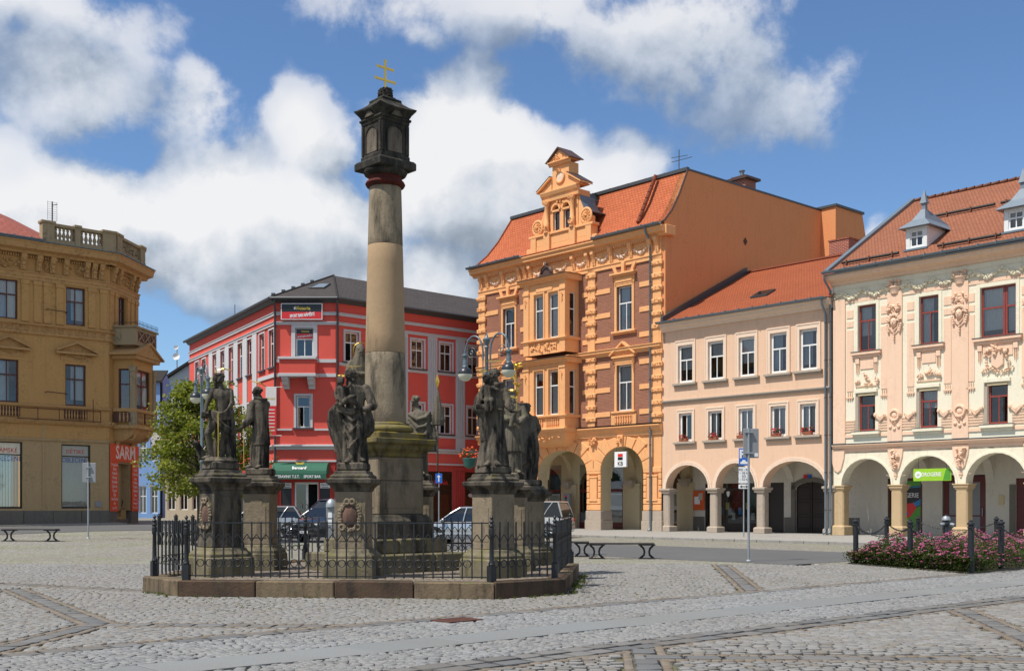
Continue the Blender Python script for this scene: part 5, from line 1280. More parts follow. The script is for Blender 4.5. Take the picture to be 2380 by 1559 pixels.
    for y, spans in ((.05, ((28.1,31.2),(33.2,36.2),(37.5,40.))), (1.55, ()), (4.4, ((29.9,33.9),(34.2,37.6),(38,41)))):
        for a, c in spans:
            g = MB().tube([(a,y,rf(y)+.16),(c,y,rf(y)+.16)], .075, 7).build('snow_guard', MAT['bench_wood'], r); q = a+.3
            while q < c: MB().prism([(y-.12,rf(y)-.02),(y-.10,rf(y)+.26),(y-.06,rf(y)+.26),(y+.02,rf(y)+.05)], 'x', q-.03, q+.03).build('guard_bracket', MAT['tile_old'], g); q += 1.25
    for cx in (31.88, 36.68, 41.5):
        h0 = .55; y0 = .5; z0 = rf(y0)+.02; z1 = 15.0; y1 = ye+(z1-ze)*(yr-ye)/(zr-ze)
        d = MB(); wall(cx-h0, cx+h0, z0, z1, [(cx-.34,cx+.34,z0+.12,z1-.14)], y0, .12, d); d.prism([(y0,z0),(y0,z1),(y1,z1)], 'x', cx-h0, cx-h0+.02); d.prism([(y0,z0),(y0,z1),(y1,z1)], 'x', cx+h0-.02, cx+h0)
        o = d.build('dormer', MAT['white_paint'], b); window(b, cx-.34, cx+.34, z0+.12, z1-.14, MAT['white_frame'], 'X', y0+.05, .07, .6)
        MB().quad((cx-.5,y0+.5,z0),(cx+.5,y0+.5,z0),(cx+.5,y0+.5,z1),(cx-.5,y0+.5,z1)).build('dormer_backing', MAT['unlit_backing'], o, fix=False)
        MB().box(cx-h0-.06, cx+h0+.06, y0-.14, y0+.02, z0-.06, z0+.03).build('dormer_sill', MAT['zinc'], o)
        e = .28; yb = y1+1.2
        rs = [[(cx-h0-e,y0-e,z1),(cx+h0+e,y0-e,z1),(cx+h0+e,yb,z1),(cx-h0-e,yb,z1)],[(cx-h0*.62,y0+.2,z1+.42),(cx+h0*.62,y0+.2,z1+.42),(cx+h0*.62,yb-.3,z1+.42),(cx-h0*.62,yb-.3,z1+.42)],[(cx-.1,y0+.65,z1+.98),(cx+.1,y0+.65,z1+.98),(cx+.1,y0+.9,z1+.98),(cx-.1,y0+.9,z1+.98)]]
        MB().rings(rs).sq([(.1,0),(.1,.3),(.17,.32),(.15,.4),(.01,1.0)], (cx, y0+.77), z1+.95).build('dormer_roof', MAT['lead'], o)
    downpipe_at(b, x0-.1, 13.2, .16, -.14, .7, .06)
    return b
orange_house(); peach_house(); cream_house()
# ------------------------------------------------------------------ ochre corner house, red corner house, the street between
def spiral(m, x, z, s, y):
    pts = []
    for i in range(15):
        a = i/14*2.6*pi; r = s*(.16+.34*i/14); pts.append((x+r*cos(a)*.9, y, z+r*sin(a)))
    m.tube(pts, s*.09, 5)
def ochre_pediment(b, c, z, w, mat):
    MB().prism([(c-w,z),(c+w,z),(c,z+.48)], 'y', -.05, .01).build('tympanum', MAT[mat], b)
    MB().prism([(c-w,z),(c-w,z+.1),(c,z+.58),(c,z+.46)], 'y', -.3, .01).prism([(c,z+.46),(c,z+.5795),(c+w,z+.1),(c+w,z)], 'y', -.3, .01).build('pediment', MAT[mat], b, bevel=.01)
    MB().box(c-w, c+w, -.27, .01, z-.12, z-.002).build('pediment_base', MAT[mat], b, bevel=.01)
def entablature(b, x0, x1, consoles, OT, seed, ext=(0, 0), swags=()):
    cornice(x0, x1, [(0,0),(.06,0),(.06,.16),(.1,.18),(.1,.34),(.16,.38),(.16,.44),(0,.46)], 'architrave', OT, b, 13.3, 0, .01)
    cornice(x0-ext[0], x1+ext[1], [(0,0),(.3,0),(.34,.12),(.66,.2),(.72,.48),(.78,.52),(.78,.58),(0,.60)], 'main_cornice', OT, b, 14.62, 0, .01)
    MB().box(x0-ext[0]*1.05, x1+ext[1]*1.05, -.82, .0, 15.22, 15.25).build('cornice_flashing', MAT['zinc'], b)
    m = MB(); x = x0+.05
    while x < x1-.08: m.box(x, x+.06, -.14, .0, 14.46, 14.58); x += .125
    m.build('dentils', OT, b)['kind'] = 'stuff'
    for i, x in enumerate(consoles):
        o = MB().prism([(0,13.78),(-.12,13.78),(-.18,14.2),(-.34,14.45),(-.34,14.615),(0,14.615)], 'x', x-.14, x+.14).build('console', OT, b, bevel=.01)
        m = MB(); m.ball((x,-.26,14.36), (.09,.08,.11), 8, 6); m.ball((x,-.2,14.12), (.12,.09,.12), 8, 5); m.ball((x,-.16,13.92), (.09,.06,.12), 8, 5); m.build('herm_figure', OT, o, auto=60)
    for i, (x, w) in enumerate(swags): relief(seed+i, w, .5, 20, .1, True, 'pile').build('frieze_carving', OT, b).location = (x, -.03, 14.12)
OCF = Facade(253, 62, (UX, UY))
def ochre_house():
    b = thing('ochre_corner_house', 'weathered ochre corner house with balustraded parapet and corner oriel', 'house', (OCF.O.x, OCF.O.y, 0), OCF.rz)
    OC, OT, OG = MAT['ochre'], MAT['ochre_trim'], MAT['ochre_ground']; x0 = -12.
    cols = [-1.80, -5.3, -8.8]
    holes = []
    for c in cols: holes += [(c-.51,c+.51,11.2,13.22),(c-.55,c+.55,6.92,9.12)]
    wall(x0, 0, 5.1, 14.7, holes, 0, .25).build('wall', OC, b, fix=False); room_backing(b, x0, -.1, .6, .6, 5, 15)
    gh = [(-2.55,-.99,1.46,4.86),(-6.1,-4.54,1.46,4.9),(-9.6,-8.0,1.46,4.9)]
    wall(x0, 0, 1.35, 5.1, gh, 0.02, .35).build('ground_floor_wall', OG, b, fix=False)
    for k, c in enumerate(cols):
        window(b, c-.51, c+.51, 11.2, 13.22, MAT['brown_frame'], 'X', .12, .08, .62, 'lace', cz=.3 if k == 0 else 0); window(b, c-.55, c+.55, 6.92, 9.12, MAT['brown_frame'], 'X', .12, .08, .64, 'lace')
        ochre_pediment(b, c, 9.75, 1.1, 'ochre_trim'); relief(400+k, 1.7, .22, 20, .07, True, 'vine').build('lintel_carving', OT, b).location = (c, -.03, 9.5)
        MB().box(c-.8, c+.8, -.03, .01, 9.3, 9.62).build('lintel_panel', OT, b)
        for q in (-1, 1): MB().box(c+q*.86-.19, c+q*.86+.19, -.07, .01, 11.15, 13.28).box(c+q*.86-.23, c+q*.86+.23, -.11, .01, 13.08, 13.29).build('pilaster', OC, b, bevel=.01); MB().box(c+q*1.5-.19, c+q*1.5+.19, -.06, .01, 11.15, 13.28).box(c+q*1.5-.23, c+q*1.5+.23, -.10, .01, 13.08, 13.289).build('pilaster', OC, b, bevel=.01)
        MB().box(c-.62, c+.62, -.02, .005, 6.22, 6.72).build('baluster_panel', MAT['brown_frame'], b); balusters(b, c-.6, c+.6, 6.22, 6.72, -.05, 'ochre_trim', 8, .05)
    cornice(x0, .02, [(0,0),(.08,0),(.12,.08),(.12,.14),(.04,.16),(.04,.42),(.1,.44),(.2,.5),(.2,.56),(0,.6)], 'belt_course', OT, b, 10.5, 0, .01)
    m = MB(); x = -.4; k = 0
    while x > x0: spiral(m, x, 10.83, .36, -.055); x -= .44
    m.build('wave_scroll_band', OT, b)['kind'] = 'stuff'
    cornice(x0, .02, [(0,0),(.1,0),(.16,.06),(.16,.12),(0,.16)], 'sill_course', OT, b, 6.74, 0, .01); cornice(x0, .02, [(0,0),(.1,0),(.2,.1),(.24,.2),(.24,.26),(0,.3)], 'floor_cornice', OT, b, 5.86, 0, .01); cornice(x0, .02, [(0,0),(.05,0),(.08,.1),(0,.14)], 'fascia_line', OG, b, 5.0, .0, .01)
    entablature(b, x0, .03, [-.45,-.85,-2.35,-1.25+.0,-3.05,-3.75,-4.55,-6.0,-6.6,-7.4], OT, 420, (0, .32), [(-1.8,1.0),(-3.4,.4),(-5.3,1.2),(-.65,.25)])
    # shop windows with lettering, plinth
    for k, (a, c, d, e) in enumerate(gh):
        f = MB(); wall(a, c, d, e, [(a+.08,c-.08,d+.1,4.2),(a+.08,c-.08,4.26,e-.06)], .14, .06, f); f = f.build('shop_window', MAT['dark_wood'], b, fix=False)
        MB().quad((a+.08,.17,d+.1),(c-.08,.17,d+.1),(c-.08,.17,4.2),(a+.08,.17,4.2)).build('pane', MAT['glass'], f, fix=False)
        MB().box(a+.08, c-.08, .17, .18, 4.26, e-.06).build('sign_band', MAT['poster'] if k == 0 else MAT['cream'], f)
        m = MB(); n = 18
        for i in range(n): q = a+.1+(c-a-.2)*i/n; m.box(q, q+.055, .32, .33, d+.1, 4.2)
        m.build('vertical_blind', MAT['white_blind'], f)['kind'] = 'stuff'
        if k == 1: text_mesh('DÁMSKÉ', .33, MAT['text_red'], f, ((a+c)/2, .165, 4.45), sx=.9); text_mesh('OBLEČENÍ', .36, MAT['text_blue'], f, ((a+c)/2, .16, 4.02), sx=.85)
        if k == 0: text_mesh('DĚTSKÉ', .30, MAT['text_red'], f, ((a+c)/2, .165, 4.48), sx=.9); text_mesh('OBLEČENÍ', .36, MAT['text_blue'], f, ((a+c)/2-.05, .16, 4.02), sx=.8)
    q = x0
    while q < -.05:
        e = min(q+1.5, 0.); MB().box(q+.01, e-.01, -.04, .3, .2, 1.35).build('plinth_slab', MAT['plinth_grey'], b, bevel=.012); q += 1.5
    MB().box(-3.55, -3.45, -.02, .02, 1.35, 5.9).build('wall_joint', OG, b); MB().box(-.75, -.4, -.03, .02, 1.55, 1.85).build('vent_plate', MAT['sign_grey'], b)
    for z in (11.85, 7.55): MB().tube([(-3.4,-.02,z),(-3.4,-.35,z),(-2.35,-.35,z-.05),(-2.35,-.02,z-.05)], .025, 5).build('flag_bracket', MAT['rust'], b)
    for z in (6.1, 6.65): MB().tube([(-4.9,-.35,z),(-.6,-.35,z)], .022, 5).build('sign_rail', MAT['rust'], b)
    for q in (-4.9, -3.9, -2.8, -1.7, -.6, -1.0): MB().tube([(q,-.35,6.05),(q,-.35,6.7 if q != -1. else 7.3)], .022, 5).build('rail_post', MAT['rust'], b)
    # chamfered corner: its own frame, turned
    ca = math.atan2(cos(R(6)), sin(R(6)))-OCF.rz
    L = 3.65
    rot = Matrix.Rotation(ca, 4, 'Z')
    def cp(o): o.matrix_basis = rot @ o.matrix_basis; return o
    before = set(b.children)
    wall(0, L, 5.1, 14.7, [(1.10,2.1,11.35,13.22)], 0, .25).build('corner_wall', OC, b, fix=False); wall(0, L, 1.35, 5.1, [(1.05,2.65,1.35,3.95)], .02, 1.2).build('corner_ground_wall', OG, b, fix=False)
    MB().quad((0,.6,5),(L,.6,5),(L,.6,14),(0,.6,14)).build('unlit_backing', MAT['unlit_backing'], b, fix=False)
    window(b, 1.10, 2.1, 11.35, 13.22, MAT['brown_frame'], 'X', .12, .09, .62, 'lace', cz=.3)
    for q in (.25, .85, 2.35, 2.85, 3.42): MB().box(q-.18, q+.18, -.07, .01, 11.15, 13.28).box(q-.22, q+.22, -.11, .01, 13.08, 13.29).build('pilaster', OC, b, bevel=.01)
    cornice(-.02, L+.1, [(0,0),(.08,0),(.12,.08),(.12,.14),(.04,.16),(.04,.42),(.1,.44),(.2,.5),(.2,.56),(0,.6)], 'belt_course', OT, b, 10.5, 0, .01); cornice(-.02, L+.1, [(0,0),(.1,0),(.2,.1),(.24,.2),(.24,.26),(0,.3)], 'floor_cornice', OT, b, 5.86, 0, .01)
    entablature(b, -.03, L+.03, [.35,1.0,2.6,3.3], OT, 440, (.32, .6), [(1.8,1.1)])
    # oriel on the corner: canted box with pilaster, balcony above, console below
    p = 1.15; a, c = .55, 3.1
    hol = [(a+.3, a+2.2, 6.85, 9.12)]
    wall(a, c, 6.0, 9.85, hol, -p, .25).build('oriel_wall', OC, b, fix=False)
    window(b, a+.3, a+2.2, 6.85, 9.12, MAT['brown_frame'], 'X', -p+.1, .1, .62, 'lace', cz=.0)
    s = MB(); wall(0, p, 6.0, 9.85, [(.28,.95,6.85,9.12)], 0, .2, s); s = s.build('oriel_side', OC, b, fix=False); s.matrix_basis = Matrix.Translation((a,0,0)) @ Matrix.Rotation(-pi/2, 4, 'Z')
    f = MB(); wall(.28, .95, 6.85, 9.12, pane_rects(.28,.95,6.85,9.12,'H',.09,.62), .1, .05, f); f = f.build('window', MAT['brown_frame'], b, fix=False); f.matrix_basis = s.matrix_basis
    for q in pane_rects(.28,.95,6.85,9.12,'H',.09,.62): MB().quad((q[0],.13,q[2]),(q[1],.13,q[2]),(q[1],.13,q[3]),(q[0],.13,q[3])).build('pane', MAT['glass'], f, fix=False)
    MB().quad((c,-p,6),(c,0,6),(c,0,9.85),(c,-p,9.85)).build('oriel_side', OC, b, fix=False)
    for q in (a, c): MB().box(q-.14, q+.16, -p-.12, -p+.16, 6.75, 9.15).box(q-.18, q+.2, -p-.16, -p+.2, 8.95, 9.25).box(q-.17, q+.19, -p-.15, -p+.19, 6.02, 6.75).build('oriel_pilaster', MAT['parapet_stone'], b, bevel=.015)
    for z, e in ((6.74,.16),(5.82,.26),(9.62,.3)): MB().box(a-e, c+e, -p-e, 0, z, z+.2).build('oriel_cornice', OT, b, bevel=.03)
    MB().box(a-.2, a-.15+.02, -p+.1, -.1, 6.2, 6.7).build('baluster_panel', MAT['brown_frame'], b)
    for k in range(2): q = a+.35+k*1.0; MB().box(q, q+.85, -p-.02, -p, 6.15, 6.7).build('baluster_panel', MAT['brown_frame'], b); balusters(b, q+.05, q+.8, 6.15, 6.7, -p-.06, 'ochre_trim', 5, .05)
    for k in range(3): MB().lathe([(.05,0),(.03,.05),(.06,.2),(.03,.4),(.05,.5)], 8, (a-.2, -p+.25+.22*k), 6.2).build('baluster', OT, b)
    ochre_pediment_z = 9.82
    MB().prism([(a-.5,9.82),(c+.45,9.82),((a+c)/2,10.55)], 'y', -p-.35, 0).build('oriel_pediment', OT, b, bevel=.02)
    MB().prism([(a-.6,9.82),(a-.6,9.92),((a+c)/2,10.68),((a+c)/2,10.55)], 'y', -p-.45, 0).prism([((a+c)/2,10.55),((a+c)/2,10.675),(c+.55,9.92),(c+.55,9.82)], 'y', -p-.45, 0).build('pediment_cornice', OT, b)
    # little balcony with cross panels and iron cresting
    MB().box(a-.15, c+.15, -p-.15, -p+.02, 10.4, 11.35).box(a-.15, a+.02, -p+.02, 0, 10.4, 11.35).box(c-.02, c+.15, -p+.02, 0, 10.4, 11.35).box(a-.24, c+.24, -p-.24, -p+.1, 11.35, 11.45).box(a-.24, a+.1, -p+.1, 0, 11.35, 11.449).build('balcony', MAT['parapet_stone'], b, bevel=.01)
    for k in range(3):
        q = a+.25+k*.8; m = MB().box(q, q+.7, -p-.17, -p-.15, 10.65, 11.2); m.build('balcony_panel', MAT['brown_frame'], b); MB().tube([(q,-p-.18,10.65),(q+.7,-p-.18,11.2)], .04, 5).tube([(q,-p-.18,11.2),(q+.7,-p-.18,10.65)], .04, 5).build('balcony_cross', MAT['parapet_stone'], b)
    m = MB().tube([(a-.2,-.1,11.6),(a-.2,-p-.2,11.6),(c+.2,-p-.2,11.6)], .015, 4)
    for k in range(18): q = a-.2+k*(c-a+.4)/17; m.tube([(q,-p-.2,11.45),(q,-p-.2,11.78)], .012, 4)
    m.build('iron_cresting', MAT['iron'], b)
    n = 7; rs = []
    for k in range(n+1):
        t = k/n; q = cos(t*pi/2); z = 5.85-.75*sin(t*pi/2); rs.append([(a+.2*(1-q),0.03,z),(a+.2*(1-q),-p*q-.03,z),(c-.2*(1-q),-p*q-.03,z),(c-.2*(1-q),0.03,z)])
    MB().rings(rs).build('oriel_bracket', OT, b, auto=50)
    for q in (a+.3, c-.4):
        m = MB(); m.torus((q,-p*.75,5.45), .2, .08, 'x', 12, 6); m.tube([(q,-p*.75,5.65),(q,-.3,5.3),(q,-.05,5.0)], .1, 6); m.build('scroll_console', OT, b)
    # shop door with red sign boards
    d = MB().box(1.05, 1.15, .6, .7, 1.3, 3.95).box(2.0, 2.65, .55, .62, 1.0, 3.95).build('shop_door', MAT['ochre_ground'], b); MB().box(1.15, 2.0, 1.1, 1.15, .8, 3.9).build('doorway_dark', MAT['unlit_backing'], d)
    for k in range(3): MB().box(.95, 2.75, -.3+.3*k-.15, 1.1, .45+.2*k-.2, .45+.2*k).build('door_step', MAT['plinth_grey'], b, bevel=.015)
    MB().tube([(1.5,-.1,1.9),(2.2,.3,1.6)], .03, 6).build('hand_rail', MAT['iron'], b)
    for q0, q1 in ((-.02,.95),(2.75,L)): MB().box(q0, q1, -.04, .3, .2, 1.345).build('plinth_slab', MAT['plinth_grey'], b, bevel=.01)
    # parapet with balusters, urn-less pedestals
    PS = MAT['parapet_stone']
    for o in set(b.children)-before: cp(o)
    def parapet(x0_, x1_, posts, mt):
        made = []
        made.append(MB().box(x0_, x1_, -.42, -.1, 15.25, 15.55).box(x0_, x1_, -.46, -.06, 16.2, 16.36).build('parapet_rail', PS, b, bevel=.015))
        for q, w in posts: made.append(MB().box(q-w, q+w, -.48, -.04, 15.25, 16.32).box(q-w-.06, q+w+.06, -.54, .02, 16.30, 16.44).build('parapet_post', PS, b, bevel=.015))
        return made
    parapet(-3.7, .15, [(-3.4,.32),(-1.86,.14),(-.15,.36)], 0)
    for q0, q1 in ((-3.05,-2.02),(-1.7,-.55)): balusters(b, q0, q1, 15.55, 16.2, -.26, 'parapet_stone', 5, .10)
    before2 = set(b.children)
    parapet(.0, L+.15, [(.35,.3),(L-.35,.3)], 0); MB().box(.65, L-.65, -.3, -.22, 15.55, 16.2).build('parapet_panel', PS, b); relief(450, 2.0, .5, 24, .1, True, 'pile').build('parapet_carving', PS, b).location = (L/2, -.3, 15.87)
    for o in set(b.children)-before2: cp(o)
    # roof of rose tiles, hipped towards the corner; hidden walls close the block
    r = roof_patch('roof', 'tile_rose', b, [[(x0,-.5,15.4),(-3.6,-.5,15.4),(-6.6,4.5,18.3),(x0,4.5,18.3)],[(-3.6,-.5,15.4),(-.5,2.,15.4),(-2.5,8,18.3),(-6.6,4.5,18.3)]])
    gutter(x0, -3.75, -.72, 15.36, b, .1)
    sk = MB().prism([(.85,16.22),(.8,16.32),(1.75,16.85),(1.8,16.72)], 'x', -7.3, -6.3).build('skylight', MAT['zinc'], r); MB().tube([(-7.1,4.5,18.3),(-7.1,4.5,19.6)], .02, 4).build('lightning_rod', MAT['zinc_dark'], r)
    MB().tube([(-8.6,4.4,18.55),(-6.7,4.4,18.55)], .02, 4).build('roof_wire', MAT['zinc_dark'], r)
    m = MB().tube([(-2.6,1.2,15.3),(-2.6,1.2,17.9)], .035, 5).tube([(-2.6,1.2,17.7),(-2.4,1.0,17.75)], .02, 4)
    for k in range(9): z = 16.9+k*.12; m.tube([(-2.85,1.2,z),(-2.35,1.2,z)], .009, 3)
    for q in (-2.85, -2.35): m.tube([(q,1.2,16.9),(q,1.2,17.9)], .009, 3)
    m.build('aerial', MAT['zinc_dark'], b)
    e = rot @ Vector((L,0,0)); MB().quad((e.x,e.y,.2),(e.x-3,e.y+12,.2),(e.x-3,e.y+12,15.3),(e.x,e.y,15.3)).build('street_wall', OC, b, fix=False)
    MB().prism([(x0,.5),(-.2,.5),(e.x-.3,e.y),(e.x-3.2,e.y+10),(x0,12)], 'z', 15.1, 15.3).build('flat_roof', MAT['zinc_dark'], b)
    # shop sign boards: separate things fixed to the corner
    def on_corner(o): o.matrix_world = Matrix.Translation((OCF.O.x,OCF.O.y,0)) @ Matrix.Rotation(OCF.rz+ca, 4, 'Z') @ Matrix.Translation(o.location); return o
    sg = thing('shop_sign', 'red signboard reading ŠARM in white over the corner shop door', 'sign'); MB().box(.08, 3.6, -.08, -.03, 4.05, 5.0).build('board', MAT['sarm_red'], sg); text_mesh('ŠARM', 1.02, MAT['sarm_text'], sg, (1.9,-.09,4.52), bold=.02, sx=.98)
    sg.matrix_world = Matrix.Translation((OCF.O.x,OCF.O.y,0)) @ Matrix.Rotation(OCF.rz+ca, 4, 'Z')
    for q0, q1, tx, lb in ((.08,1.0,['Povlečení','Deky','Polštáře','Ubrusy','Ručníky','Záclony','Čepice','Šály','Punčochy','fix','p y ž a'],'red list board left of the corner shop door, narrow with Povlečení on top'),(2.72,3.62,['Džíny','Košile','Halenky','sady','Mikiny','Tepláky','Obleky','Saka','P a s y','Prací k','T r i č a'],'red list board right of the corner shop door, narrow with Džíny on top')):
        sg = thing('list_board', lb, 'sign'); MB().box(q0, q1, -.07, -.03, 1.3, 4.04).build('board', MAT['sarm_red'], sg)
        for k, w in enumerate(tx): text_mesh(w, .23, MAT['sarm_text'], sg, ((q0+q1)/2, -.08, 3.85-k*.235), sx=.85)
        sg.matrix_world = Matrix.Translation((OCF.O.x,OCF.O.y,0)) @ Matrix.Rotation(OCF.rz+ca, 4, 'Z')
    return b
ochre_house()

RD = 74.
RC = Vector(((640-CX)/F*RD, RD)); RW = (780-640)/F*RD
def red_house():
    b = thing('red_corner_house', 'bright red corner house with grey fluted pilasters and a dark slate roof', 'house', (RC.x, RC.y, 0), 0)
    RE, GT, RG = MAT['red'], MAT['grey_trim'], MAT['red_ground']; z0 = -.3
    aL = R(90-29.6)            # left front leaves the corner at this heading, away to the left
    def placed(fn, M):
        bef = set(b.children); fn()
        for o in set(b.children)-bef: o.matrix_basis = M @ o.matrix_basis
    def surround(x0, x1, za, zb, s=.16):
        MB().box(x0-s, x0, -.06, .02, za, zb+s).box(x1, x1+s, -.06, .02, za, zb+s).box(x0-.0003, x1+.0003, -.0595, .02, zb, zb+s).build('window_surround', GT, b, bevel=.008); MB().box(x0-s-.06, x1+s+.06, -.15, .02, za-.09, za-.001).build('window_sill', MAT['zinc_dark'], b)
    def bands(x0, x1, corn=True):
        for z, h in ((13.95,.16),(13.33,.16)): MB().box(x0, x1, -.09, .01, z, z+h).box(x0, x1, -.14, .01, z+h, z+h+.04).build('band', GT, b)
        cornice(x0, x1, [(0,0),(.08,0),(.12,.12),(.26,.2),(.26,.3),(0,.34)], 'floor_cornice', GT, b, 5.24, 0, .01)
        MB().box(x0, x1, -.08, .01, 4.45, 4.56).build('thin_band', GT, b)
        cornice(x0, x1, [(0,0),(.1,0),(.3,.2),(.3,.28),(0,.3)], 'eaves_board', MAT['zinc_dark'], b, 14.75)
    # --- corner front
    def corner():
        h = [(1.3,2.47,11.24,13.12),(1.36,2.28,6.66,8.72),(1.24,2.80,z0,3.13),(.35,1.05,.6,3.13),(2.9,3.55,.6,3.13)]
        wall(0, RW, 4.4, 15.0, h, 0, .25).build('corner_wall', RE, b, fix=False); wall(0, RW, z0, 4.4, h, 0.01, .3).build('corner_ground_wall', RG, b, fix=False); MB().quad((.1,1.2,0),(RW-.1,1.2,0),(RW-.1,1.2,15),(.1,1.2,15)).build('unlit_backing', MAT['unlit_backing'], b, fix=False)
        bands(-.05, RW+.05)
        f = window(b, 1.3, 2.47, 11.24, 13.12, MAT['white_frame'], 'T', .12, .1, .62); surround(1.3, 2.47, 11.24, 13.12, .26)
        pnl = MB().box(1.36, 2.41, .09, .11, 12.45, 13.06).build('window_banner', MAT['sign_red'], f); MB().box(1.36, 2.41, .083, .09, 12.78, 13.06).build('banner_black', MAT['sign_black'], f); text_mesh('Victoria', .16, MAT['sign_yellow'], f, (1.92,.078,12.92), bold=.004); text_mesh('SPORT BAR NÁMĚSTÍ', .145, MAT['sign_white'], f, (1.9,.078,12.6), rot=(pi/2,R(-6),0), bold=.004, sx=.7)
        window(b, 1.36, 2.28, 6.66, 8.72, MAT['white_frame'], 'T', .12, .1, .66, ajar=1); surround(1.36, 2.28, 6.66, 8.72, .15)
        MB().box(-.02, 1.1, -.1, .01, 6.48, 6.6).box(2.55, RW+.02, -.1, .01, 6.48, 6.6).build('sill_band', GT, b)
        for z in (10.88, 9.95): MB().box(-.04, .42, -.1, .01, z, z+.22).box(2.72, RW+.04, -.1, .01, z, z+.22).build('floor_band', GT, b)
        # box balcony on brackets
        bl = MB().box(.42, 2.72, -.85, 0, 10.1, 11.0).build('balcony', RE, b, bevel=.01); MB().box(.34, 2.80, -.95, 0, 11.0, 11.16).build('balcony_cap', GT, bl, bevel=.015); MB().box(.36, 2.78, -.92, 0, 9.9, 10.1).build('balcony_slab', GT, bl, bevel=.015)
        for q in (.55, 2.2): MB().prism([(0,9.15),(0,9.9),(-.85,9.9),(-.8,9.72),(-.6,9.6),(-.5,9.42),(-.25,9.3),(-.2,9.15)], 'x', q, q+.4).build('balcony_bracket', GT, bl, bevel=.01)
        # shop front under the awning
        d = MB(); wall(1.24, 2.80, z0, 3.13, [(1.34,1.98,z0+.1,3.0),(2.12,2.72,z0+.1,3.0)], .08, .06, d); d = d.build('shop_door', MAT['white_frame'], b, fix=False); MB().quad((1.34,.1,z0),(1.98,.1,z0),(1.98,.1,3.),(1.34,.1,3.)).build('pane', MAT['glass'], d, fix=False)
        MB().torus((1.9,.0,1.55), .22, .03, 'y', 14, 5).build('door_handle', MAT['galv'], d)
        for k, (q0, q1) in enumerate(((.35,1.05),(2.9,3.55))):
            s = MB().box(q0, q1, .06, .1, .6, 3.13).build('shop_window', MAT['sign_black'], b); MB().box(q0, q1, .03, .05, 2.75, 3.1).build('partner_sign', MAT['sign_white'], s); text_mesh('Partner', .16, MAT['sign_black'], s, ((q0+q1)/2, .025, 2.97), shear=.2); MB().box(q0+.12, q1-.12, .026, .03, 2.80, 2.83).build('text_line', MAT['sign_black'], s)
            MB().prism([(q0+.15,1.1),(q0+.5,1.15),(q0+.55,1.4),(q0+.25,1.6)], 'y', .05, .058).build('window_sticker', MAT['sign_red'], s)
        for q0, q1 in ((.0,.3),(3.6,RW)):
            for k in range(3): MB().box(q0+.04+k*.09, q0+.09+k*.09, -.03, .02, .4, 4.2).build('pilaster_rib', RG, b)
    placed(corner, Matrix.Identity(4))
    # --- right front, along u
    def right():
        L = 30.; ws = [(.73,1.80)]+[(a, a+1.06) for a in (3.62,6.12,8.62,11.13,13.65,16.2,18.7,21.2,23.7,26.2)]
        h = [(a, c, za, zb) for a, c in ws for za, zb in ((11.02,12.98),(6.62,8.64))]
        sh = [(4.2,6.9,.3,4.0),(7.1,9.75,.3,4.0),(10.9,13.8,.3,4.0),(15.,18.,.3,4.)]
        wall(0, L, 4.4, 15., h, 0, .25).build('right_wall', RE, b, fix=False); wall(0, L, z0, 4.4, sh, .01, .3).build('right_ground_wall', RG, b, fix=False); MB().quad((.1,.9,0),(L,.9,0),(L,.9,15),(.1,.9,15)).build('unlit_backing', MAT['unlit_backing'], b, fix=False)
        bands(-.02, L)
        for i, (a, c) in enumerate(ws[:8]):
            for k, (za, zb) in enumerate(((11.02,12.98),(6.62,8.64))):
                window(b, a, c, za, zb, MAT['white_frame'], 'X', .12, .09, .64, 'lace' if (i+k) % 3 == 1 else None, cz=.35, ajar=2 if (i+k) % 4 == 0 else None); surround(a, c, za, zb, .14)
                MB().box(a-.45, c+.45, -.05, .01, za-.28, za-.1).build('sill_band', GT, b)
        for q in (2.7,5.0,7.55,10.05,12.55,15.05,17.6): 
            MB().box(q-.02, q+.8, -.06, .01, 5.58, 13.33).build('pilaster', GT, b)
            for k in range(4): MB().box(q+.05+k*.19, q+.14+k*.19, -.11, -.05, 6.5, 13.1).build('pilaster_flute', GT, b)
        for i, (a, c, za, zb) in enumerate(sh):
            s = MB(); wall(a, c, za, zb, [(a+.08,(a+c)/2-.04,za+.1,2.6),((a+c)/2+.04,c-.08,za+.1,2.6),(a+.08,(a+c)/2-.04,2.7,zb-.08),((a+c)/2+.04,c-.08,2.7,zb-.08)], .1, .06, s); s = s.build('shop_front', MAT['dark_wood'], b, fix=False); MB().quad((a,.13,za),(c,.13,za),(c,.13,zb),(a,.13,zb)).build('pane', MAT['glass'], s, fix=False)
            MB().box(a+.1, c-.1, .3, .32, za, 2.4).build('shop_backdrop', MAT['maroon'], s); m = MB().lathe([(.3,0),(.3,.02)], 16, sy=.5).build('oval_sign', MAT['sign_white'], s); m.matrix_basis = Matrix.Translation((a+.65,.09,2.35)) @ Matrix.Rotation(pi/2, 4, 'X')
            if i == 1: text_mesh('ZELENINA', .42, MAT['text_red'], s, ((a+c)/2, .09, 3.2), bold=.01, sx=1.0)
        for q in (9.85, 13.9, 3.4):
            for k in range(5): MB().box(q+.04+k*.19, q+.15+k*.19, -.05, .02, .4, 4.1).build('pilaster_rib', RG, b)
            MB().box(q-.05, q+1., -.08, .01, 4.1, 4.3).build('pilaster_cap', RG, b)
    placed(right, Matrix.Translation((RW,0,0)) @ Matrix.Rotation(math.atan2(UY, UX), 4, 'Z'))
    # --- left front: local x runs from the far end to the corner
    L2 = 22.5
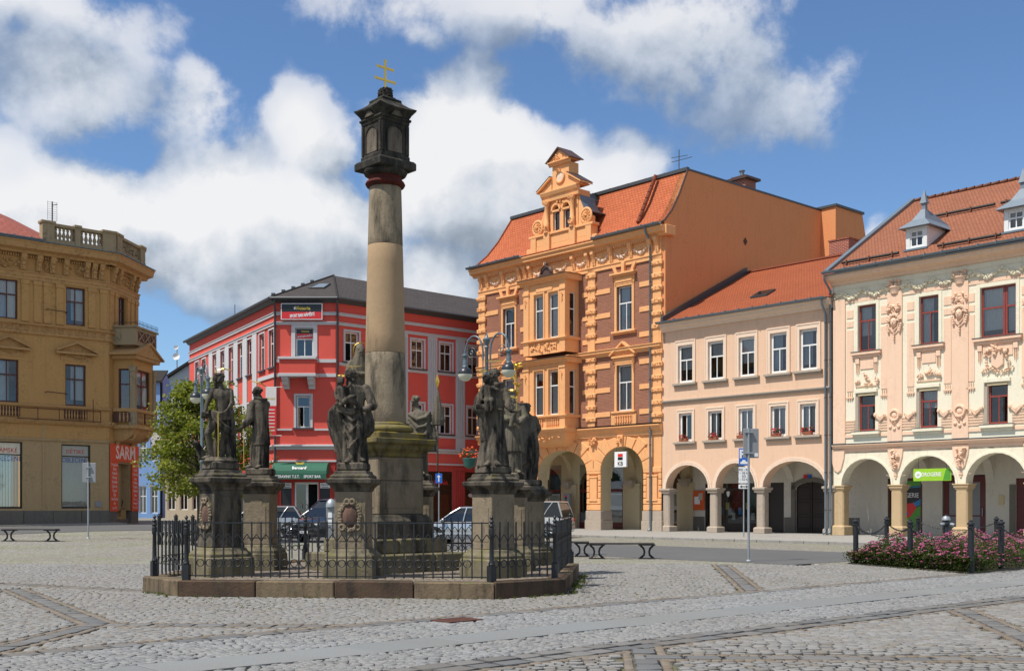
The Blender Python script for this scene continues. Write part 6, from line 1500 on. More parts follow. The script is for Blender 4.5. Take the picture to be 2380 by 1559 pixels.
    def left():
        X = L2; ws = [(-3.35,-2.25),(-1.28,-.2),(-6.2,-5.1),(-8.4,-7.3),(-10.7,-9.6),(-13.,-11.9),(-15.2,-14.1),(-18.4,-17.2),(-20.5,-19.3)]
        ws = [(X+a, X+c) for a, c in ws]; h = [(a, c, za, zb) for a, c in ws for za, zb in ((10.65,13.1),(6.3,8.65))]
        wall(0, X, 4.4, 15., h, 0, .25).build('left_wall', RE, b, fix=False); wall(0, X, z0, 4.4, [(2,5,.3,3.6),(7,10,.3,3.6),(13,16,.3,3.6),(18,21,.3,3.6)], .01, .3).build('left_ground_wall', RG, b, fix=False); MB().quad((.1,.9,0),(X-.4,.9,0),(X-.4,.9,15),(.1,.9,15)).build('unlit_backing', MAT['unlit_backing'], b, fix=False)
        bands(0, X+.02)
        for i, (a, c) in enumerate(ws):
            for za, zb in ((10.65,13.1),(6.3,8.65)): window(b, a, c, za, zb, MAT['white_frame'], 'X', .12, .09, .64, 'lace' if i % 2 else None, cz=.4, ajar=2 if i in (0,3) and za > 9 else None); surround(a, c, za, zb, .1)
        for q in (-4.95,-7.2,-9.45,-11.75,-14.0,-16.3): MB().box(X+q+.05, X+q+1.05, -.07, .01, 5.58, 13.33).build('pilaster', GT, b); 
        for q in range(4):
            a = (2,7,13,18)[q]; s = MB().box(a, a+3, .1, .15, .3, 3.6).build('shop_front', MAT['shop_dark'], b)
        MB().box(X-3.6, X+.0, -.08, .01, 9.95, 10.2).build('floor_band', GT, b)
    aw = R(29.6); ex = Vector((sin(aw), -cos(aw)))
    placed(left, Matrix.Translation((-ex.x*L2, -ex.y*L2, 0)) @ Matrix.Rotation(math.atan2(ex.y, ex.x), 4, 'Z'))
    # --- slate roof: hips meet above the corner
    e = .45; far = Vector((-ex.x*L2, -ex.y*L2)); nl = Vector((ex.y, -ex.x)); nl = Vector((-cos(aw), -sin(aw)))
    A = far+nl*e; B = Vector((-.28, -e)); C = Vector((RW+.2, -e)); n2 = Vector((UY, -UX)); D = Vector((RW,0))+U*30+n2*e
    z = 15.02; H = 18.05
    # ridge points: apex above the corner and the two ridge ends
    ap = Vector((2.6, 7.6)); rl = far+Vector((ap.x+.0, ap.y))*.8; rr = Vector((RW,0))+U*30+Vector((-n2.x, -n2.y))*7.
    r = roof_patch('roof', 'tile_dark', b, [[(B.x,B.y,z),(C.x,C.y,z),(ap.x,ap.y,H)]])
    roof_patch('roof_slope', 'tile_dark', r, [[(A.x,A.y,z),(B.x,B.y,z),(ap.x,ap.y,H),(rl.x,rl.y,H-.4)]]); roof_patch('roof_slope', 'tile_dark', r, [[(C.x,C.y,z),(D.x,D.y,z),(rr.x,rr.y,H),(ap.x,ap.y,H)]])
    for P in (A, B, C, D):
        pass
    for P, Q in ((A,B),(B,C),(C,D)): MB().tube([(P.x,P.y,z-.02),(Q.x,Q.y,z-.02)], .1, 7).build('gutter', MAT['zinc_dark'], r)
    for P, Q in ((C,ap),(B,ap),(rl,ap)): MB().tube([(P.x,P.y,z+.03 if P is not rl else H-.38),(Q.x,Q.y,H+.03)], .07, 5).build('hip_ridge', MAT['tile_dark'], r)
    for k in range(5): t = .25+.15*k; P = A.lerp(B, .9)*(1-t)+ap*t if False else B.lerp(ap, t); MB().box(P.x-.9-.12, P.x-.9+.12, P.y-.1, P.y+.1, z+(H-z)*t-.35, z+(H-z)*t-.1).build('snow_hook', MAT['zinc_dark'], r)
    t0, t1 = .38, .58; p0, p1, p2, p3 = [Vector((q.x, q.y, zz)) for q, zz in ((B.lerp(ap,t0)+Vector((.9,0)), z+(H-z)*t0),(B.lerp(ap,t0)+Vector((1.9,0)), z+(H-z)*t0),(B.lerp(ap,t1)+Vector((1.5,0)), z+(H-z)*t1),(B.lerp(ap,t1)+Vector((.7,0)), z+(H-z)*t1))]
    up = Vector((0,-.02,.06)); sk = MB().quad(*[tuple(p+up) for p in (p0,p1,p2,p3)]).build('skylight', MAT['lead'], r, fix=False)
    MB().tube([tuple(p0+up),tuple(p1+up),tuple(p2+up),tuple(p3+up),tuple(p0+up)], .05, 5).build('skylight_frame', MAT['zinc_dark'], sk)
    MB().tube([(far.x+3,far.y+3,z),(far.x+3,far.y+3,z+3.6)], .03, 4).build('aerial', MAT['zinc_dark'], b)
    for P, zt in ((Vector((.0,-.12)), 14.9), (Vector((RW+.15,-.1)), 14.9)):
        p_ = downpipe([(P.x,P.y-.3,zt),(P.x,P.y-.28,zt-.2),(P.x,P.y,zt-.6),(P.x,P.y,.3)], b, .07, mat=MAT['zinc_dark'])
    return b
red_house()
# signs and fittings on the red house
def red_signs():
    s = thing('bar_sign', 'wide black and red light-box sign reading SPORT BAR NÁMĚSTÍ on the red house', 'sign', (RC.x, RC.y, 0)); MB().box(.42, 3.1, -.32, -.1, 13.62, 14.68).build('case', MAT['sign_white'], s, bevel=.01)
    MB().box(.47, 3.05, -.325, -.32, 14.12, 14.63).build('black_field', MAT['sign_black'], s); MB().box(.47, 3.05, -.325, -.3205, 13.67, 14.12).build('red_field', MAT['sign_red'], s)
    text_mesh('Victoria', .30, MAT['sign_yellow'], s, (1.85,-.33,14.36), bold=.008); MB().ball((1.32,-.33,14.36), (.07,.01,.09), 8, 5).build('emblem', MAT['sign_white'], s); text_mesh('SPORT BAR NÁMĚSTÍ', .27, MAT['sign_white'], s, (1.8,-.33,13.9), rot=(pi/2,R(-5),0), bold=.012, sx=.62)
    a = thing('awning', 'dark green shop awning lettered POTRAVINY T.S.T. SPORT BAR', 'awning', (RC.x, RC.y, 0)); n = 6; rs = []
    for k in range(n+1):
        t = k/n*pi/2; rs.append([(-.02,-1.2*sin(t),3.65+.75*cos(t)),(3.5,-1.2*sin(t),3.65+.75*cos(t))])
    m = MB(); 
    for k in range(n): m.quad(rs[k][0], rs[k][1], rs[k+1][1], rs[k+1][0])
    for q in (0, 1):
        poly = [r[q] for r in rs]+[(rs[0][q][0],0,3.65)]; m._a(poly, [tuple(range(len(poly)))])
    m.build('canopy', MAT['awning'], a, fix=False); MB().box(-.02, 3.5, -1.215, -1.2, 3.30, 3.66).build('valance', MAT['awning'], a)
    text_mesh('POTRAVINY T.S.T.', .25, MAT['sign_white'], a, (.95,-1.225,3.46), bold=.006, sx=.85); text_mesh('SPORT BAR', .25, MAT['sign_white'], a, (2.6,-1.225,3.46), bold=.006, sx=.85); text_mesh('Bernard', .28, MAT['sign_white'], a, (1.75,-1.1,4.02), rot=(R(62),0,0), bold=.008)
    MB().prism([(1.55,4.25),(1.95,4.25),(2.05,4.42),(1.75,4.36),(1.45,4.42)], 'y', -.86, -.84).build('crest', MAT['sign_yellow'], a)
    p = at(630, 950, RD-1.2); v = thing('shop_banner', 'tall white and crimson drogerie banner hung beside the red corner', 'banner', (p.x, p.y, 0))
    z1, z0 = at(630, 900, RD-1.2).z, at(630, 1012, RD-1.2).z; w = .34
    MB().box(-w, w, -.015, .015, z0+1.9, z1).build('white_field', MAT['banner_white'], v); MB().box(-w, w, -.0151, .0151, z0, z0+1.9).build('crimson_field', MAT['sign_red'], v); text_mesh('DROGERIE', .16, MAT['sign_yellow'], v, (0,-.02,z0+2.35), sx=.7)
    MB().tube([(-w-.05,0,z1+.02),(w+.35,0,z1+.02)], .02, 5).tube([(-w-.05,0,z0),(w+.35,0,z0)], .02, 5).build('pole', MAT['galv'], v)
    for k in range(7): MB().box(-w*.7, w*.7, -.02, -.016, z0+.3+k*.22, z0+.36+k*.22).build('text_line', MAT['banner_white'], v)
red_signs()

# --- houses down the side street
def street_house(name, label, px0, px1, Y, zt, wallmat, roofmat, slope, floors, cols, gable=False, z0=.2, winmat='white_frame', dp=9):
    x0, x1 = (px0-CX)/F*Y, (px1-CX)/F*Y; W = x1-x0
    b = thing(name, label, 'house', (x0, Y, 0), 0)
    holes = []
    for f0, f1 in floors:
        for k in range(cols): c = W*(k+.5)/cols; w = min(.6, W/cols*.33); holes.append((c-w, c+w, f0, f1))
    wall(0, W, z0, zt, holes, 0, .2).build('wall', MAT[wallmat], b, fix=False); MB().quad((0,.5,z0),(W,.5,z0),(W,.5,zt),(0,.5,zt)).build('unlit_backing', MAT['unlit_backing'], b, fix=False)
    for (a, c, d, e) in holes: window(b, a, c, d, e, MAT[winmat], 'X' if e-d > 1.5 else 'I', .1, .07, .62)
    MB().box(0, W, .8, dp, z0, zt).build('body', MAT[wallmat], b)
    if slope: 
        s0, s1 = slope; MB().prism([(-.3,zt-.02),(W+.2,zt-.02),(W+.2,zt+s1),(-.3,zt+s0)], 'y', -.01, dp).build('gable', MAT[wallmat], b); MB().prism([(-.5,zt+s0),(W+.3,zt+s1),(W+.3,zt+s1+.25),(-.5,zt+s0+.25)], 'y', -.4, dp+.4).build('roof', MAT[roofmat], b)
    else: MB().prism([(.1,zt),(dp*.5,zt+dp*.3),(dp-.1,zt)], 'x', 0, W).build('gable', MAT[wallmat], b); MB().prism([(-.3,zt-.1),(dp*.5,zt+dp*.3+.05),(dp*.5,zt+dp*.3+.2),(-.3,zt+.05)], 'x', -.2, W+.2).build('roof', MAT[roofmat], b)
    return b
street_house('pale_house', 'pale grey house with a rising dark roof edge down the street', 366, 470, 100, 11.3, 'pale_plaster', 'tile_dark', (.6, 3.6), [(5.2,6.9),(8.4,10.1)], 3)
street_house('blue_house', 'narrow blue house with shop beside the ochre corner', 318, 372, 92, 11.6, 'blue_plaster', 'tile_dark', None, [(1.0,3.2),(5.2,6.9),(8.3,10.0)], 2, dp=3)
street_house('low_shop', 'low cream shop with white display windows behind the street tree', 384, 470, 84, 4.6, 'cream_house', 'tile_dark', None, [(1.3,3.4)], 3, dp=4)
def dish():
    p = at(409, 828, 100); o = thing('satellite_dish', 'white satellite dish on the pale house roof', 'dish', (p.x, p.y+.3, p.z-1.0)); MB().tube([(0,0,-1.2),(0,0,1.9)], .05, 5).build('mast', MAT['galv'], o)
    for z, r in ((.95,.32),(1.75,.2)):
        m = MB().lathe([(.02,.0),(r*.6,.05),(r,.16),(r,.18),(r*.6,.07),(.02,.02)], 14).build('dish', MAT['white_paint'], o, auto=50); m.matrix_basis = Matrix.Translation((0,-.1,z)) @ Matrix.Rotation(R(75), 4, 'X')
dish()
def street_banner():
    Y = 80; p0, p1 = at(352, 1015, Y), at(492, 1015, Y); b = thing('street_banner', 'white cloth banner with red lettering stretched across the street', 'banner', (p0.x, Y, p0.z)); W = p1.x-p0.x; n = 10; m = MB()
    for k in range(n):
        a, c = W*k/n, W*(k+1)/n; ya, yc = .06*sin(k*1.1), .06*sin(k*1.1+1.1); s = lambda q: -.25*4*(q/W)*(1-q/W); m.quad((a,ya,s(a)-.75),(c,yc,s(c)-.75),(c,yc,s(c)+.75),(a,ya,s(a)+.75))
    m.build('cloth', MAT['banner_white'], b, fix=False); text_mesh('X. ročník', .95, MAT['text_red'], b, (W*.62,-.12,-.1), bold=.01)
    MB().tube([(-4,0,1.0),(W*.5,0,.72),(W+3,0,1.1)], .02, 4).build('rope', MAT['zinc_dark'], b)
street_banner()
# ------------------------------------------------------------------ the plague column in its railed enclosure
RZ_U = math.atan2(UY, UX); RZ_F = R(-5.); ZP = .24
def inset(poly, d):
    n = len(poly); out = []
    for i in range(n):
        p, a, b = poly[i], poly[i-1], poly[(i+1) % n]
        d1 = (p-a).normalized(); d2 = (b-p).normalized(); n1 = Vector((-d1.y, d1.x)); n2 = Vector((-d2.y, d2.x))
        k = (n1+n2); k = k/k.dot(n1); out.append(p+k*d)
    return out
def enclosure():
    inn = inset(OCT, .36)
    k = thing('stone_kerb', 'low brown sandstone kerb ringing the plague column', 'kerb')
    cx = 0
    for i in range(8):
        a, b, c, d = OCT[i], OCT[(i+1) % 8], inn[(i+1) % 8], inn[i]; L = (b-a).length; n = max(1, round(L/1.3))
        for j in range(n):
            t0, t1 = j/n, (j+1)/n; g = .008/L
            q = [a.lerp(b, t0+g), a.lerp(b, t1-g), d.lerp(c, t1-g), d.lerp(c, t0+g)]
            m = MB().prism([tuple(p) for p in q], 'z', -.1, .285+RNG.uniform(-.008, .008)); m.build('kerb_stone', MAT['kerb_tan' if (i*3+j) % 4 in (1, 3) and i != 1 else 'kerb_brown'], k, bevel=.018)
    m = MB(); m.prism([tuple(p) for p in inn], 'z', -.05, ZP-.03); o = m.build('enclosure_paving', MAT['bed']); tag(o, 'worn paving inside the railings', 'paving', kind='structure')
    s = sett_field(-4, 4, -4, 4, .13, .15, .02, 2., ((-2.70, 23.82), RZ_F)); s = s[inside(inn, s[:,0], s[:,1])]
    m = stones_mesh('enclosure_setts', s, ZP, 'setts_brown'); e = link('enclosure_setts', m, o); e['kind'] = 'stuff'
    # iron railing
    f = thing('iron_railing', 'black iron railing with pointed arches and rings round the plague column', 'railing'); P = inset(OCT, .20); IR = MAT['iron']
    zb, zt = .36, 1.30
    post = MB().sq([(.075,0),(.075,.36)]).lathe([(.06,.36),(.072,.38),(.06,.40),(.052,.42),(.045,.86),(.06,.88),(.06,.92),(.06,1.0),(.045,1.01),(.062,1.05),(.045,1.085),(.03,1.09),(.058,1.125),(.03,1.155),(.02,1.16),(.045,1.195),(.02,1.225),(.003,1.235)], 12).mesh('post', IR, False); MB().fix(post); post.polygons.foreach_set('use_smooth', [True]*len(post.polygons)); post.set_sharp_from_angle(angle=R(40))
    bar = MB().sq([(.011,zb-.03),(.011,zt+.02)]).mesh('bar', IR); ring = MB().torus((0,0,.59), .064, .009, 'y', 16, 4).mesh('ring', IR)
    arcs = {}
    def arch(w):
        key = round(w, 3)
        if key not in arcs:
            m = MB(); h = .17; z0 = .93; n = 6
            for sg in (-1, 1):
                pts = []
                for i in range(n+1): t = i/n; pts.append((sg*(w/2)*(1-t**1.7), 0, z0+h*t))
                m.tube(pts, .009, 4)
            m.sq([(.017,-.03),(.017,.03)], (-w/2, 0), z0-.02); arcs[key] = m.mesh('arch', IR)
        return arcs[key]
    for i in range(8):
        a, b = P[i], P[(i+1) % 8]; o = link('post', post, f); o.location = (a.x, a.y, .20); o.scale = (.8,.8,1); dv = (b-a); L = dv.length; an = math.atan2(dv.y, dv.x); o.rotation_euler = (0, 0, an)
        for z, h, w in ((zt,.022,.016),(zb,.02,.014)):
            MB().box(.05, L-.05, -w, w, z-h/2, z+h/2).build('rail', IR, f); r = f.children[-1]; r.location = (a.x, a.y, 0); r.rotation_euler = (0, 0, an)
        n = round(L/.172); st = L/n
        for j in range(n):
            if j:
                o = link('bar', bar, f); q = a+dv*(j/n); o.location = (q.x, q.y, 0); o.rotation_euler = (0, 0, an)
            q = a+dv*((j+.5)/n)
            if 0 < j < n-1 or L < 2:
                o = link('ring', ring, f); o.location = (q.x, q.y, 0); o.rotation_euler = (0, 0, an)
            o = link('arch', arch(st), f); o.location = (q.x, q.y, 0); o.rotation_euler = (0, 0, an)
enclosure()

def column():
    c = thing('plague_column', 'tall sandstone column on a mossy pedestal with dark lantern and gold double cross', 'column', (COLC.x, COLC.y, 0), RZ_U)
    PP, PD, PS = MAT['pedestal_plinth'], MAT['pedestal_dark'], MAT['pedestal_stone']
    for k, (h, z0, z1) in enumerate(((1.23,ZP-.1,.62),(.95,.62,.92))):
        # each step is laid of several blocks
        n = 3
        for i in range(n):
            x0, x1 = -h+2*h*i/n, -h+2*h*(i+1)/n; MB().box(x0+.006, x1-.006, -h, h, z0, z1+RNG.uniform(-.006,.006)).build('step_block', PP, c, bevel=.025)
    MB().sq([(.72,.92),(.72,1.28),(.68,1.34),(.64,1.42)]).build('pedestal_base', PD, c, bevel=.012)
    MB().sq([(.583,1.42),(.583,2.12)]).build('pedestal_die', PS, c, bevel=.02); MB().sq([(.581,2.124),(.581,2.62)]).build('pedestal_die', PS, c, bevel=.02)
    for a in range(4):
        o = MB().box(-.42, .42, -.592, -.58, 1.55, 2.05).build('die_panel', PS, c, bevel=.01); o.rotation_euler = (0,0,a*pi/2)
    MB().sq([(.60,2.62),(.62,2.70),(.70,2.78),(.72,2.86),(.78,2.90),(.78,3.0)]).build('pedestal_cornice', MAT['mossy_ledge'], c, bevel=.012)
    MB().sq([(.60,3.0),(.60,3.14)]).build('column_plinth', MAT['mossy_ledge'], c, bevel=.02)
    MB().lathe([(.55,3.14),(.60,3.18),(.61,3.23),(.57,3.28),(.50,3.30),(.50,3.33),(.46,3.36)], 36).build('column_base', MAT['mossy_ledge'], c, smooth=False, auto=50)
    rad = lambda z: .445-.105*((z-3.36)/5.0)**1.25
    for z0, z1, m in ((3.36,4.835,'shaft_old'),(4.84,7.125,'shaft_new'),(7.13,8.36,'shaft_old')):
        MB().lathe([(rad(z0)-.006,z0),(rad(z0),z0+.012)]+[(rad(z0+(z1-z0)*i/6), z0+(z1-z0)*i/6) for i in range(1,6)]+[(rad(z1),z1-.012),(rad(z1)-.006,z1)], 40).build('shaft_drum', MAT[m], c, auto=50)
    MB().lathe([(.345,8.36),(.40,8.38),(.425,8.43),(.40,8.48),(.36,8.50),(.35,8.56),(.37,8.58)], 36).build('red_necking', MAT['red_stone'], c, auto=50)
    LS = MAT['lantern_stone']
    MB().lathe([(.37,8.58),(.44,8.62),(.47,8.68),(.46,8.72)], 36).build('echinus', LS, c, auto=50)
    MB().sq([(.46,8.71),(.475,8.73),(.475,8.86),(.44,8.90),(.38,8.92)]).build('abacus', LS, c, bevel=.01)
    MB().sq([(.375,8.92),(.375,9.0),(.345,9.03),(.345,9.66),(.37,9.68),(.37,9.73),(.40,9.75),(.40,9.79),(.38,9.80)]).build('lantern', LS, c, bevel=.008)
    for a in range(4):
        bef = set(c.children)
        m = MB(); pts = [(-.19,9.06),(.19,9.06),(.19,9.42)]+[(.19*cos(t), 9.42+.17*sin(t)) for t in [pi*i/8 for i in range(1,8)]]+[(-.19,9.42)]
        m.prism(pts, 'y', -.352, -.34); m.build('niche_panel', MAT['lantern_panel'], c)
        rs = []
        arch_ring(-.19, .19, 9.42, 9.59, .035, -.372, -.345).build('niche_frame', LS, c)
        for q in (-.225, .19): MB().box(q, q+.035, -.371, -.345, 9.06, 9.42).build('niche_jamb', LS, c)
        for q in (-1, 1): MB().box(q*.31-.035, q*.31+.035, -.375, -.345, 9.03, 9.66).build('lantern_pilaster', LS, c)
        MB().prism([(-.16,9.80),(.16,9.80),(.0,9.96)], 'y', -.43, -.36).build('roof_gablet', MAT['pedestal_dark'], c)
        for o in set(c.children)-bef: o.rotation_euler = (0,0,a*pi/2)
    # spreading roof with upswept corners
    m = MB(); n = 8; rs = []
    for h, z, lift in ((.36,9.80,0),(.40,9.88,0.),(.47,9.95,.02),(.48,9.985,.02),(.36,10.06,.0),(.26,10.14,0),(.24,10.18,0)):
        ring = []
        for sd in range(4):
            for i in range(n):
                t = -1+2*i/n; x, y = t*h, -h; zz = z+lift*(abs(t)**3)*2-lift; cr, sr = cos(sd*pi/2), sin(sd*pi/2); ring.append((x*cr-y*sr, x*sr+y*cr, zz))
        rs.append(ring)
    m.rings(rs); m.build('lantern_roof', LS, c, auto=35)
    MB().sq([(.25,10.17),(.25,10.21),(.17,10.25),(.15,10.28)]).build('finial_base', LS, c, bevel=.008)
    m = MB(); rg = random.Random(5); m.lathe([(.13,10.26),(.145,10.34),(.15,10.44),(.12,10.47)], 10)
    for i in range(46): a = rg.uniform(0, 2*pi); z = rg.uniform(10.28,10.46); m.ball((.145*cos(a), .145*sin(a), z), (.028,.028,.024), 5, 4)
    m.build('crown', LS, c)
    g = MB().box(-.022,.022,-.012,.012,10.46,11.06); 
    for z, w in ((10.66,.24),(10.92,.185)): g.box(-w,w,-.0125,.0125,z-.022,z+.022)
    for z, w in ((10.66,.24),(10.92,.185)):
        for s in (-1, 1): g.prism([(s*w,z-.022),(s*(w+.03),z-.04),(s*(w+.03),z+.04),(s*w,z+.022)], 'y', -.012, .012)
    g.prism([(-.022,11.06),(.022,11.06),(.045,11.09),(-.045,11.09)], 'y', -.012, .012)
    g.build('gold_cross', MAT['gold'], c)
column()

# --- carved figures: joined masses, remeshed into one continuous skin
class Fig:
    def __init__(s, seed): s.m = MB(); s.rg = random.Random(seed)
    def cap(s, *pts):
        """chain of (x,y,z,r)"""
        path = [Vector(p[:3]) for p in pts]; s.m.tube(path, [p[3] for p in pts], 12)
        for p in pts: s.m.ball(p[:3], p[3], 12, 8)
        return s
    def ball(s, c, r, rot=None): s.m.ball(c, r, 14, 10, rot); return s
    def robe(s, rings, folds=11, amp=.07, twist=.6, ph=0., n=88):
        rs = []; z0, z1 = rings[0][0], rings[-1][0]
        for z, rx, ry, cx, cy in rings:
            t = (z-z0)/(z1-z0) if z1 != z0 else 0; ring = []
            for i in range(n):
                a = 2*pi*i/n; w = amp*(1-t*.75)
                k = 1+w*(2.2*abs(sin(folds*.5*a+.5*ph+twist*t*1.5))-1.2+.6*sin((folds*2-3)*a+1.7*ph-twist*t*5)+.4*sin(5*a+ph*3))
                ring.append((cx+rx*k*cos(a), cy+ry*k*sin(a), z))
            rs.append(ring)
        s.m.rings(rs); return s
    def swath(s, pts, w, th, folds=3):
        """bundle of cloth folds along a path"""
        path = [Vector(p) for p in pts]
        for k in range(folds):
            off = (k-(folds-1)/2)*w/folds
            s.m.tube([p+Vector((s.rg.uniform(-.01,.01), -.01*k, off)) if True else p for p in path], [th*s.rg.uniform(.8,1.15) for _ in path], 8)
            for p in (path[0], path[-1]): s.m.ball(p+Vector((0,-.01*k,off)), th, 8, 6)
        return s
    def head(s, c, yaw, r=.098, beard=0., hair=.0, tons=False, tilt=0.):
        """skull, face, nose, brows, ears, hair and beard; yaw 0 faces the viewer, negative to the left"""
        M = Matrix.Translation(c) @ Matrix.Rotation(yaw, 4, 'Z') @ Matrix.Rotation(tilt, 4, 'X'); P = lambda x, y, z: tuple(M @ Vector((x*r, y*r, z*r))); rot = M.to_3x3()
        s.m.ball(P(0,.12,.18), (.86*r,1.0*r,.95*r), 14, 10, rot); s.m.ball(P(0,-.28,-.42), (.62*r,.62*r,.72*r), 12, 8, rot); s.m.ball(P(0,-.95,-.22), (.15*r,.22*r,.30*r), 8, 6, rot); s.m.ball(P(0,-.72,.15), (.62*r,.22*r,.13*r), 8, 6, rot)
        s.m.ball(P(0,-.78,-.62), (.26*r,.14*r,.10*r), 8, 6, rot); s.m.ball(P(0,-.70,-.98), (.26*r,.2*r,.2*r), 8, 6, rot)
        for q in (-1, 1): s.m.ball(P(q*.86,.1,-.1), (.12*r,.2*r,.28*r), 8, 6, rot); s.m.ball(P(q*.42,-.66,-.28), (.26*r,.2*r,.22*r), 8, 6, rot)
        if beard:
            for k in range(9): s.m.ball(P(s.rg.uniform(-.5,.5), -.55+s.rg.uniform(-.15,.1), -.95-beard*s.rg.random()), (.26*r,.24*r,.36*r), 7, 5, rot)
        for k in range(int(46)):
            a = s.rg.uniform(0, 2*pi); zz = s.rg.uniform(.1,.9) if not tons else s.rg.uniform(.05,.55); q = math.sqrt(max(.0, 1-zz*zz*.8)); x, y = .92*q*cos(a), .15+1.0*q*sin(a)
            if y < -.55 and zz < .55: continue
            s.m.ball(P(x, y, zz*.95+.12), (.24*r,.26*r,.16*r), 6, 5, rot)
        if hair:
            for k in range(16): a = s.rg.uniform(-.15*pi, 1.15*pi); s.m.ball(P(.85*cos(a), .2+.75*sin(a), -.1-hair*s.rg.random()*1.8), (.26*r,.26*r,.36*r), 6, 5, rot)
        return s
    def hand(s, p, d, r=.030, n=(0,-1,0)):
        """palm, four curled fingers and a thumb; d: pointing direction"""
        p = Vector(p); d = Vector(d).normalized(); w = d.cross(Vector(n)).normalized(); dn = w.cross(d).normalized()
        s.m.ball(p+d*.035, (.034,.034,.034), 10, 8)
        for k in range(4):
            o = (k-1.5)*.019; L = (.075,.088,.083,.066)[k]; a = p+d*.05+w*o; b = a+d*L*.6-dn*.006; e = b+d*L*.35-dn*.03
            s.m.tube([p+d*.02+w*o*.8, a, b, e], [.012,.0115,.011,.008], 7); s.m.ball(e, .009, 6, 5)
        a = p+d*.015+w*.035; s.m.tube([p, a, a+d*.04+w*.02-dn*.015], [.014,.013,.010], 7); return s
    def foot(s, p, d, L=.22):
        p = Vector(p); d = Vector((d[0], d[1], 0)).normalized(); a = math.atan2(d.y, d.x); rot = Matrix.Rotation(a, 3, 'Z')
        s.m.ball(p+Vector((0,0,.05)), (.06,.05,.055), 10, 8, rot); s.m.ball(p+d*L*.35+Vector((0,0,.042)), (.10,.045,.04), 10, 8, rot); s.m.ball(p+d*L*.68+Vector((0,0,.028)), (.06,.05,.028), 10, 8, rot)
        w = Vector((-d.y, d.x, 0))
        for k in range(5): s.m.ball(p+d*(L*.86-.012*abs(k-1))+w*(k-2)*.019+Vector((0,0,.02)), (.024,.012,.016), 6, 5, rot)
        return s
    def done(s, name, mat, parent, voxel=.011, rough=.012, smooth=1):
        m = s.m.mesh(name, MAT[mat], True); o = bpy.data.objects.new(name, m); COL.objects.link(o)
        md = o.modifiers.new('r', 'REMESH'); md.mode = 'VOXEL'; md.voxel_size = voxel; md.use_smooth_shade = True
        md = o.modifiers.new('s', 'SMOOTH'); md.iterations = smooth; md.factor = .5
        dg = bpy.context.evaluated_depsgraph_get(); me = bpy.data.meshes.new_from_object(o.evaluated_get(dg)); bpy.data.objects.remove(o)
        me.materials.clear(); me.materials.append(MAT[mat]); me.polygons.foreach_set('use_smooth', [True]*len(me.polygons))
        return link(name, me, parent)

def pedestal(c, rz, w=.29, top=2.46, mats=('pedestal_plinth','pedestal_stone','pedestal_dark'), cart=None, flare=.0, foot=.0):
    """block, moulded base, die, cornice, top block; heights run from the enclosure floor"""
    Pl, D, K = [MAT[m] for m in mats]; k = (top-ZP)/2.22; Z = lambda z: ZP+(z-.24)*k
    bef = set(c.children)
    MB().sq([(w*1.62,Z(.16)),(w*1.64,Z(.42)),(w*1.60,Z(.62))]).build('plinth_block', Pl, c, bevel=.03)
    MB().sq([(w*1.5,Z(.62)),(w*1.5,Z(.67)),(w*1.3,Z(.73)),(w*1.22,Z(.78)),(w*1.08,Z(.80))]).build('base_moulding', Pl, c, bevel=.008)
    MB().sq([(w*(1.03+flare),Z(.80)),(w*(1+flare*.3),Z(1.0)),(w,Z(1.1)),(w,Z(1.88)),(w*1.03,Z(1.9))]).build('die', D, c, bevel=.012)
    for a in range(4):
        o = MB().prism([(-w*.72,Z(.95)),(w*.72,Z(.95)),(w*.72,Z(1.62)),(w*.5,Z(1.66)),(w*.4,Z(1.76)),(0,Z(1.8)),(-w*.4,Z(1.76)),(-w*.5,Z(1.66)),(-w*.72,Z(1.62))], 'y', -w-.012, -w+.01).build('die_panel', D, c, bevel=.006); o.rotation_euler = (0,0,a*pi/2)
    MB().sq([(w*1.05,Z(1.9)),(w*1.1,Z(1.96)),(w*1.28,Z(2.02)),(w*1.44,Z(2.06)),(w*1.47,Z(2.14)),(w*1.2,Z(2.16))]).build('cornice', K, c, bevel=.008)
    MB().sq([(w*1.22,Z(2.155)),(w*1.24,Z(2.20)),(w*1.05,Z(2.24)),(w*1.0,Z(2.29)),(w*.92,Z(2.30))]).build('top_moulding', K, c, bevel=.008)
    MB().sq([(w*.92,Z(2.30)),(w*.90,Z(2.46))]).build('figure_base', MAT['statue_stone'], c, bevel=.03)
    if cart is not None:
        m = MB(); m.ball((0,-w-.01,Z(1.42)), (.15,.05,.21), 14, 10); o = m.build('cartouche', MAT['cartouche'], c, smooth=True); o.rotation_euler = (0,0,cart)
        m = MB(); rg = random.Random(int(w*100+top*77))
        for i in range(30): a = 2*pi*i/30; m.ball((.185*cos(a)*rg.uniform(.95,1.1), -w-.02, Z(1.42)+.255*sin(a)*rg.uniform(.95,1.08)), (.045,.035,.035), 6, 5, Matrix.Rotation(-a, 3, 'Y'))
        for q in (-1, 1): m.torus((q*.05,-w-.05,Z(1.42)+.28), .045, .022, 'y', 10, 6); m.torus((q*.15,-w-.04,Z(1.42)-.2), .05, .022, 'y', 10, 6)
        o = m.build('cartouche_frame', MAT['pedestal_stone'], c); o.rotation_euler = (0,0,cart)
    for o in set(c.children)-bef:
        o.matrix_basis = Matrix.Rotation(rz, 4, 'Z') @ o.matrix_basis

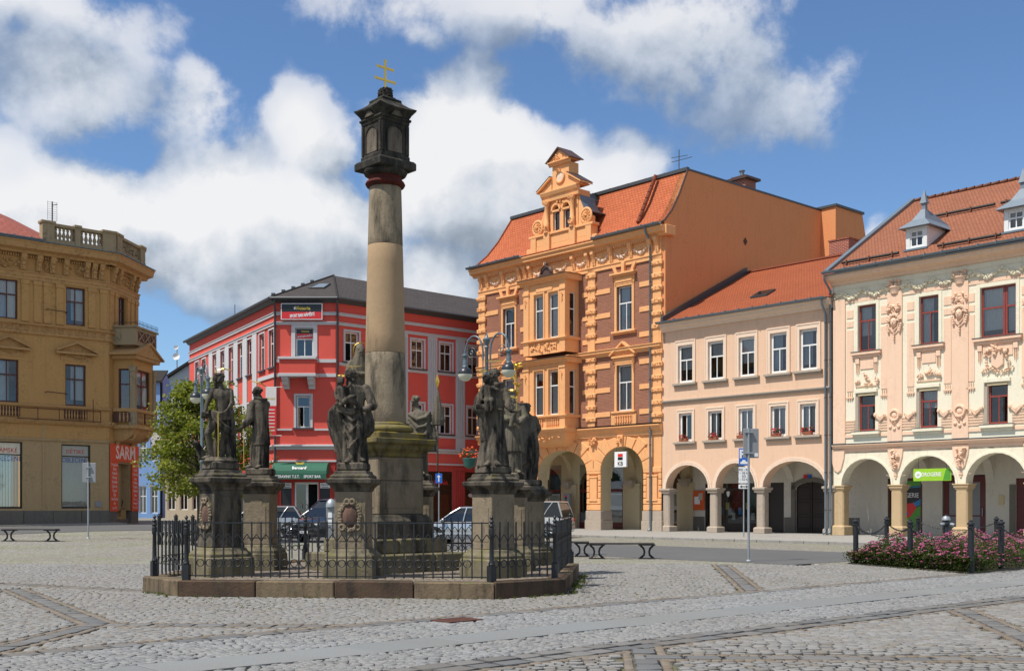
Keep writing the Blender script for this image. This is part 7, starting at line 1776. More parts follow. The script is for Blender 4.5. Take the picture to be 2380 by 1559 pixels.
def statue_root(label, x, y):
    return thing('saint_statue', label, 'statue', (x, y, 0), 0, 'stone saints round the plague column')
def gold(m, c, name='halo'): return m.build(name, MAT['gold'], c)
def spiky_halo(p, r, n=12, tilt=.35, seed=1):
    m = MB(); rg = random.Random(seed); p = Vector(p); M = Matrix.Rotation(tilt, 3, 'X')
    for i in range(n):
        a = 2*pi*i/n; d = M @ Vector((cos(a), sin(a), .15)); e = r*rg.uniform(.7,1.1); w = M @ Vector((-sin(a), cos(a), 0))*.022
        b = p+d*r*.25; m._a([tuple(b-w), tuple(b+w), tuple(p+d*e), tuple(b+Vector((0,0,.012)))], [(0,1,2),(0,2,3),(1,3,2),(0,3,1)])
    m.tube([tuple(p-Vector((0,0,.10))), tuple(p)], .008, 5); return m

def s1():
    c = statue_root('bare-backed saint statue with cloth round the hips and a gold staff', -5.70, 22.3); pedestal(c, RZ_U, .30, 2.46, ('pedestal_plinth','pedestal_dark','pedestal_dark'), cart=-pi/2, flare=.12)
    f = Fig(1); b = .0
    f.m.ball((0,0,.03), (.36,.30,.09), 12, 6)
    f.cap((-.17,-.02,.10,.045),(-.20,-.05,.30,.062),(-.24,-.10,.57,.070),(-.10,.0,.84,.105)); f.foot((-.17,-.02,.06), (-.9,-.45)); f.cap((.03,.02,.10,.047),(.035,.03,.32,.066),(.07,.02,.50,.068),(.12,.03,.86,.110)); f.foot((.03,.02,.06), (-.75,-.5))
    f.ball((.05,.02,.90), (.17,.13,.14)); f.cap((.045,.02,.98,.118),(.035,.01,1.14,.128),(.02,.0,1.30,.148)); f.ball((.02,.0,1.34), (.185,.125,.13)); f.ball((.1,-.06,1.32), (.09,.06,.12)); f.ball((-.06,-.07,1.32), (.09,.06,.12)); f.cap((.0,-.005,1.42,.09),(-.01,-.01,1.53,.058))
    f.cap((-.14,-.03,1.40,.068),(-.22,-.07,1.24,.054),(-.27,-.09,1.10,.045),(-.30,-.15,.97,.032)); f.hand((-.30,-.16,.97), (-.25,-.5,-.6)); f.cap((.18,.02,1.40,.068),(.22,.10,1.18,.055),(.12,.16,1.02,.045)); f.hand((.10,.16,1.02), (-.8,.2,-.2))
    f.head((-.045,-.03,1.645), -1.35, .10, .7, .35)
    f.swath([(.19,-.02,1.36),(.21,-.09,1.15),(.12,-.15,1.0),(-.02,-.15,.90),(-.12,-.10,.88)], .06, .030, 3); f.swath([(.22,.02,.98),(.16,-.11,.92),(.0,-.15,.90),(-.14,-.09,.93),(-.2,.02,.95)], .14, .036, 4); f.robe([(.03,.085,.10,.21,.03),(.4,.09,.10,.20,.02),(.75,.10,.12,.18,.02),(.98,.09,.12,.16,.02)], 5, .16)
    f.swath([(-.12,-.12,.92),(-.02,-.15,.78),(.08,-.14,.66),(.2,-.10,.60)], .14, .032, 3); f.ball((-.25,.06,.95), (.12,.1,.05)); f.cap((-.36,.08,.12,.07),(-.40,.10,.26,.075),(-.44,.06,.36,.05)); f.ball((-.47,.02,.38), (.06,.09,.05)); f.cap((-.1,.12,.05,.06),(-.08,.14,.5,.05),(-.05,.15,.9,.04))
    o = f.done('figure', 'statue_stone', c); o.location = (0,0,2.44); o.rotation_euler = (0,0,R(14.4))
    m = MB().tube([(-.045,-.25,2.44),(-.045,-.25,3.42)], .011, 6); st = gold(m, c, 'staff'); st.rotation_euler = (0,0,R(14.4))
    m = MB().box(-.20,-.06,-.012,.012,4.08,4.105).box(-.10,-.075,-.0121,.0121,4.0,4.26); gold(m, c, 'gold_cross'); m = MB().tube([(.04,.02,4.16),(.06,.02,4.27)], .007, 5); m.tube([(-.05,.02,4.25),(.06,.02,4.28),(.2,.04,4.25)], .012, 5); gold(m, c)
def s2():
    c = statue_root('priest statue in a short mantle seen from behind, hands held forward', -5.37, 24.35); pedestal(c, RZ_F, .285, 2.40)
    f = Fig(2)
    f.robe([(.0,.19,.17,-.02,0),(.15,.185,.17,-.01,0),(.5,.165,.15,.01,0),(.85,.15,.14,.01,0),(1.1,.15,.13,0,0)], 9, .09, .4, 1.); f.robe([(.50,.185,.17,.02,0),(.56,.18,.165,.02,0),(.85,.175,.16,.0,0),(1.1,.175,.15,-.01,0),(1.3,.19,.15,-.02,0),(1.42,.17,.13,-.02,0),(1.50,.08,.08,-.03,0)], 8, .035, .5, .4)
    f.cap((-.02,0,1.46,.09),(-.05,0,1.56,.062)); f.swath([(-.12,-.05,1.49),(.02,-.11,1.46),(.12,-.02,1.47)], .06, .03, 2); f.head((-.075,-.01,1.645), -1.25, .098, 0, 0, True)
    f.cap((-.16,-.06,1.38,.085),(-.215,-.09,1.20,.085),(-.22,-.12,1.06,.09),(-.30,-.13,.95,.075),(-.34,-.13,.90,.045)); f.hand((-.36,-.13,.88), (-.8,-.1,-.55)); f.cap((.12,.05,1.38,.085),(.05,.1,1.12,.09),(-.2,.02,.98,.06)); f.hand((-.3,-.02,.93), (-.9,-.2,-.3))
    f.robe([(.0,.05,.06,-.16,-.06),(.3,.05,.06,-.18,-.05),(.62,.06,.06,-.15,-.05),(.85,.05,.05,-.10,-.05)], 4, .2); f.foot((-.14,-.07,.0), (-1,-.25)); f.foot((.05,-.12,.0), (-.8,-.6))
    o = f.done('figure', 'statue_stone', c); o.location = (0,0,2.39); o.rotation_euler = (0,0,R(12.5))
    m = MB().tube([(-.05,0,4.12),(-.03,0,4.22)], .007, 5).tube([(-.22,0,4.27),(-.12,0,4.24),(0,0,4.22),(.12,.03,4.14)], .011, 5); gold(m, c)
    MB().tube([(-.33,-.1,2.42),(-.33,-.14,3.25)], .009, 5).build('staff', MAT['gold_paint'], c)
def s3():
    c = statue_root('bearded saint statue holding a seated child, gold ray crown on top', -3.02, 21.75); pedestal(c, RZ_F, .30, 2.42, cart=0.)
    f = Fig(3)
    f.robe([(.0,.24,.17,.02,0),(.12,.235,.17,.02,0),(.4,.21,.17,.02,-.01),(.7,.20,.16,.02,-.02),(.95,.18,.14,.02,-.01),(1.12,.155,.125,.02,0)], 9, .12, 1.1, .6); f.robe([(1.0,.165,.125,.03,0),(1.2,.175,.13,.03,0),(1.36,.215,.13,.04,0),(1.46,.19,.115,.03,0),(1.53,.085,.08,-.01,0)], 9, .05, .5, 2.)
    f.cap((-.02,0,1.5,.08),(-.05,-.01,1.6,.06)); f.head((-.065,-.03,1.68), -.85, .103, .8, .75, tilt=.1)
    f.cap((.23,-.01,1.44,.085),(.31,-.04,1.26,.09),(.36,-.08,1.10,.09),(.28,-.16,1.04,.07),(.18,-.19,1.02,.042)); f.hand((.17,-.19,1.02), (-1,-.1,-.05)); f.cap((-.16,-.02,1.40,.08),(-.24,-.04,1.20,.08),(-.26,-.14,1.10,.06)); f.hand((-.22,-.19,1.10), (-.6,-.3,.1))
    # cloak: belly of cloth left, bulge right, diagonal folds over the knee
    f.robe([(.04,.10,.10,-.17,.06),(.3,.13,.11,-.22,.06),(.55,.16,.12,-.28,.05),(.80,.19,.12,-.31,.04),(1.0,.17,.11,-.31,.02),(1.12,.10,.08,-.28,.0)], 6, .13, 1.4, .8)
    f.robe([(.50,.08,.09,.20,-.02),(.62,.15,.13,.22,-.02),(.80,.17,.14,.22,-.01),(.98,.12,.12,.22,0),(1.1,.08,.1,.22,0)], 6, .12, 1., .3)
    f.swath([(-.25,-.12,1.02),(-.08,-.18,.98),(.10,-.17,1.0)], .12, .038, 2)
    for k, (za, zb_, zc, r_) in enumerate(((.95,.80,.90,.04),(.80,.60,.78,.05),(.58,.30,.52,.045))): f.cap((-.18,-.12,za,r_*.7),(-.02-.03*k,-.19,zb_,r_),(.12,-.17,zc,r_*.8))
    f.cap((-.02,-.15,.7,.045),(-.04,-.17,.4,.04),(-.02,-.15,.1,.04))
    f.cap((.11,-.10,.92,.09),(.12,-.17,.66,.085),(.10,-.12,.38,.07),(.09,-.1,.1,.06)); f.foot((.13,-.12,.03), (.35,-1)); f.foot((-.10,-.12,.0), (-.3,-1))
    # the child on his arm
    f.ball((-.245,-.16,1.55), (.072,.078,.085)); f.ball((-.25,-.235,1.53), (.02,.02,.022)); f.cap((-.245,-.16,1.47,.04),(-.24,-.17,1.40,.072),(-.225,-.18,1.28,.075),(-.20,-.17,1.20,.085)); f.cap((-.16,-.20,1.19,.06),(-.05,-.26,1.19,.052),(.04,-.26,1.13,.042),(.08,-.25,1.04,.03)); f.cap((-.17,-.23,1.16,.058),(-.06,-.28,1.24,.05),(.02,-.27,1.26,.04)); f.cap((-.31,-.17,1.42,.035),(-.34,-.17,1.30,.032),(-.31,-.2,1.2,.026)); f.cap((-.18,-.17,1.43,.034),(-.09,-.17,1.45,.03),(-.06,-.13,1.52,.024))
    for k in range(20): a = f.rg.uniform(0,pi); f.ball((-.245+.06*cos(a),-.14+.06*f.rg.uniform(-1,1),1.57+.06*sin(a)), .022)
    o = f.done('figure', 'statue_stone', c, .0115); o.location = (0,0,2.40); o.rotation_euler = (0,0,R(8))
    gold(spiky_halo((-.03,.02,4.24), .2, 14, .2, 3), c); gold(spiky_halo((-.22,-.12,4.06), .10, 9, .5, 4), c, 'child_halo')
def s4():
    c = statue_root('friar statue carrying a child and reaching out with a gilt lily', -.36, 21.85); pedestal(c, RZ_U, .29, 2.36, flare=.03)
    f = Fig(4)
    f.robe([(.0,.30,.24,.0,0),(.05,.295,.235,.0,0),(.35,.25,.21,.0,0),(.7,.215,.18,.0,0),(1.0,.19,.155,.01,0),(1.1,.18,.15,.01,0)], 8, .075, .5, .9); f.robe([(1.05,.185,.15,.01,0),(1.25,.20,.155,.02,0),(1.45,.215,.15,.03,0),(1.55,.18,.125,.03,0),(1.62,.09,.09,.03,0)], 8, .04, .4, .3); f.m.torus((.01,0,1.08), .19, .018, 'z', 20, 6)
    f.cap((.03,0,1.60,.09),(.03,-.01,1.68,.062)); f.head((.03,-.03,1.765), -.25, .105, .55, 0, True, .15); f.swath([(-.14,-.06,1.58),(.03,-.15,1.54),(.18,-.05,1.58)], .06, .035, 2)
    f.cap((.20,0,1.48,.085),(.26,-.04,1.30,.09),(.30,-.08,1.17,.095),(.36,-.16,1.08,.07),(.40,-.20,1.05,.04)); f.hand((.41,-.21,1.05), (.7,-.5,.05)); f.cap((-.15,0,1.48,.085),(-.26,-.03,1.28,.10),(-.30,-.06,1.10,.10),(-.2,-.2,1.06,.07)); f.hand((-.16,-.24,1.07), (.7,-.3,.1))
    for k in range(5): f.cap((-.28+.03*k,-.06-.04*k,1.06,.04),(-.26+.03*k,-.05-.04*k,.85,.035),(-.22+.03*k,-.08-.02*k,.5,.03))
    f.m.box(-.33,-.08,-.30,-.08,1.10,1.17)
    f.ball((-.12,-.17,1.64), (.075,.08,.088)); f.cap((-.12,-.17,1.56,.04),(-.11,-.18,1.48,.075),(-.10,-.19,1.34,.08),(-.09,-.19,1.24,.09)); f.cap((-.13,-.24,1.25,.058),(-.12,-.32,1.22,.05),(-.13,-.31,1.06,.038)); f.cap((-.03,-.24,1.25,.058),(-.02,-.32,1.22,.05),(-.02,-.31,1.06,.038)); f.cap((-.2,-.18,1.50,.038),(-.24,-.2,1.38,.034),(-.22,-.26,1.26,.028)); f.cap((-.03,-.18,1.50,.038),(.05,-.2,1.46,.032),(.09,-.18,1.46,.025)); f.foot((.07,-.26,.0), (.2,-1)); f.foot((-.1,-.24,.0), (-.2,-1))
    for k in range(22): a = f.rg.uniform(0,pi); f.ball((-.12+.07*cos(a),-.16+.07*f.rg.uniform(-1,1),1.67+.06*sin(a)), .024)
    o = f.done('figure', 'statue_stone', c, .0115); o.location = (0,0,2.35); o.rotation_euler = (0,0,R(1))
    gold(spiky_halo((.02,.06,4.36), .22, 10, .3, 6), c); gold(spiky_halo((-.20,-.1,4.16), .13, 7, .4, 7), c, 'child_halo')
    m = MB().tube([(.44,-.25,3.40),(.46,-.25,3.75),(.43,-.22,4.05),(.40,-.2,4.3)], .010, 5); rg = random.Random(2)
    for k in range(16):
        z = rg.uniform(3.62,4.25); a = rg.uniform(0,2*pi); d = Vector((cos(a),sin(a),rg.uniform(.1,.9))).normalized(); p = Vector((.44,-.24,z)); m.tube([tuple(p),tuple(p+d*.07),tuple(p+d*.13)], [.012,.028,.004], 5)
    gold(m, c, 'lily')
def s5():
    c = statue_root('priest statue in lace surplice and gilt wreath behind the friar', .02, 24.2); pedestal(c, RZ_F, .285, 2.30)
    f = Fig(5); f.robe([(.0,.2,.17,0,0),(.4,.18,.16,0,0),(.8,.17,.15,0,0)], 9, .08); f.robe([(.46,.235,.19,0,0),(.52,.23,.19,0,0),(.8,.2,.17,0,0),(1.1,.18,.15,0,0),(1.35,.205,.14,0,0),(1.46,.17,.12,0,0),(1.53,.08,.08,0,0)], 12, .06, .3); f.cap((0,0,1.5,.07),(.0,-.02,1.58,.06)); f.head((0,-.04,1.66), .2, .1, .7, .3)
    f.cap((.18,0,1.42,.08),(.26,-.06,1.2,.085),(.14,-.2,1.08,.06)); f.hand((.10,-.22,1.08), (-.8,-.3,.3)); f.cap((-.18,0,1.42,.08),(-.26,-.06,1.2,.085),(-.12,-.2,1.14,.06)); f.hand((-.08,-.22,1.15), (.8,-.3,.2)); f.cap((-.05,-.22,1.0,.05),(.02,-.26,1.25,.05)); f.foot((.08,-.14,0), (.3,-1)); f.foot((-.08,-.14,0), (-.3,-1))
    o = f.done('figure', 'statue_pale', c, .015); o.location = (0,0,2.28); o.rotation_euler = (0,0,R(2))
    gold(MB().torus((0,-.02,4.03), .13, .022, 'z', 16, 6), c, 'wreath'); gold(spiky_halo((0,.0,4.05), .17, 9, .2, 8), c)
def s6():
    c = statue_root('cloaked saint statue seen from behind at the rear corner of the railing', .34, 26.3); pedestal(c, RZ_U, .29, 2.2)
    f = Fig(6); f.robe([(.0,.16,.17,.06,0),(.2,.20,.18,.04,0),(.6,.25,.2,.02,0),(.9,.26,.2,.0,0),(1.15,.22,.17,.0,0),(1.35,.20,.14,0,0),(1.46,.17,.12,0,0),(1.54,.08,.08,0,0)], 7, .10, 2.2, .5); f.cap((0,0,1.5,.07),(0,-.01,1.6,.06)); f.head((0,-.02,1.68), 2.6, .10, 0, .5); f.cap((-.18,0,1.42,.08),(-.26,.05,1.24,.08),(-.2,.2,1.1,.06)); f.hand((-.18,.22,1.1), (.5,.8,.2)); f.cap((.18,0,1.42,.08),(.26,.05,1.2,.085),(.2,.2,1.05,.06)); f.hand((.18,.22,1.05), (-.5,.8,.2)); f.foot((.05,.1,0), (.2,1)); f.foot((-.1,.1,0), (-.3,1))
    for k in range(5): f.cap((.2,-.12,1.2-.12*k,.035),(.05,-.22,.95-.12*k,.04),(-.12,-.2,.75-.1*k,.035))
    o = f.done('figure', 'statue_stone', c, .015); o.location = (0,0,2.18)
def s7():
    c = statue_root('mossy saint statue raising a furled banner with gilt spear tip behind the column', -2.20, 27.1); pedestal(c, RZ_F, .29, 2.35)
    f = Fig(7); f.robe([(.0,.2,.17,0,0),(.5,.19,.17,0,0),(.9,.19,.16,0,0),(1.2,.21,.15,0,0),(1.38,.24,.15,0,0),(1.48,.18,.12,0,0),(1.55,.09,.08,-.03,0)], 8, .07, 1.5); f.cap((-.05,0,1.5,.08),(-.08,0,1.68,.065)); f.head((-.10,-.03,1.78), -1.2, .10, 0, 0)
    for k in range(3): f.cap((-.24,-.10,1.42-.10*k,.04),(-.05,-.16-.01*k,1.30-.19*k,.05),(.14,-.15,1.36-.2*k,.045),(.24,-.06,1.48-.10*k,.04))
    f.cap((.20,0,1.44,.08),(.32,-.02,1.34,.075),(.40,-.06,1.52,.055)); f.hand((.41,-.07,1.55), (.1,-.2,1)); f.cap((-.2,0,1.42,.08),(-.26,-.04,1.15,.075),(-.2,-.15,.98,.05)); f.hand((-.19,-.16,.97), (.3,-.3,-.8))
    f.cap((.43,-.06,.1,.022),(.43,-.06,2.08,.022)); f.robe([(1.18,.13,.10,.44,-.04),(1.3,.15,.11,.44,-.04),(1.6,.10,.09,.43,-.05),(1.85,.06,.06,.43,-.06),(2.02,.025,.025,.43,-.06)], 6, .13, .8); f.robe([(.55,.13,.1,.3,.0),(.9,.16,.12,.28,0),(1.2,.12,.1,.24,0)], 6, .15); f.foot((.05,-.16,0), (.3,-1)); f.foot((-.1,-.16,0), (-.3,-1))
    o = f.done('figure', 'statue_pale', c, .014); o.location = (0,0,2.33); o.rotation_euler = (0,0,R(5))
    gold(MB().rings([[(.43+r*cos(2*pi*i/4), -.06+r*.35*sin(2*pi*i/4), z) for i in range(4)] for r, z in ((.012,4.40),(.045,4.52),(.05,4.56),(.003,4.72))]), c, 'spear_tip')
def s8():
    c = statue_root('veiled saint statue with gilt ring halo standing close behind the column', -3.40, 25.15); pedestal(c, RZ_U, .26, 3.35)
    f = Fig(8); f.robe([(.0,.21,.18,0,0),(.5,.19,.17,0,0),(1.0,.18,.15,0,0),(1.3,.20,.14,0,0),(1.45,.16,.12,.02,0),(1.6,.11,.11,.04,0),(1.75,.10,.11,.05,0),(1.84,.05,.06,.05,0)], 7, .09, 1.2); f.head((.06,-.05,1.68), .4, .09); f.cap((-.15,0,1.4,.08),(-.22,-.04,1.15,.08),(-.1,-.16,1.1,.055)); f.hand((-.08,-.17,1.1), (.8,-.3,.3)); f.cap((.15,0,1.4,.08),(.2,-.05,1.15,.08),(.08,-.17,1.15,.05)); f.hand((.06,-.18,1.15), (-.8,-.3,.3)); f.foot((.05,-.15,0), (.2,-1)); f.foot((-.08,-.15,0), (-.2,-1))
    o = f.done('figure', 'statue_pale', c, .015); o.location = (0,0,3.33); o.rotation_euler = (0,0,R(8)); o = gold(MB().torus((0,0,0), .16, .012, 'y', 20, 5), c); o.location = (.05,.12,5.05); o.rotation_euler = (.15,0,.3)
for fn in (s1, s2, s3, s4, s5, s6, s7, s8): fn()
# ------------------------------------------------------------------ street furniture
def lamp_post(label, px, Y, basket=False, rz=0.):
    x = (px-CX)/F*Y; z0 = ground_z(x, Y); o = thing('street_lamp', label, 'street lamp', (x, Y, z0), rz, 'twin-globe street lamps'); G, D = MAT['lamp_grey'], MAT['lamp_dark']
    MB().lathe([(.17,0),(.17,.25),(.13,.3),(.12,.8),(.14,.85),(.085,.95),(.07,3.2),(.09,3.24),(.09,3.3),(.06,3.34),(.055,6.55),(.08,6.6),(.06,6.65),(.12,6.8),(.13,6.85),(.05,6.92),(.03,7.0),(.012,7.1)], 12).build('pole', G, o, auto=40)
    for s in (-1, 1):
        MB().tube([(s*.15,0,4.2),(s*.15,0,6.2)], .021, 6).build('side_rod', G, o)
        pts = [(s*.15,0,6.2)]+[(s*(.52-.37*cos(t)), 0, 6.45+.55*sin(t)) for t in [pi*i/12 for i in range(13)]]
        a = MB().tube(pts, .031, 7).build('arm', G, o, auto=60)
        MB().torus((s*.62,0,6.48), .16, .010, 'y', 14, 4).torus((s*.62,0,6.48), .055, .02, 'y', 10, 4).build('scroll', G, a)
        h = link('lamp_head', None, o); h.location = (s*.89, 0, 6.42)
        MB().lathe([(.03,.05),(.09,.03),(.10,-.02),(.07,-.06),(.07,-.2),(.09,-.24),(.075,-.3),(.11,-.38),(.10,-.4)], 12).build('neck', G, h, auto=40)
        MB().lathe([(.09,-.39)]+[(.235*sin(t), -.60+.235*cos(t)) for t in [pi*(.14+.37*i/7) for i in range(8)]], 18).build('shade', D, h, auto=60)
        MB().lathe([(.232*sin(t), -.605+.232*cos(t)) for t in [pi*(.51+.47*i/8) for i in range(9)]], 18).build('globe', MAT['globe_glass'], h, auto=80)
    MB().box(-.17,.17,-.02,.02,5.0,5.05).box(-.171,.171,-.021,.021,5.75,5.8).build('rod_clamp', G, o)
    if basket:
        b = link('flower_basket', None, o); b.location = (-.62, -.1, 3.1)
        MB().lathe([(.05,-.32),(.17,-.24),(.23,0),(.2,.02)], 12).build('pot', MAT['pot_green'], b, auto=40); MB().tube([(.2,0,.0),(.55,.1,.1)], .02, 5).build('bracket', G, b)
        posy(b, .34, .22, 60, 'orange_flower', 9, (0,0,.12))
def posy(parent, w, h, n, col, seed, c=(0,0,0), d=None):
    rg = random.Random(seed); m = MB(); l = MB(); d = d or w
    for i in range(n):
        p = Vector((rg.uniform(-1,1)*w, rg.uniform(-1,1)*d*.7, rg.uniform(-.5,1)*h))+Vector(c); r = rg.uniform(.025,.05)
        (m if i % 2 else l).ball(p, (r, r, r*.7), 5, 4, Matrix.Rotation(rg.uniform(0,3), 3, 'X'))
    m.build('blossoms', MAT[col], parent); l.build('leaves', MAT['shrub'], parent)
lamp_post('grey twin-globe street lamp between the street tree and the bare-backed statue', 469, 44.3, rz=R(-60)); lamp_post('grey twin-globe street lamp with orange flower basket behind the friar statue', 1131, 36, True, R(-38))

def sill_flowers():
    for k, (x, col) in enumerate(((18.02,'red_flower'),(20.15,'red_flower'),(22.05,'red_flower'),(24.28,'red_flower'),(26.2,'red_flower'))):
        lb = ('second','third','fourth')
        label = ('red geraniums in a sill trough by the open peach-house casement','red geraniums on the second sill of the peach house counted from the orange house','sparse red flowers on the middle lower sill of the peach house','full red geraniums on the fourth sill of the peach house counted from the orange house','red geraniums in a terracotta trough on the peach-house sill nearest the cream house')[k]
        o = thing('flower_box', label, 'flower box', row_point(x, -.1, 5.26), ROWZ, 'geraniums on the peach-house sills'); MB().prism([(-.1,0),(.1,0),(.12,.16),(-.12,.16)], 'x', -.26, .26).build('trough', MAT['terracotta'], o); posy(o, .30 if k != 2 else .2, .16 if k != 3 else .2, 46 if k != 2 else 18, col, k, (0,-.05,.22), .12)
sill_flowers()

def bench(label, px, py, L, rz, dx=0):
    g = gpix(px, py); o = thing('park_bench', label, 'bench', (g.x, g.y, g.z), rz, 'backless benches on the square')
    for k in range(3): MB().box(-L/2, L/2, -.21+k*.145, -.08+k*.145, .44, .485).build('slat', MAT['bench_wood'], o, bevel=.008)
    for s in (-1, 1):
        l = link('leg', None, o); l.location = (s*(L/2-.22), 0, 0)
        for q in (-1, 1): MB().tube([(q*.2,0,.02),(q*.085,0,.12),(q*.07,0,.22),(q*.10,0,.32),(q*.22,0,.43)], [.04,.036,.034,.036,.03], 6).build('leg_curve', MAT['iron'], l)
        MB().box(-.24,.24,-.16,.16,0,.03).build('foot_bar', MAT['iron'], l); MB().box(-.25,.25,-.2,.2,.41,.44).build('seat_bar', MAT['iron'], l)
    # the outer profile leg of cast iron seen from the side
    return o
bench('dark iron bench with slatted seat right of the railing, fully in view', 1445, 1298, 1.95, R(-3)); bench('dark iron bench half hidden behind the corner of the railing', 1297, 1293, 1.95, R(-3)); bench('dark backless bench before the ochre corner house', 71, 1257, 2.15, R(-2))

def sign_post(label, px, py, ztop, plate, face='back', w=.44, h=.84):
    g = gpix(px, py); o = thing('road_sign', label, 'sign', g, 0)
    MB().tube([(0,0,0),(0,0,ztop)], .034, 8).build('pole', MAT['galv'], o); MB().lathe([(.08,0),(.08,.02),(.045,.05)], 10).build('foot', MAT['galv'], o)
    return o
o = sign_post('grey road sign seen from the back on a galvanised pole near the bench', 1740, 1304, 3.84, None); MB().box(-.15, .30, -.05, -.03, 2.98, 3.83).build('plate', MAT['sign_grey'], o, bevel=.01).location.y = .09
for z in (3.1, 3.7): MB().box(-.1,.12,-.045,.05,z,z+.04).build('clamp', MAT['galv'], o)
MB().box(.18,.28,.035,.038,3.02,3.12).build('sticker', MAT['sign_white'], o)
o = sign_post('grey road sign seen from the back on a pole before the ochre house', 205, 1251, 3.15, None); MB().box(-.25, .30, .03, .05, 2.3, 3.1).build('plate', MAT['sign_grey'], o, bevel=.01); MB().box(-.1,.12,-.045,.05,2.5,2.54).build('clamp', MAT['galv'], o); MB().box(-.1,.12,-.045,.05,2.9,2.94).build('clamp', MAT['galv'], o)
o = thing('parking_sign', 'blue parking sign with white plates on a thin pole by the pavement', 'sign', at(1728.5, 1246, 54.)*1, 0); o.location.z = .05; MB().tube([(0,0,0),(0,0,4.3)], .03, 7).build('pole', MAT['galv'], o)
MB().box(-.24,.26,-.06,-.035,3.45,4.28).build('blue_plate', MAT['sign_blue'], o, bevel=.01); text_mesh('P', .55, MAT['sign_white'], o, (-.08,-.066,3.98), bold=.02); MB().box(.08,.18,-.064,-.06,3.88,4.02).build('meter_symbol', MAT['sign_white'], o); MB().prism([(-.16,3.53),(.18,3.53),(.2,3.62),(.1,3.64),(.05,3.72),(-.07,3.72),(-.1,3.64),(-.18,3.62)], 'y', -.064, -.06).build('car_symbol', MAT['sign_white'], o)
MB().box(-.25,.25,-.06,-.035,2.62,3.38).build('white_plate', MAT['sign_white'], o, bevel=.01); [text_mesh(t, .15, MAT['sign_black'], o, (0,-.064,3.25-.15*k)) for k, t in enumerate(('PO - PÁ','7 - 18 hod','SO','7 - 12 hod'))]
MB().box(-.25,.25,-.06,-.035,2.36,2.56).build('arrow_plate', MAT['sign_white'], o, bevel=.01); MB().prism([(-.2,2.46),(-.1,2.53),(-.1,2.48),(.1,2.48),(.1,2.53),(.2,2.46),(.1,2.39),(.1,2.44),(-.1,2.44),(-.1,2.39)], 'y', -.064, -.06).build('arrow', MAT['sign_black'], o)
g = at(1020, 1228, 57); o = thing('one_way_sign', 'blue square one-way sign with white arrow by the red shop', 'sign', (g.x, g.y, ground_z(g.x, g.y))); MB().tube([(0,0,0),(0,0,3.2)], .03, 6).build('pole', MAT['galv'], o); MB().box(-.17,.17,-.05,-.03,2.68,3.16).build('plate', MAT['sign_blue'], o); MB().box(-.03,.03,-.054,-.05,2.75,3.0).prism([(-.1,2.98),(.1,2.98),(0,3.1)], 'y', -.0535, -.05).build('arrow', MAT['sign_white'], o)

# signs of the arcades
o = thing('bank_sign', 'white square KB sign with red and black emblem hanging under the orange arch', 'sign', row_point(13.2, -.1, 3.92), ROWZ); MB().box(-.48,.48,-.06,.06,0,.92).build('box', MAT['sign_white'], o, bevel=.01); MB().box(-.2,.2,-.065,-.06,.62,.80).build('emblem_red', MAT['sign_red'], o); MB().box(-.2,.2,-.065,-.06,.42,.60).build('emblem_black', MAT['sign_black'], o); text_mesh('KB', .36, MAT['sign_black'], o, (0,-.066,.2), bold=.004)
for q in (-.35,.35): MB().tube([(q,0,.92),(q,0,1.22)], .012, 4).build('hanger', MAT['iron'], o)
o = thing('bank_pillar', 'tall grey KB information pillar inside the orange arcade', 'pillar sign', row_point(ROWF.x(1319, -2.1), 2.1, .12), ROWZ); MB().box(-.28,.28,-.14,.14,0,2.3).build('case', MAT['sign_grey'], o, bevel=.015); MB().box(-.22,.22,-.145,-.14,.15,1.75).build('panel', MAT['sign_white'], o); MB().box(-.1,.1,-.146,-.14,2.05,2.16).build('emblem_red', MAT['sign_red'], o); MB().box(-.1,.1,-.146,-.14,1.93,2.04).build('emblem_black', MAT['sign_black'], o); text_mesh('KB', .16, MAT['sign_black'], o, (0,-.15,1.83))
o = thing('notice_case', 'orange-red notice case on the wall under the first peach arch', 'notice board', row_point(16.85, 2.76, 1.35), ROWZ); MB().box(-.42,.42,-.08,.0,0,1.15).build('case', MAT['poster_red'], o, bevel=.015); MB().box(-.3,.1,-.085,-.08,.35,.8).build('notice', MAT['sign_white'], o); MB().box(.0,.3,-.086,-.08,.6,1.0).build('notice', MAT['poster'], o)
o = thing('house_number', 'small red and blue house number plates over the dark gate', 'plate', row_point(24.3, 2.76, 3.1), ROWZ); MB().box(-.25,-.01,-.02,0,0,.2).build('red_plate', MAT['sign_red'], o); MB().box(.01,.25,-.02,0,0,.2).build('blue_plate', MAT['sign_blue'], o)
o = thing('chemist_sign', 'bright green DROGERIE sign board hung in the cream arcade', 'sign', row_point(32.86, .2, 2.78), ROWZ); MB().box(-.95,.95,-.05,.03,0,.58).build('board', MAT['sign_green'], o, bevel=.006); MB().lathe([(.17,0),(.17,.01)], 18).build('emblem', MAT['sign_white'], o).matrix_basis = Matrix.Translation((-.70,-.05,.3)) @ Matrix.Rotation(pi/2, 4, 'X'); text_mesh('ds', .17, MAT['sign_green'], o, (-.70,-.066,.30), shear=.2); text_mesh('DROGERIE', .27, MAT['sign_white'], o, (-.03,-.056,.3), bold=.003, sx=.78)
MB().prism([(.55,.03),(.92,.03),(.92,.55),(.7,.55),(.62,.3)], 'y', -.054, -.05).build('dark_motif', MAT['sign_dkgreen'], o)
for q in (-.7,.7): MB().tube([(q,0,.58),(q,0,1.1)], .01, 4).build('hanger', MAT['iron'], o)

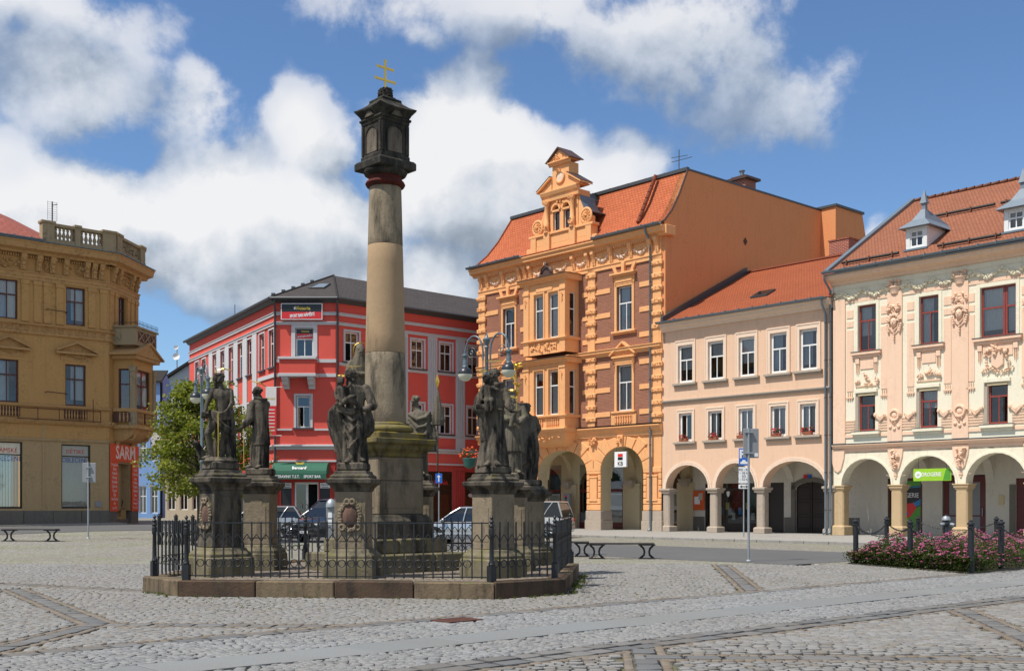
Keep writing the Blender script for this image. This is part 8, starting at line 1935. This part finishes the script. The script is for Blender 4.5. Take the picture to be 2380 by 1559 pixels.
g = at(769.5, 1258, 43.5); o = thing('parking_meter', 'grey parking meter with domed silver cap near the dark van', 'parking meter', (g.x, g.y, 0)); MB().box(-.17,.17,-.12,.12,0,1.55).build('case', MAT['grey_panel'], o, bevel=.02); MB().lathe([(.2,0),(.2,.1),(.16,.22),(.08,.3),(.01,.33)], 14, (0,0), 1.55).build('cap', MAT['galv'], o, auto=50); MB().box(-.1,.05,-.125,-.12,1.15,1.35).build('display', MAT['sign_white'], o); MB().box(-.1,.05,-.125,-.12,.9,1.08).build('label_plate', MAT['sign_white'], o)

# drain grating let into the border
g = gpix(1062, 1441); o = thing('drain_grate', 'rusty rectangular drain grate set in the cobbles before the kerb', 'drain', (g.x, g.y, .004), ANG_U)
MB().box(-.3,.3,-.22,-.17,-.01,.012).box(-.3,.3,.17,.22,-.01,.012).box(-.3,-.25,-.17,.17,-.01,.0119).box(.25,.3,-.17,.17,-.01,.0119).build('frame', MAT['rust'], o)
for k in range(8): MB().box(-.23+k*.06,-.20+k*.06,-.17,.17,-.01,.01).build('bar', MAT['rust'], o)
MB().box(-.25,.25,-.17,.17,-.012,-.008).build('pit', MAT['black'], o)  # thin black plate; its colour stands in for the dark shaft below

# --- flower bed, bollards, chains, hydrant
def bollard(label, x, y, h=1.26, group='bollards round the flower bed'):
    o = thing('bollard', label, 'bollard', (x, y, ground_z(x, y)), 0, group)
    MB().lathe([(.075,0),(.07,h-.2),(.085,h-.19),(.085,h-.16),(.065,h-.15),(.065,h-.11),(.095,h-.10),(.09,h-.07),(.05,h-.04),(.035,h-.03),(.04,h-.01),(.025,h),(.003,h+.005)], 14).build('shaft', MAT['iron'], o, auto=40)
    MB().torus((0,-.08,h-.22), .03, .008, 'x', 10, 4).build('eye', MAT['iron'], o); return Vector((x, y, h-.2))
def chain(a, b, label, sag=.28):
    o = thing('bollard_chain', label, 'chain', a, 0, 'chains between the bollards'); m = MB(); d = b-a; n = max(4, int(d.length/.085)); an = math.atan2(d.y, d.x)
    for i in range(n):
        t = (i+.5)/n; p = d*t-Vector((0,0,4*sag*t*(1-t))); sl = math.atan2(d.z-4*sag*(1-2*t), math.hypot(d.x, d.y)); pts = []
        for k in range(9): q = 2*pi*k/8; pts.append(Vector((.058*cos(q), (.024*sin(q) if i % 2 else 0), (0 if i % 2 else .024*sin(q)))))
        M = Matrix.Rotation(an, 3, 'Z') @ Matrix.Rotation(-sl, 3, 'Y'); m.tube([p+M @ q for q in pts], .008, 4)
    m.build('links', MAT['iron'], o)['kind'] = 'stuff'
bp = {}
for k, px, Y, lb in (('a',1989,31.6,'black bollard at the far left corner of the flower bed'),('b',2115.6,29.4,'black bollard standing mid-bed among the pink shrubs'),('c',2257,27.1,'black bollard at the near point of the flower bed'),('d',2327,28.5,'black bollard on the cobbled strip side, right of the near point'),('e',2061,36.,'black bollard behind the bed before the first cream arch'),('f',2134,39.,'black bollard behind the bed beside the grey hydrant'),('g',2316,37.,'black bollard half sunk in greenery at the back of the bed'),('h',2440,30.,'black bollard at the right end of the bed')):
    bp[k] = bollard(lb, (px-CX)/F*Y, Y)
for a, b, lb in (('a','b','black chain from the far left bollard to the mid-bed bollard'),('b','c','black chain from the mid-bed bollard to the near bollard'),('c','d','black chain from the near bollard along the cobbled strip'),('a','e','black chain from the far left bollard to the rear bollard'),('e','f','black chain between two rear bollards'),('d','h','black chain running out to the right end'),('f','g','black chain along the back of the bed')): chain(bp[a], bp[b], lb)
Y = 35.5; g = ((2199-CX)/F*Y, Y, 0); o = thing('fire_hydrant', 'grey two-armed fire hydrant standing behind the flower bed', 'hydrant', g); MB().lathe([(.13,0),(.13,.08),(.10,.1),(.09,.45),(.10,.5),(.085,.55),(.08,.98),(.11,1.0),(.12,1.05),(.10,1.12),(.13,1.16),(.125,1.2),(.09,1.27),(.04,1.31),(.02,1.33)], 12).build('barrel', MAT['lamp_dark'], o, auto=40); MB().lathe([(.135,1.155),(.13,1.205),(.09,1.275)], 12).build('cap', MAT['galv'], o, auto=40)
for s in (-1, 1): MB().tube([(s*.05,-.03,1.04),(s*.17,-.07,1.02),(s*.2,-.08,1.0)], [.05,.055,.06], 8).build('outlet', MAT['galv'], o); MB().tube([(s*.05,-.02,.3),(s*.13,-.06,.28)], [.06,.08], 8).build('lower_outlet', MAT['galv'], o)

def flower_bed():
    o = thing('flowering_shrubs', 'dense pink-flowering spirea shrubs filling the chained bed', 'shrubs'); o['kind'] = 'stuff'
    rg = np.random.default_rng(4); n = 64000; a, b, c, d = BED
    u, v = rg.random(n), rg.random(n); u = u**1.9; P = np.outer((1-u)*(1-v), a)+np.outer((1-u)*v, b)+np.outer(u*v, c)+np.outer(u*(1-v), d)
    def H(x, y): return .60+.13*np.sin(x*2.7+y*1.3)+.10*np.sin(x*5.1-y*4.2)+.05*np.sin(x*11+y*9)
    edge = np.minimum.reduce([v*5, (1-v)*5, u*9, np.full(n, 1.)]); h = H(P[:,0], P[:,1])*np.clip(.55+edge*1.6, 0, 1)
    z = h*rg.random(n)**.6; ln = rg.uniform(.045, .08, n); th = rg.uniform(0, 2*pi, n); el = rg.uniform(-.2, .9, n); dr = np.stack([np.cos(th)*np.cos(el), np.sin(th)*np.cos(el), np.sin(el)], 1); sd = np.stack([-np.sin(th), np.cos(th), np.zeros(n)], 1)*(ln*.32)[:,None]
    C = np.concatenate([P+rg.normal(0, .07, (n,2)), z[:,None]], 1); V_ = np.stack([C, C+dr*ln[:,None]*.5+sd, C+dr*ln[:,None], C+dr*ln[:,None]*.5-sd], 1).reshape(-1, 3)
    def quads(name, V_, mat):
        k = len(V_)//4; m = bpy.data.meshes.new(name); m.vertices.add(len(V_)); m.vertices.foreach_set('co', V_.reshape(-1)); m.loops.add(4*k); m.loops.foreach_set('vertex_index', np.arange(4*k, dtype=np.int32)); m.polygons.add(k); m.polygons.foreach_set('loop_start', np.arange(0, 4*k, 4, dtype=np.int32)); m.materials.append(MAT[mat]); m.update(calc_edges=True); return m
    link('foliage', quads('foliage', V_, 'shrub'), o)['kind'] = 'stuff'
    m = MB(); r2 = random.Random(8); cnt = 0
    for i in range(1900):
        k = r2.randrange(n)
        if h[k] < .3: continue
        x, y = P[k]; hh = h[k]*r2.choice([1.02,1.05,.95,.8,.65,.5] if v[k] < .3 or u[k] < .25 else [1.02,1.06,.98]); r = r2.uniform(.018,.04)
        for q in range(3): m.ball((x+r2.uniform(-.03,.03), y+r2.uniform(-.03,.03), hh+r2.uniform(-.01,.01)), (r, r, r*.55), 5, 3)
    m.build('blossoms', MAT['pink'], o, fix=False)['kind'] = 'stuff'
    s = MB(); s.prism([tuple(p) for p in BED], 'z', -.05, .03); e = s.build('bed_soil', MAT['bed']); tag(e, 'dark soil of the flower bed', 'soil', kind='structure')
    return quads
QUADS = flower_bed()

# --- street tree
def tree():
    Y = 48.5; x = (462-CX)/F*Y; z0 = ground_z(x, Y); o = thing('street_tree', 'young linden with yellow-green leaves behind the railing', 'tree', (x, Y, z0)); rg = random.Random(12); tr = MB(); tips = []
    tr.tube([(0,0,0),(.02,0,1.2),(-.05,.03,2.4),(-.1,0,3.8),(-.05,0,5.2),(0,.0,6.6)], [.11,.09,.075,.06,.04,.015], 8)
    br = MB()
    for i in range(44):
        z = 1.75+4.7*(i/43)**.95; a = i*2.4+rg.uniform(-.3,.3); L = (2.15+.45*cos(a))/2.15*(2.1*(1-(abs(z-3.2)/3.9)**1.5)+.35)*rg.uniform(.75,1.15); p0 = Vector((-.07,0,z)); d = Vector((cos(a), sin(a)*.9, 0)); p1 = p0+d*L*.5+Vector((0,0,.42*L*.6)); p2 = p0+d*L+Vector((0,0,.25*L)); br.tube([p0,p1,p2], [.03,.02,.008], 5)
        for k in range(7): t = .25+.75*k/6; q = (p0.lerp(p1, t*2) if t < .5 else p1.lerp(p2, t*2-1)); tips.append((q, .30+.12*rg.random()))
        for k in range(3): q = p1.lerp(p2, rg.random())+Vector((rg.uniform(-.45,.45),rg.uniform(-.45,.45),rg.uniform(-.4,.15))); tips.append((q, .28)); br.tube([p1,q], [.012,.006], 4)
    tr.build('trunk', MAT['bark'], o, auto=60); br.build('branches', MAT['bark'], o, auto=60)
    g = np.random.default_rng(6); V_ = []
    for q, r in tips:
        n = 46; C = np.array(q)+g.normal(0, 1, (n,3))*np.array([r, r, r*.55])*.62; C[:,2] -= .12*g.random(n); th = g.uniform(0, 2*pi, n); el = g.uniform(-1.0, .35, n); ln = g.uniform(.10,.17,n); dr = np.stack([np.cos(th)*np.cos(el), np.sin(th)*np.cos(el), np.sin(el)],1); sd = np.cross(dr, g.normal(0,1,(n,3))); sd /= np.linalg.norm(sd,axis=1)[:,None]+1e-9; sd *= (ln*.38)[:,None]; V_.append(np.stack([C, C+dr*ln[:,None]*.5+sd, C+dr*ln[:,None], C+dr*ln[:,None]*.5-sd],1).reshape(-1,3))
    link('crown', QUADS('crown', np.concatenate(V_), 'linden'), o)
    MB().box(-.6,.6,-.6,.6,.005,.03).build('tree_grate', MAT['iron'], o)
tree()
for k, px in enumerate((370, 409, 448, 486)):
    Y = 44.5; bp[k] = bollard(('black tree-side bollard at the ochre-house end of its chain','second black tree-side bollard counted from the ochre house','third black tree-side bollard counted from the ochre house','black tree-side bollard at the red-house end of its chain')[k], (px-CX)/F*Y, Y, 1.2, 'bollards by the street tree')
for k in range(3): chain(bp[k], bp[k+1], ('black tree-side chain hung nearest the ochre house','middle black chain of the tree-side bollards','black tree-side chain hung nearest the red house')[k])
g = gpix(418, 1232); o = thing('litter_bin', 'round dark litter bin beside the bollards at the tree', 'bin', (-13.1, 45.2, ground_z(-13.1,45.2))); MB().lathe([(.22,0),(.25,.1),(.27,.75),(.3,.8),(.3,.86),(.24,.88)], 14).build('drum', MAT['zinc_dark'], o, auto=40)

# --- cars
def car(label, loc, rz, L, W, H, paint, hood=.27, deck=.05, zs=.92, r=.31, plate=True, sl=(.20,.12), group='cars parked on the square'):
    """hood, deck: share of the length before the windscreen and behind the rear window; sl: slopes of front and rear glass"""
    o = thing('parked_car', label, 'car', (loc[0], loc[1], ground_z(loc[0], loc[1])+.01), rz, group); PT = MAT[paint]; h2 = W/2; x0, x1 = -L/2, L/2; zb = .2
    def sec(x, lo, hi, w): return [(x,-w*.9,lo),(x,-w,lo+.14),(x,-w,hi-.22),(x,-w*.95,hi-.05),(x,-w*.8,hi),(x,0,hi+.02),(x,w*.8,hi),(x,w*.95,hi-.05),(x,w,hi-.22),(x,w,lo+.14),(x,w*.9,lo)]
    xa, xb = x1-hood*L, x0+deck*L
    st = [(x0,.40,zs-.28,h2*.86),(x0+.08,.28,zs-.04,h2*.93),(x0+.45,zb,zs,h2),(xb+.3,zb,zs+.02,h2),(0,zb,zs,h2),(xa,zb,zs-.02,h2),(xa+.35,zb,zs-.07,h2*.99),(x1-.35,.22,zs-.16,h2*.94),(x1-.1,.26,zs-.26,h2*.86),(x1,.34,zs-.36,h2*.78)]
    MB().rings([sec(*s) for s in st]).build('body', PT, o, auto=45)
    gz0, gz1 = zs-.01, H-.05; xf, xr = xa-sl[0]*L, xb+sl[1]*L
    def rect(xA, xB, w, z): return [(xA,-w,z),(xB,-w*.96,z),(xB,w*.96,z),(xA,w,z)]
    MB().rings([rect(xb+.02, xa, h2*.92, gz0), rect((xb+xr)/2, (xa+xf)/2, h2*.86, (gz0+gz1)/2+.03), rect(xr, xf, h2*.75, gz1)]).build('windows', MAT['car_glass'], o)
    MB().rings([rect(xr-.07, xf+.09, h2*.77, gz1-.015), rect(xr-.02, xf+.03, h2*.76, gz1+.025), rect(xr+.12, xf-.15, h2*.62, H)]).build('roof', PT, o, auto=50)
    for s in (-1, 1):
        w0, w1 = h2*.925, h2*.765
        for xx0, xx1, t in ((xa,xf+.02,.035),(xb+.05,xr-.02,.05),(.05*L-.1,.02*L-.1,.035),(xb+.5+.12*L,xr+.25,.03)):
            MB().tube([(xx0,s*w0,gz0),((xx0+xx1)/2,s*(h2*.875),(gz0+gz1)/2+.03),(xx1,s*w1,gz1)], t*.75, 5).build('pillar', PT, o)
        for xw in (x1-.19*L, x0+.18*L):
            y = s*h2; MB().tube([(xw,y*.80,r+.02),(xw,y*1.004,r+.02)], r+.07, 20).build('wheel_arch', MAT['plastic'], o)
            w = link('wheel', None, o); w.location = (xw, s*(h2-.09), r)
            MB().tube([(0,-.10,0),(0,-.085,0),(0,.085,0),(0,.10,0)], [r-.03,r,r,r-.03], 20).build('tyre', MAT['rubber'], w, auto=40)
            m = MB()
            for k in range(7): a = 2*pi*k/7; m.tube([(0,s*.098,0),(.21*cos(a)*r/.31,s*.104,.21*sin(a)*r/.31)], .026, 5)
            m.torus((0,s*.095,0), r*.68, .022, 'y', 18, 5); m.build('rim', MAT['rim'], w)
        MB().ball((xa-.18,s*(h2+.09),zs+.05), (.09,.10,.07), 10, 6).build('mirror', PT, o, smooth=True)
        MB().box(-.05*L-.1,-.05*L+.06,s*h2-.012,s*h2+.018,zs-.2,zs-.16).build('door_handle', MAT['plastic'], o); MB().box(xb+.35,xb+.5,s*h2-.012,s*h2+.018,zs-.2,zs-.16).build('door_handle', MAT['plastic'], o)
        MB().box(x0+.25,x1-.4,s*h2*.99-.02,s*h2*.99+.03,.40,.46).build('rub_strip', PT, o)
        MB().ball((x1-.14,s*h2*.66,zs-.32), (.12,.17,.09), 10, 6).build('headlight', MAT['light_clear'], o, smooth=True); MB().ball((x0+.07,s*h2*.78,zs-.22), (.07,.12,.16), 10, 6).build('tail_light', MAT['light_red'], o, smooth=True)
    MB().box(x1-.1,x1+.03,-h2*.6,h2*.6,.3,.42).build('front_bumper', MAT['plastic'], o, bevel=.02); MB().box(x0-.03,x0+.1,-h2*.75,h2*.75,.38,.55).build('rear_bumper', PT, o, bevel=.03)
    g = MB().box(x1-.04,x1+.015,-h2*.42,h2*.42,zs-.40,zs-.22).build('grille', MAT['plastic'], o, bevel=.02)
    for k in range(3): MB().box(x1+.01,x1+.022,-h2*.40,h2*.40,zs-.385+k*.055,zs-.365+k*.055).build('grille_bar', MAT['rim'], g)
    if plate: MB().box(x1+.03,x1+.04,-.26,.26,.38,.49).build('number_plate', MAT['sign_white'], o)
    return o
car('silver hatchback parked behind the priest statue before the red corner', (-11.9,54.5), R(186), 4.0, 1.68, 1.46, 'paint_silver', .22, .03, .92, .30, sl=(.17,.10))
v = car('dark blue-black van nosing out beside the parking meter', (-7.75,51.4), R(238), 4.7, 1.88, 1.88, 'paint_dark', .20, .02, 1.08, .33, sl=(.18,.04))
m = MB().torus((2.385,0,.80), .11, .014, 'x', 18, 5)
for k in range(3): a = pi/2+2*pi*k/3; m.tube([(2.385,0,.80),(2.385,.10*cos(a),.80+.10*sin(a))], [.022,.006], 5)
m.build('star_emblem', MAT['rim'], v); text_mesh('4U 193', .11, MAT['sign_black'], v, (2.392,0,.435), rot=(pi/2,0,pi/2))
car('silver saloon parked between the column and the friar statue', (-1.75,48.2), R(168), 4.3, 1.72, 1.56, 'paint_silver', .24, .13, .96, .32, sl=(.20,.12)); car('champagne minivan with red tail lamps before the orange arcade', (.75,57.2), R(158), 4.6, 1.8, 1.80, 'paint_champagne', .17, .02, 1.02, .32, sl=(.2,.07))
car('small white car standing far off before the red shop', (-10.2,60.5), R(186), 3.9, 1.65, 1.45, 'paint_silver', .24, .03, .9, .3)
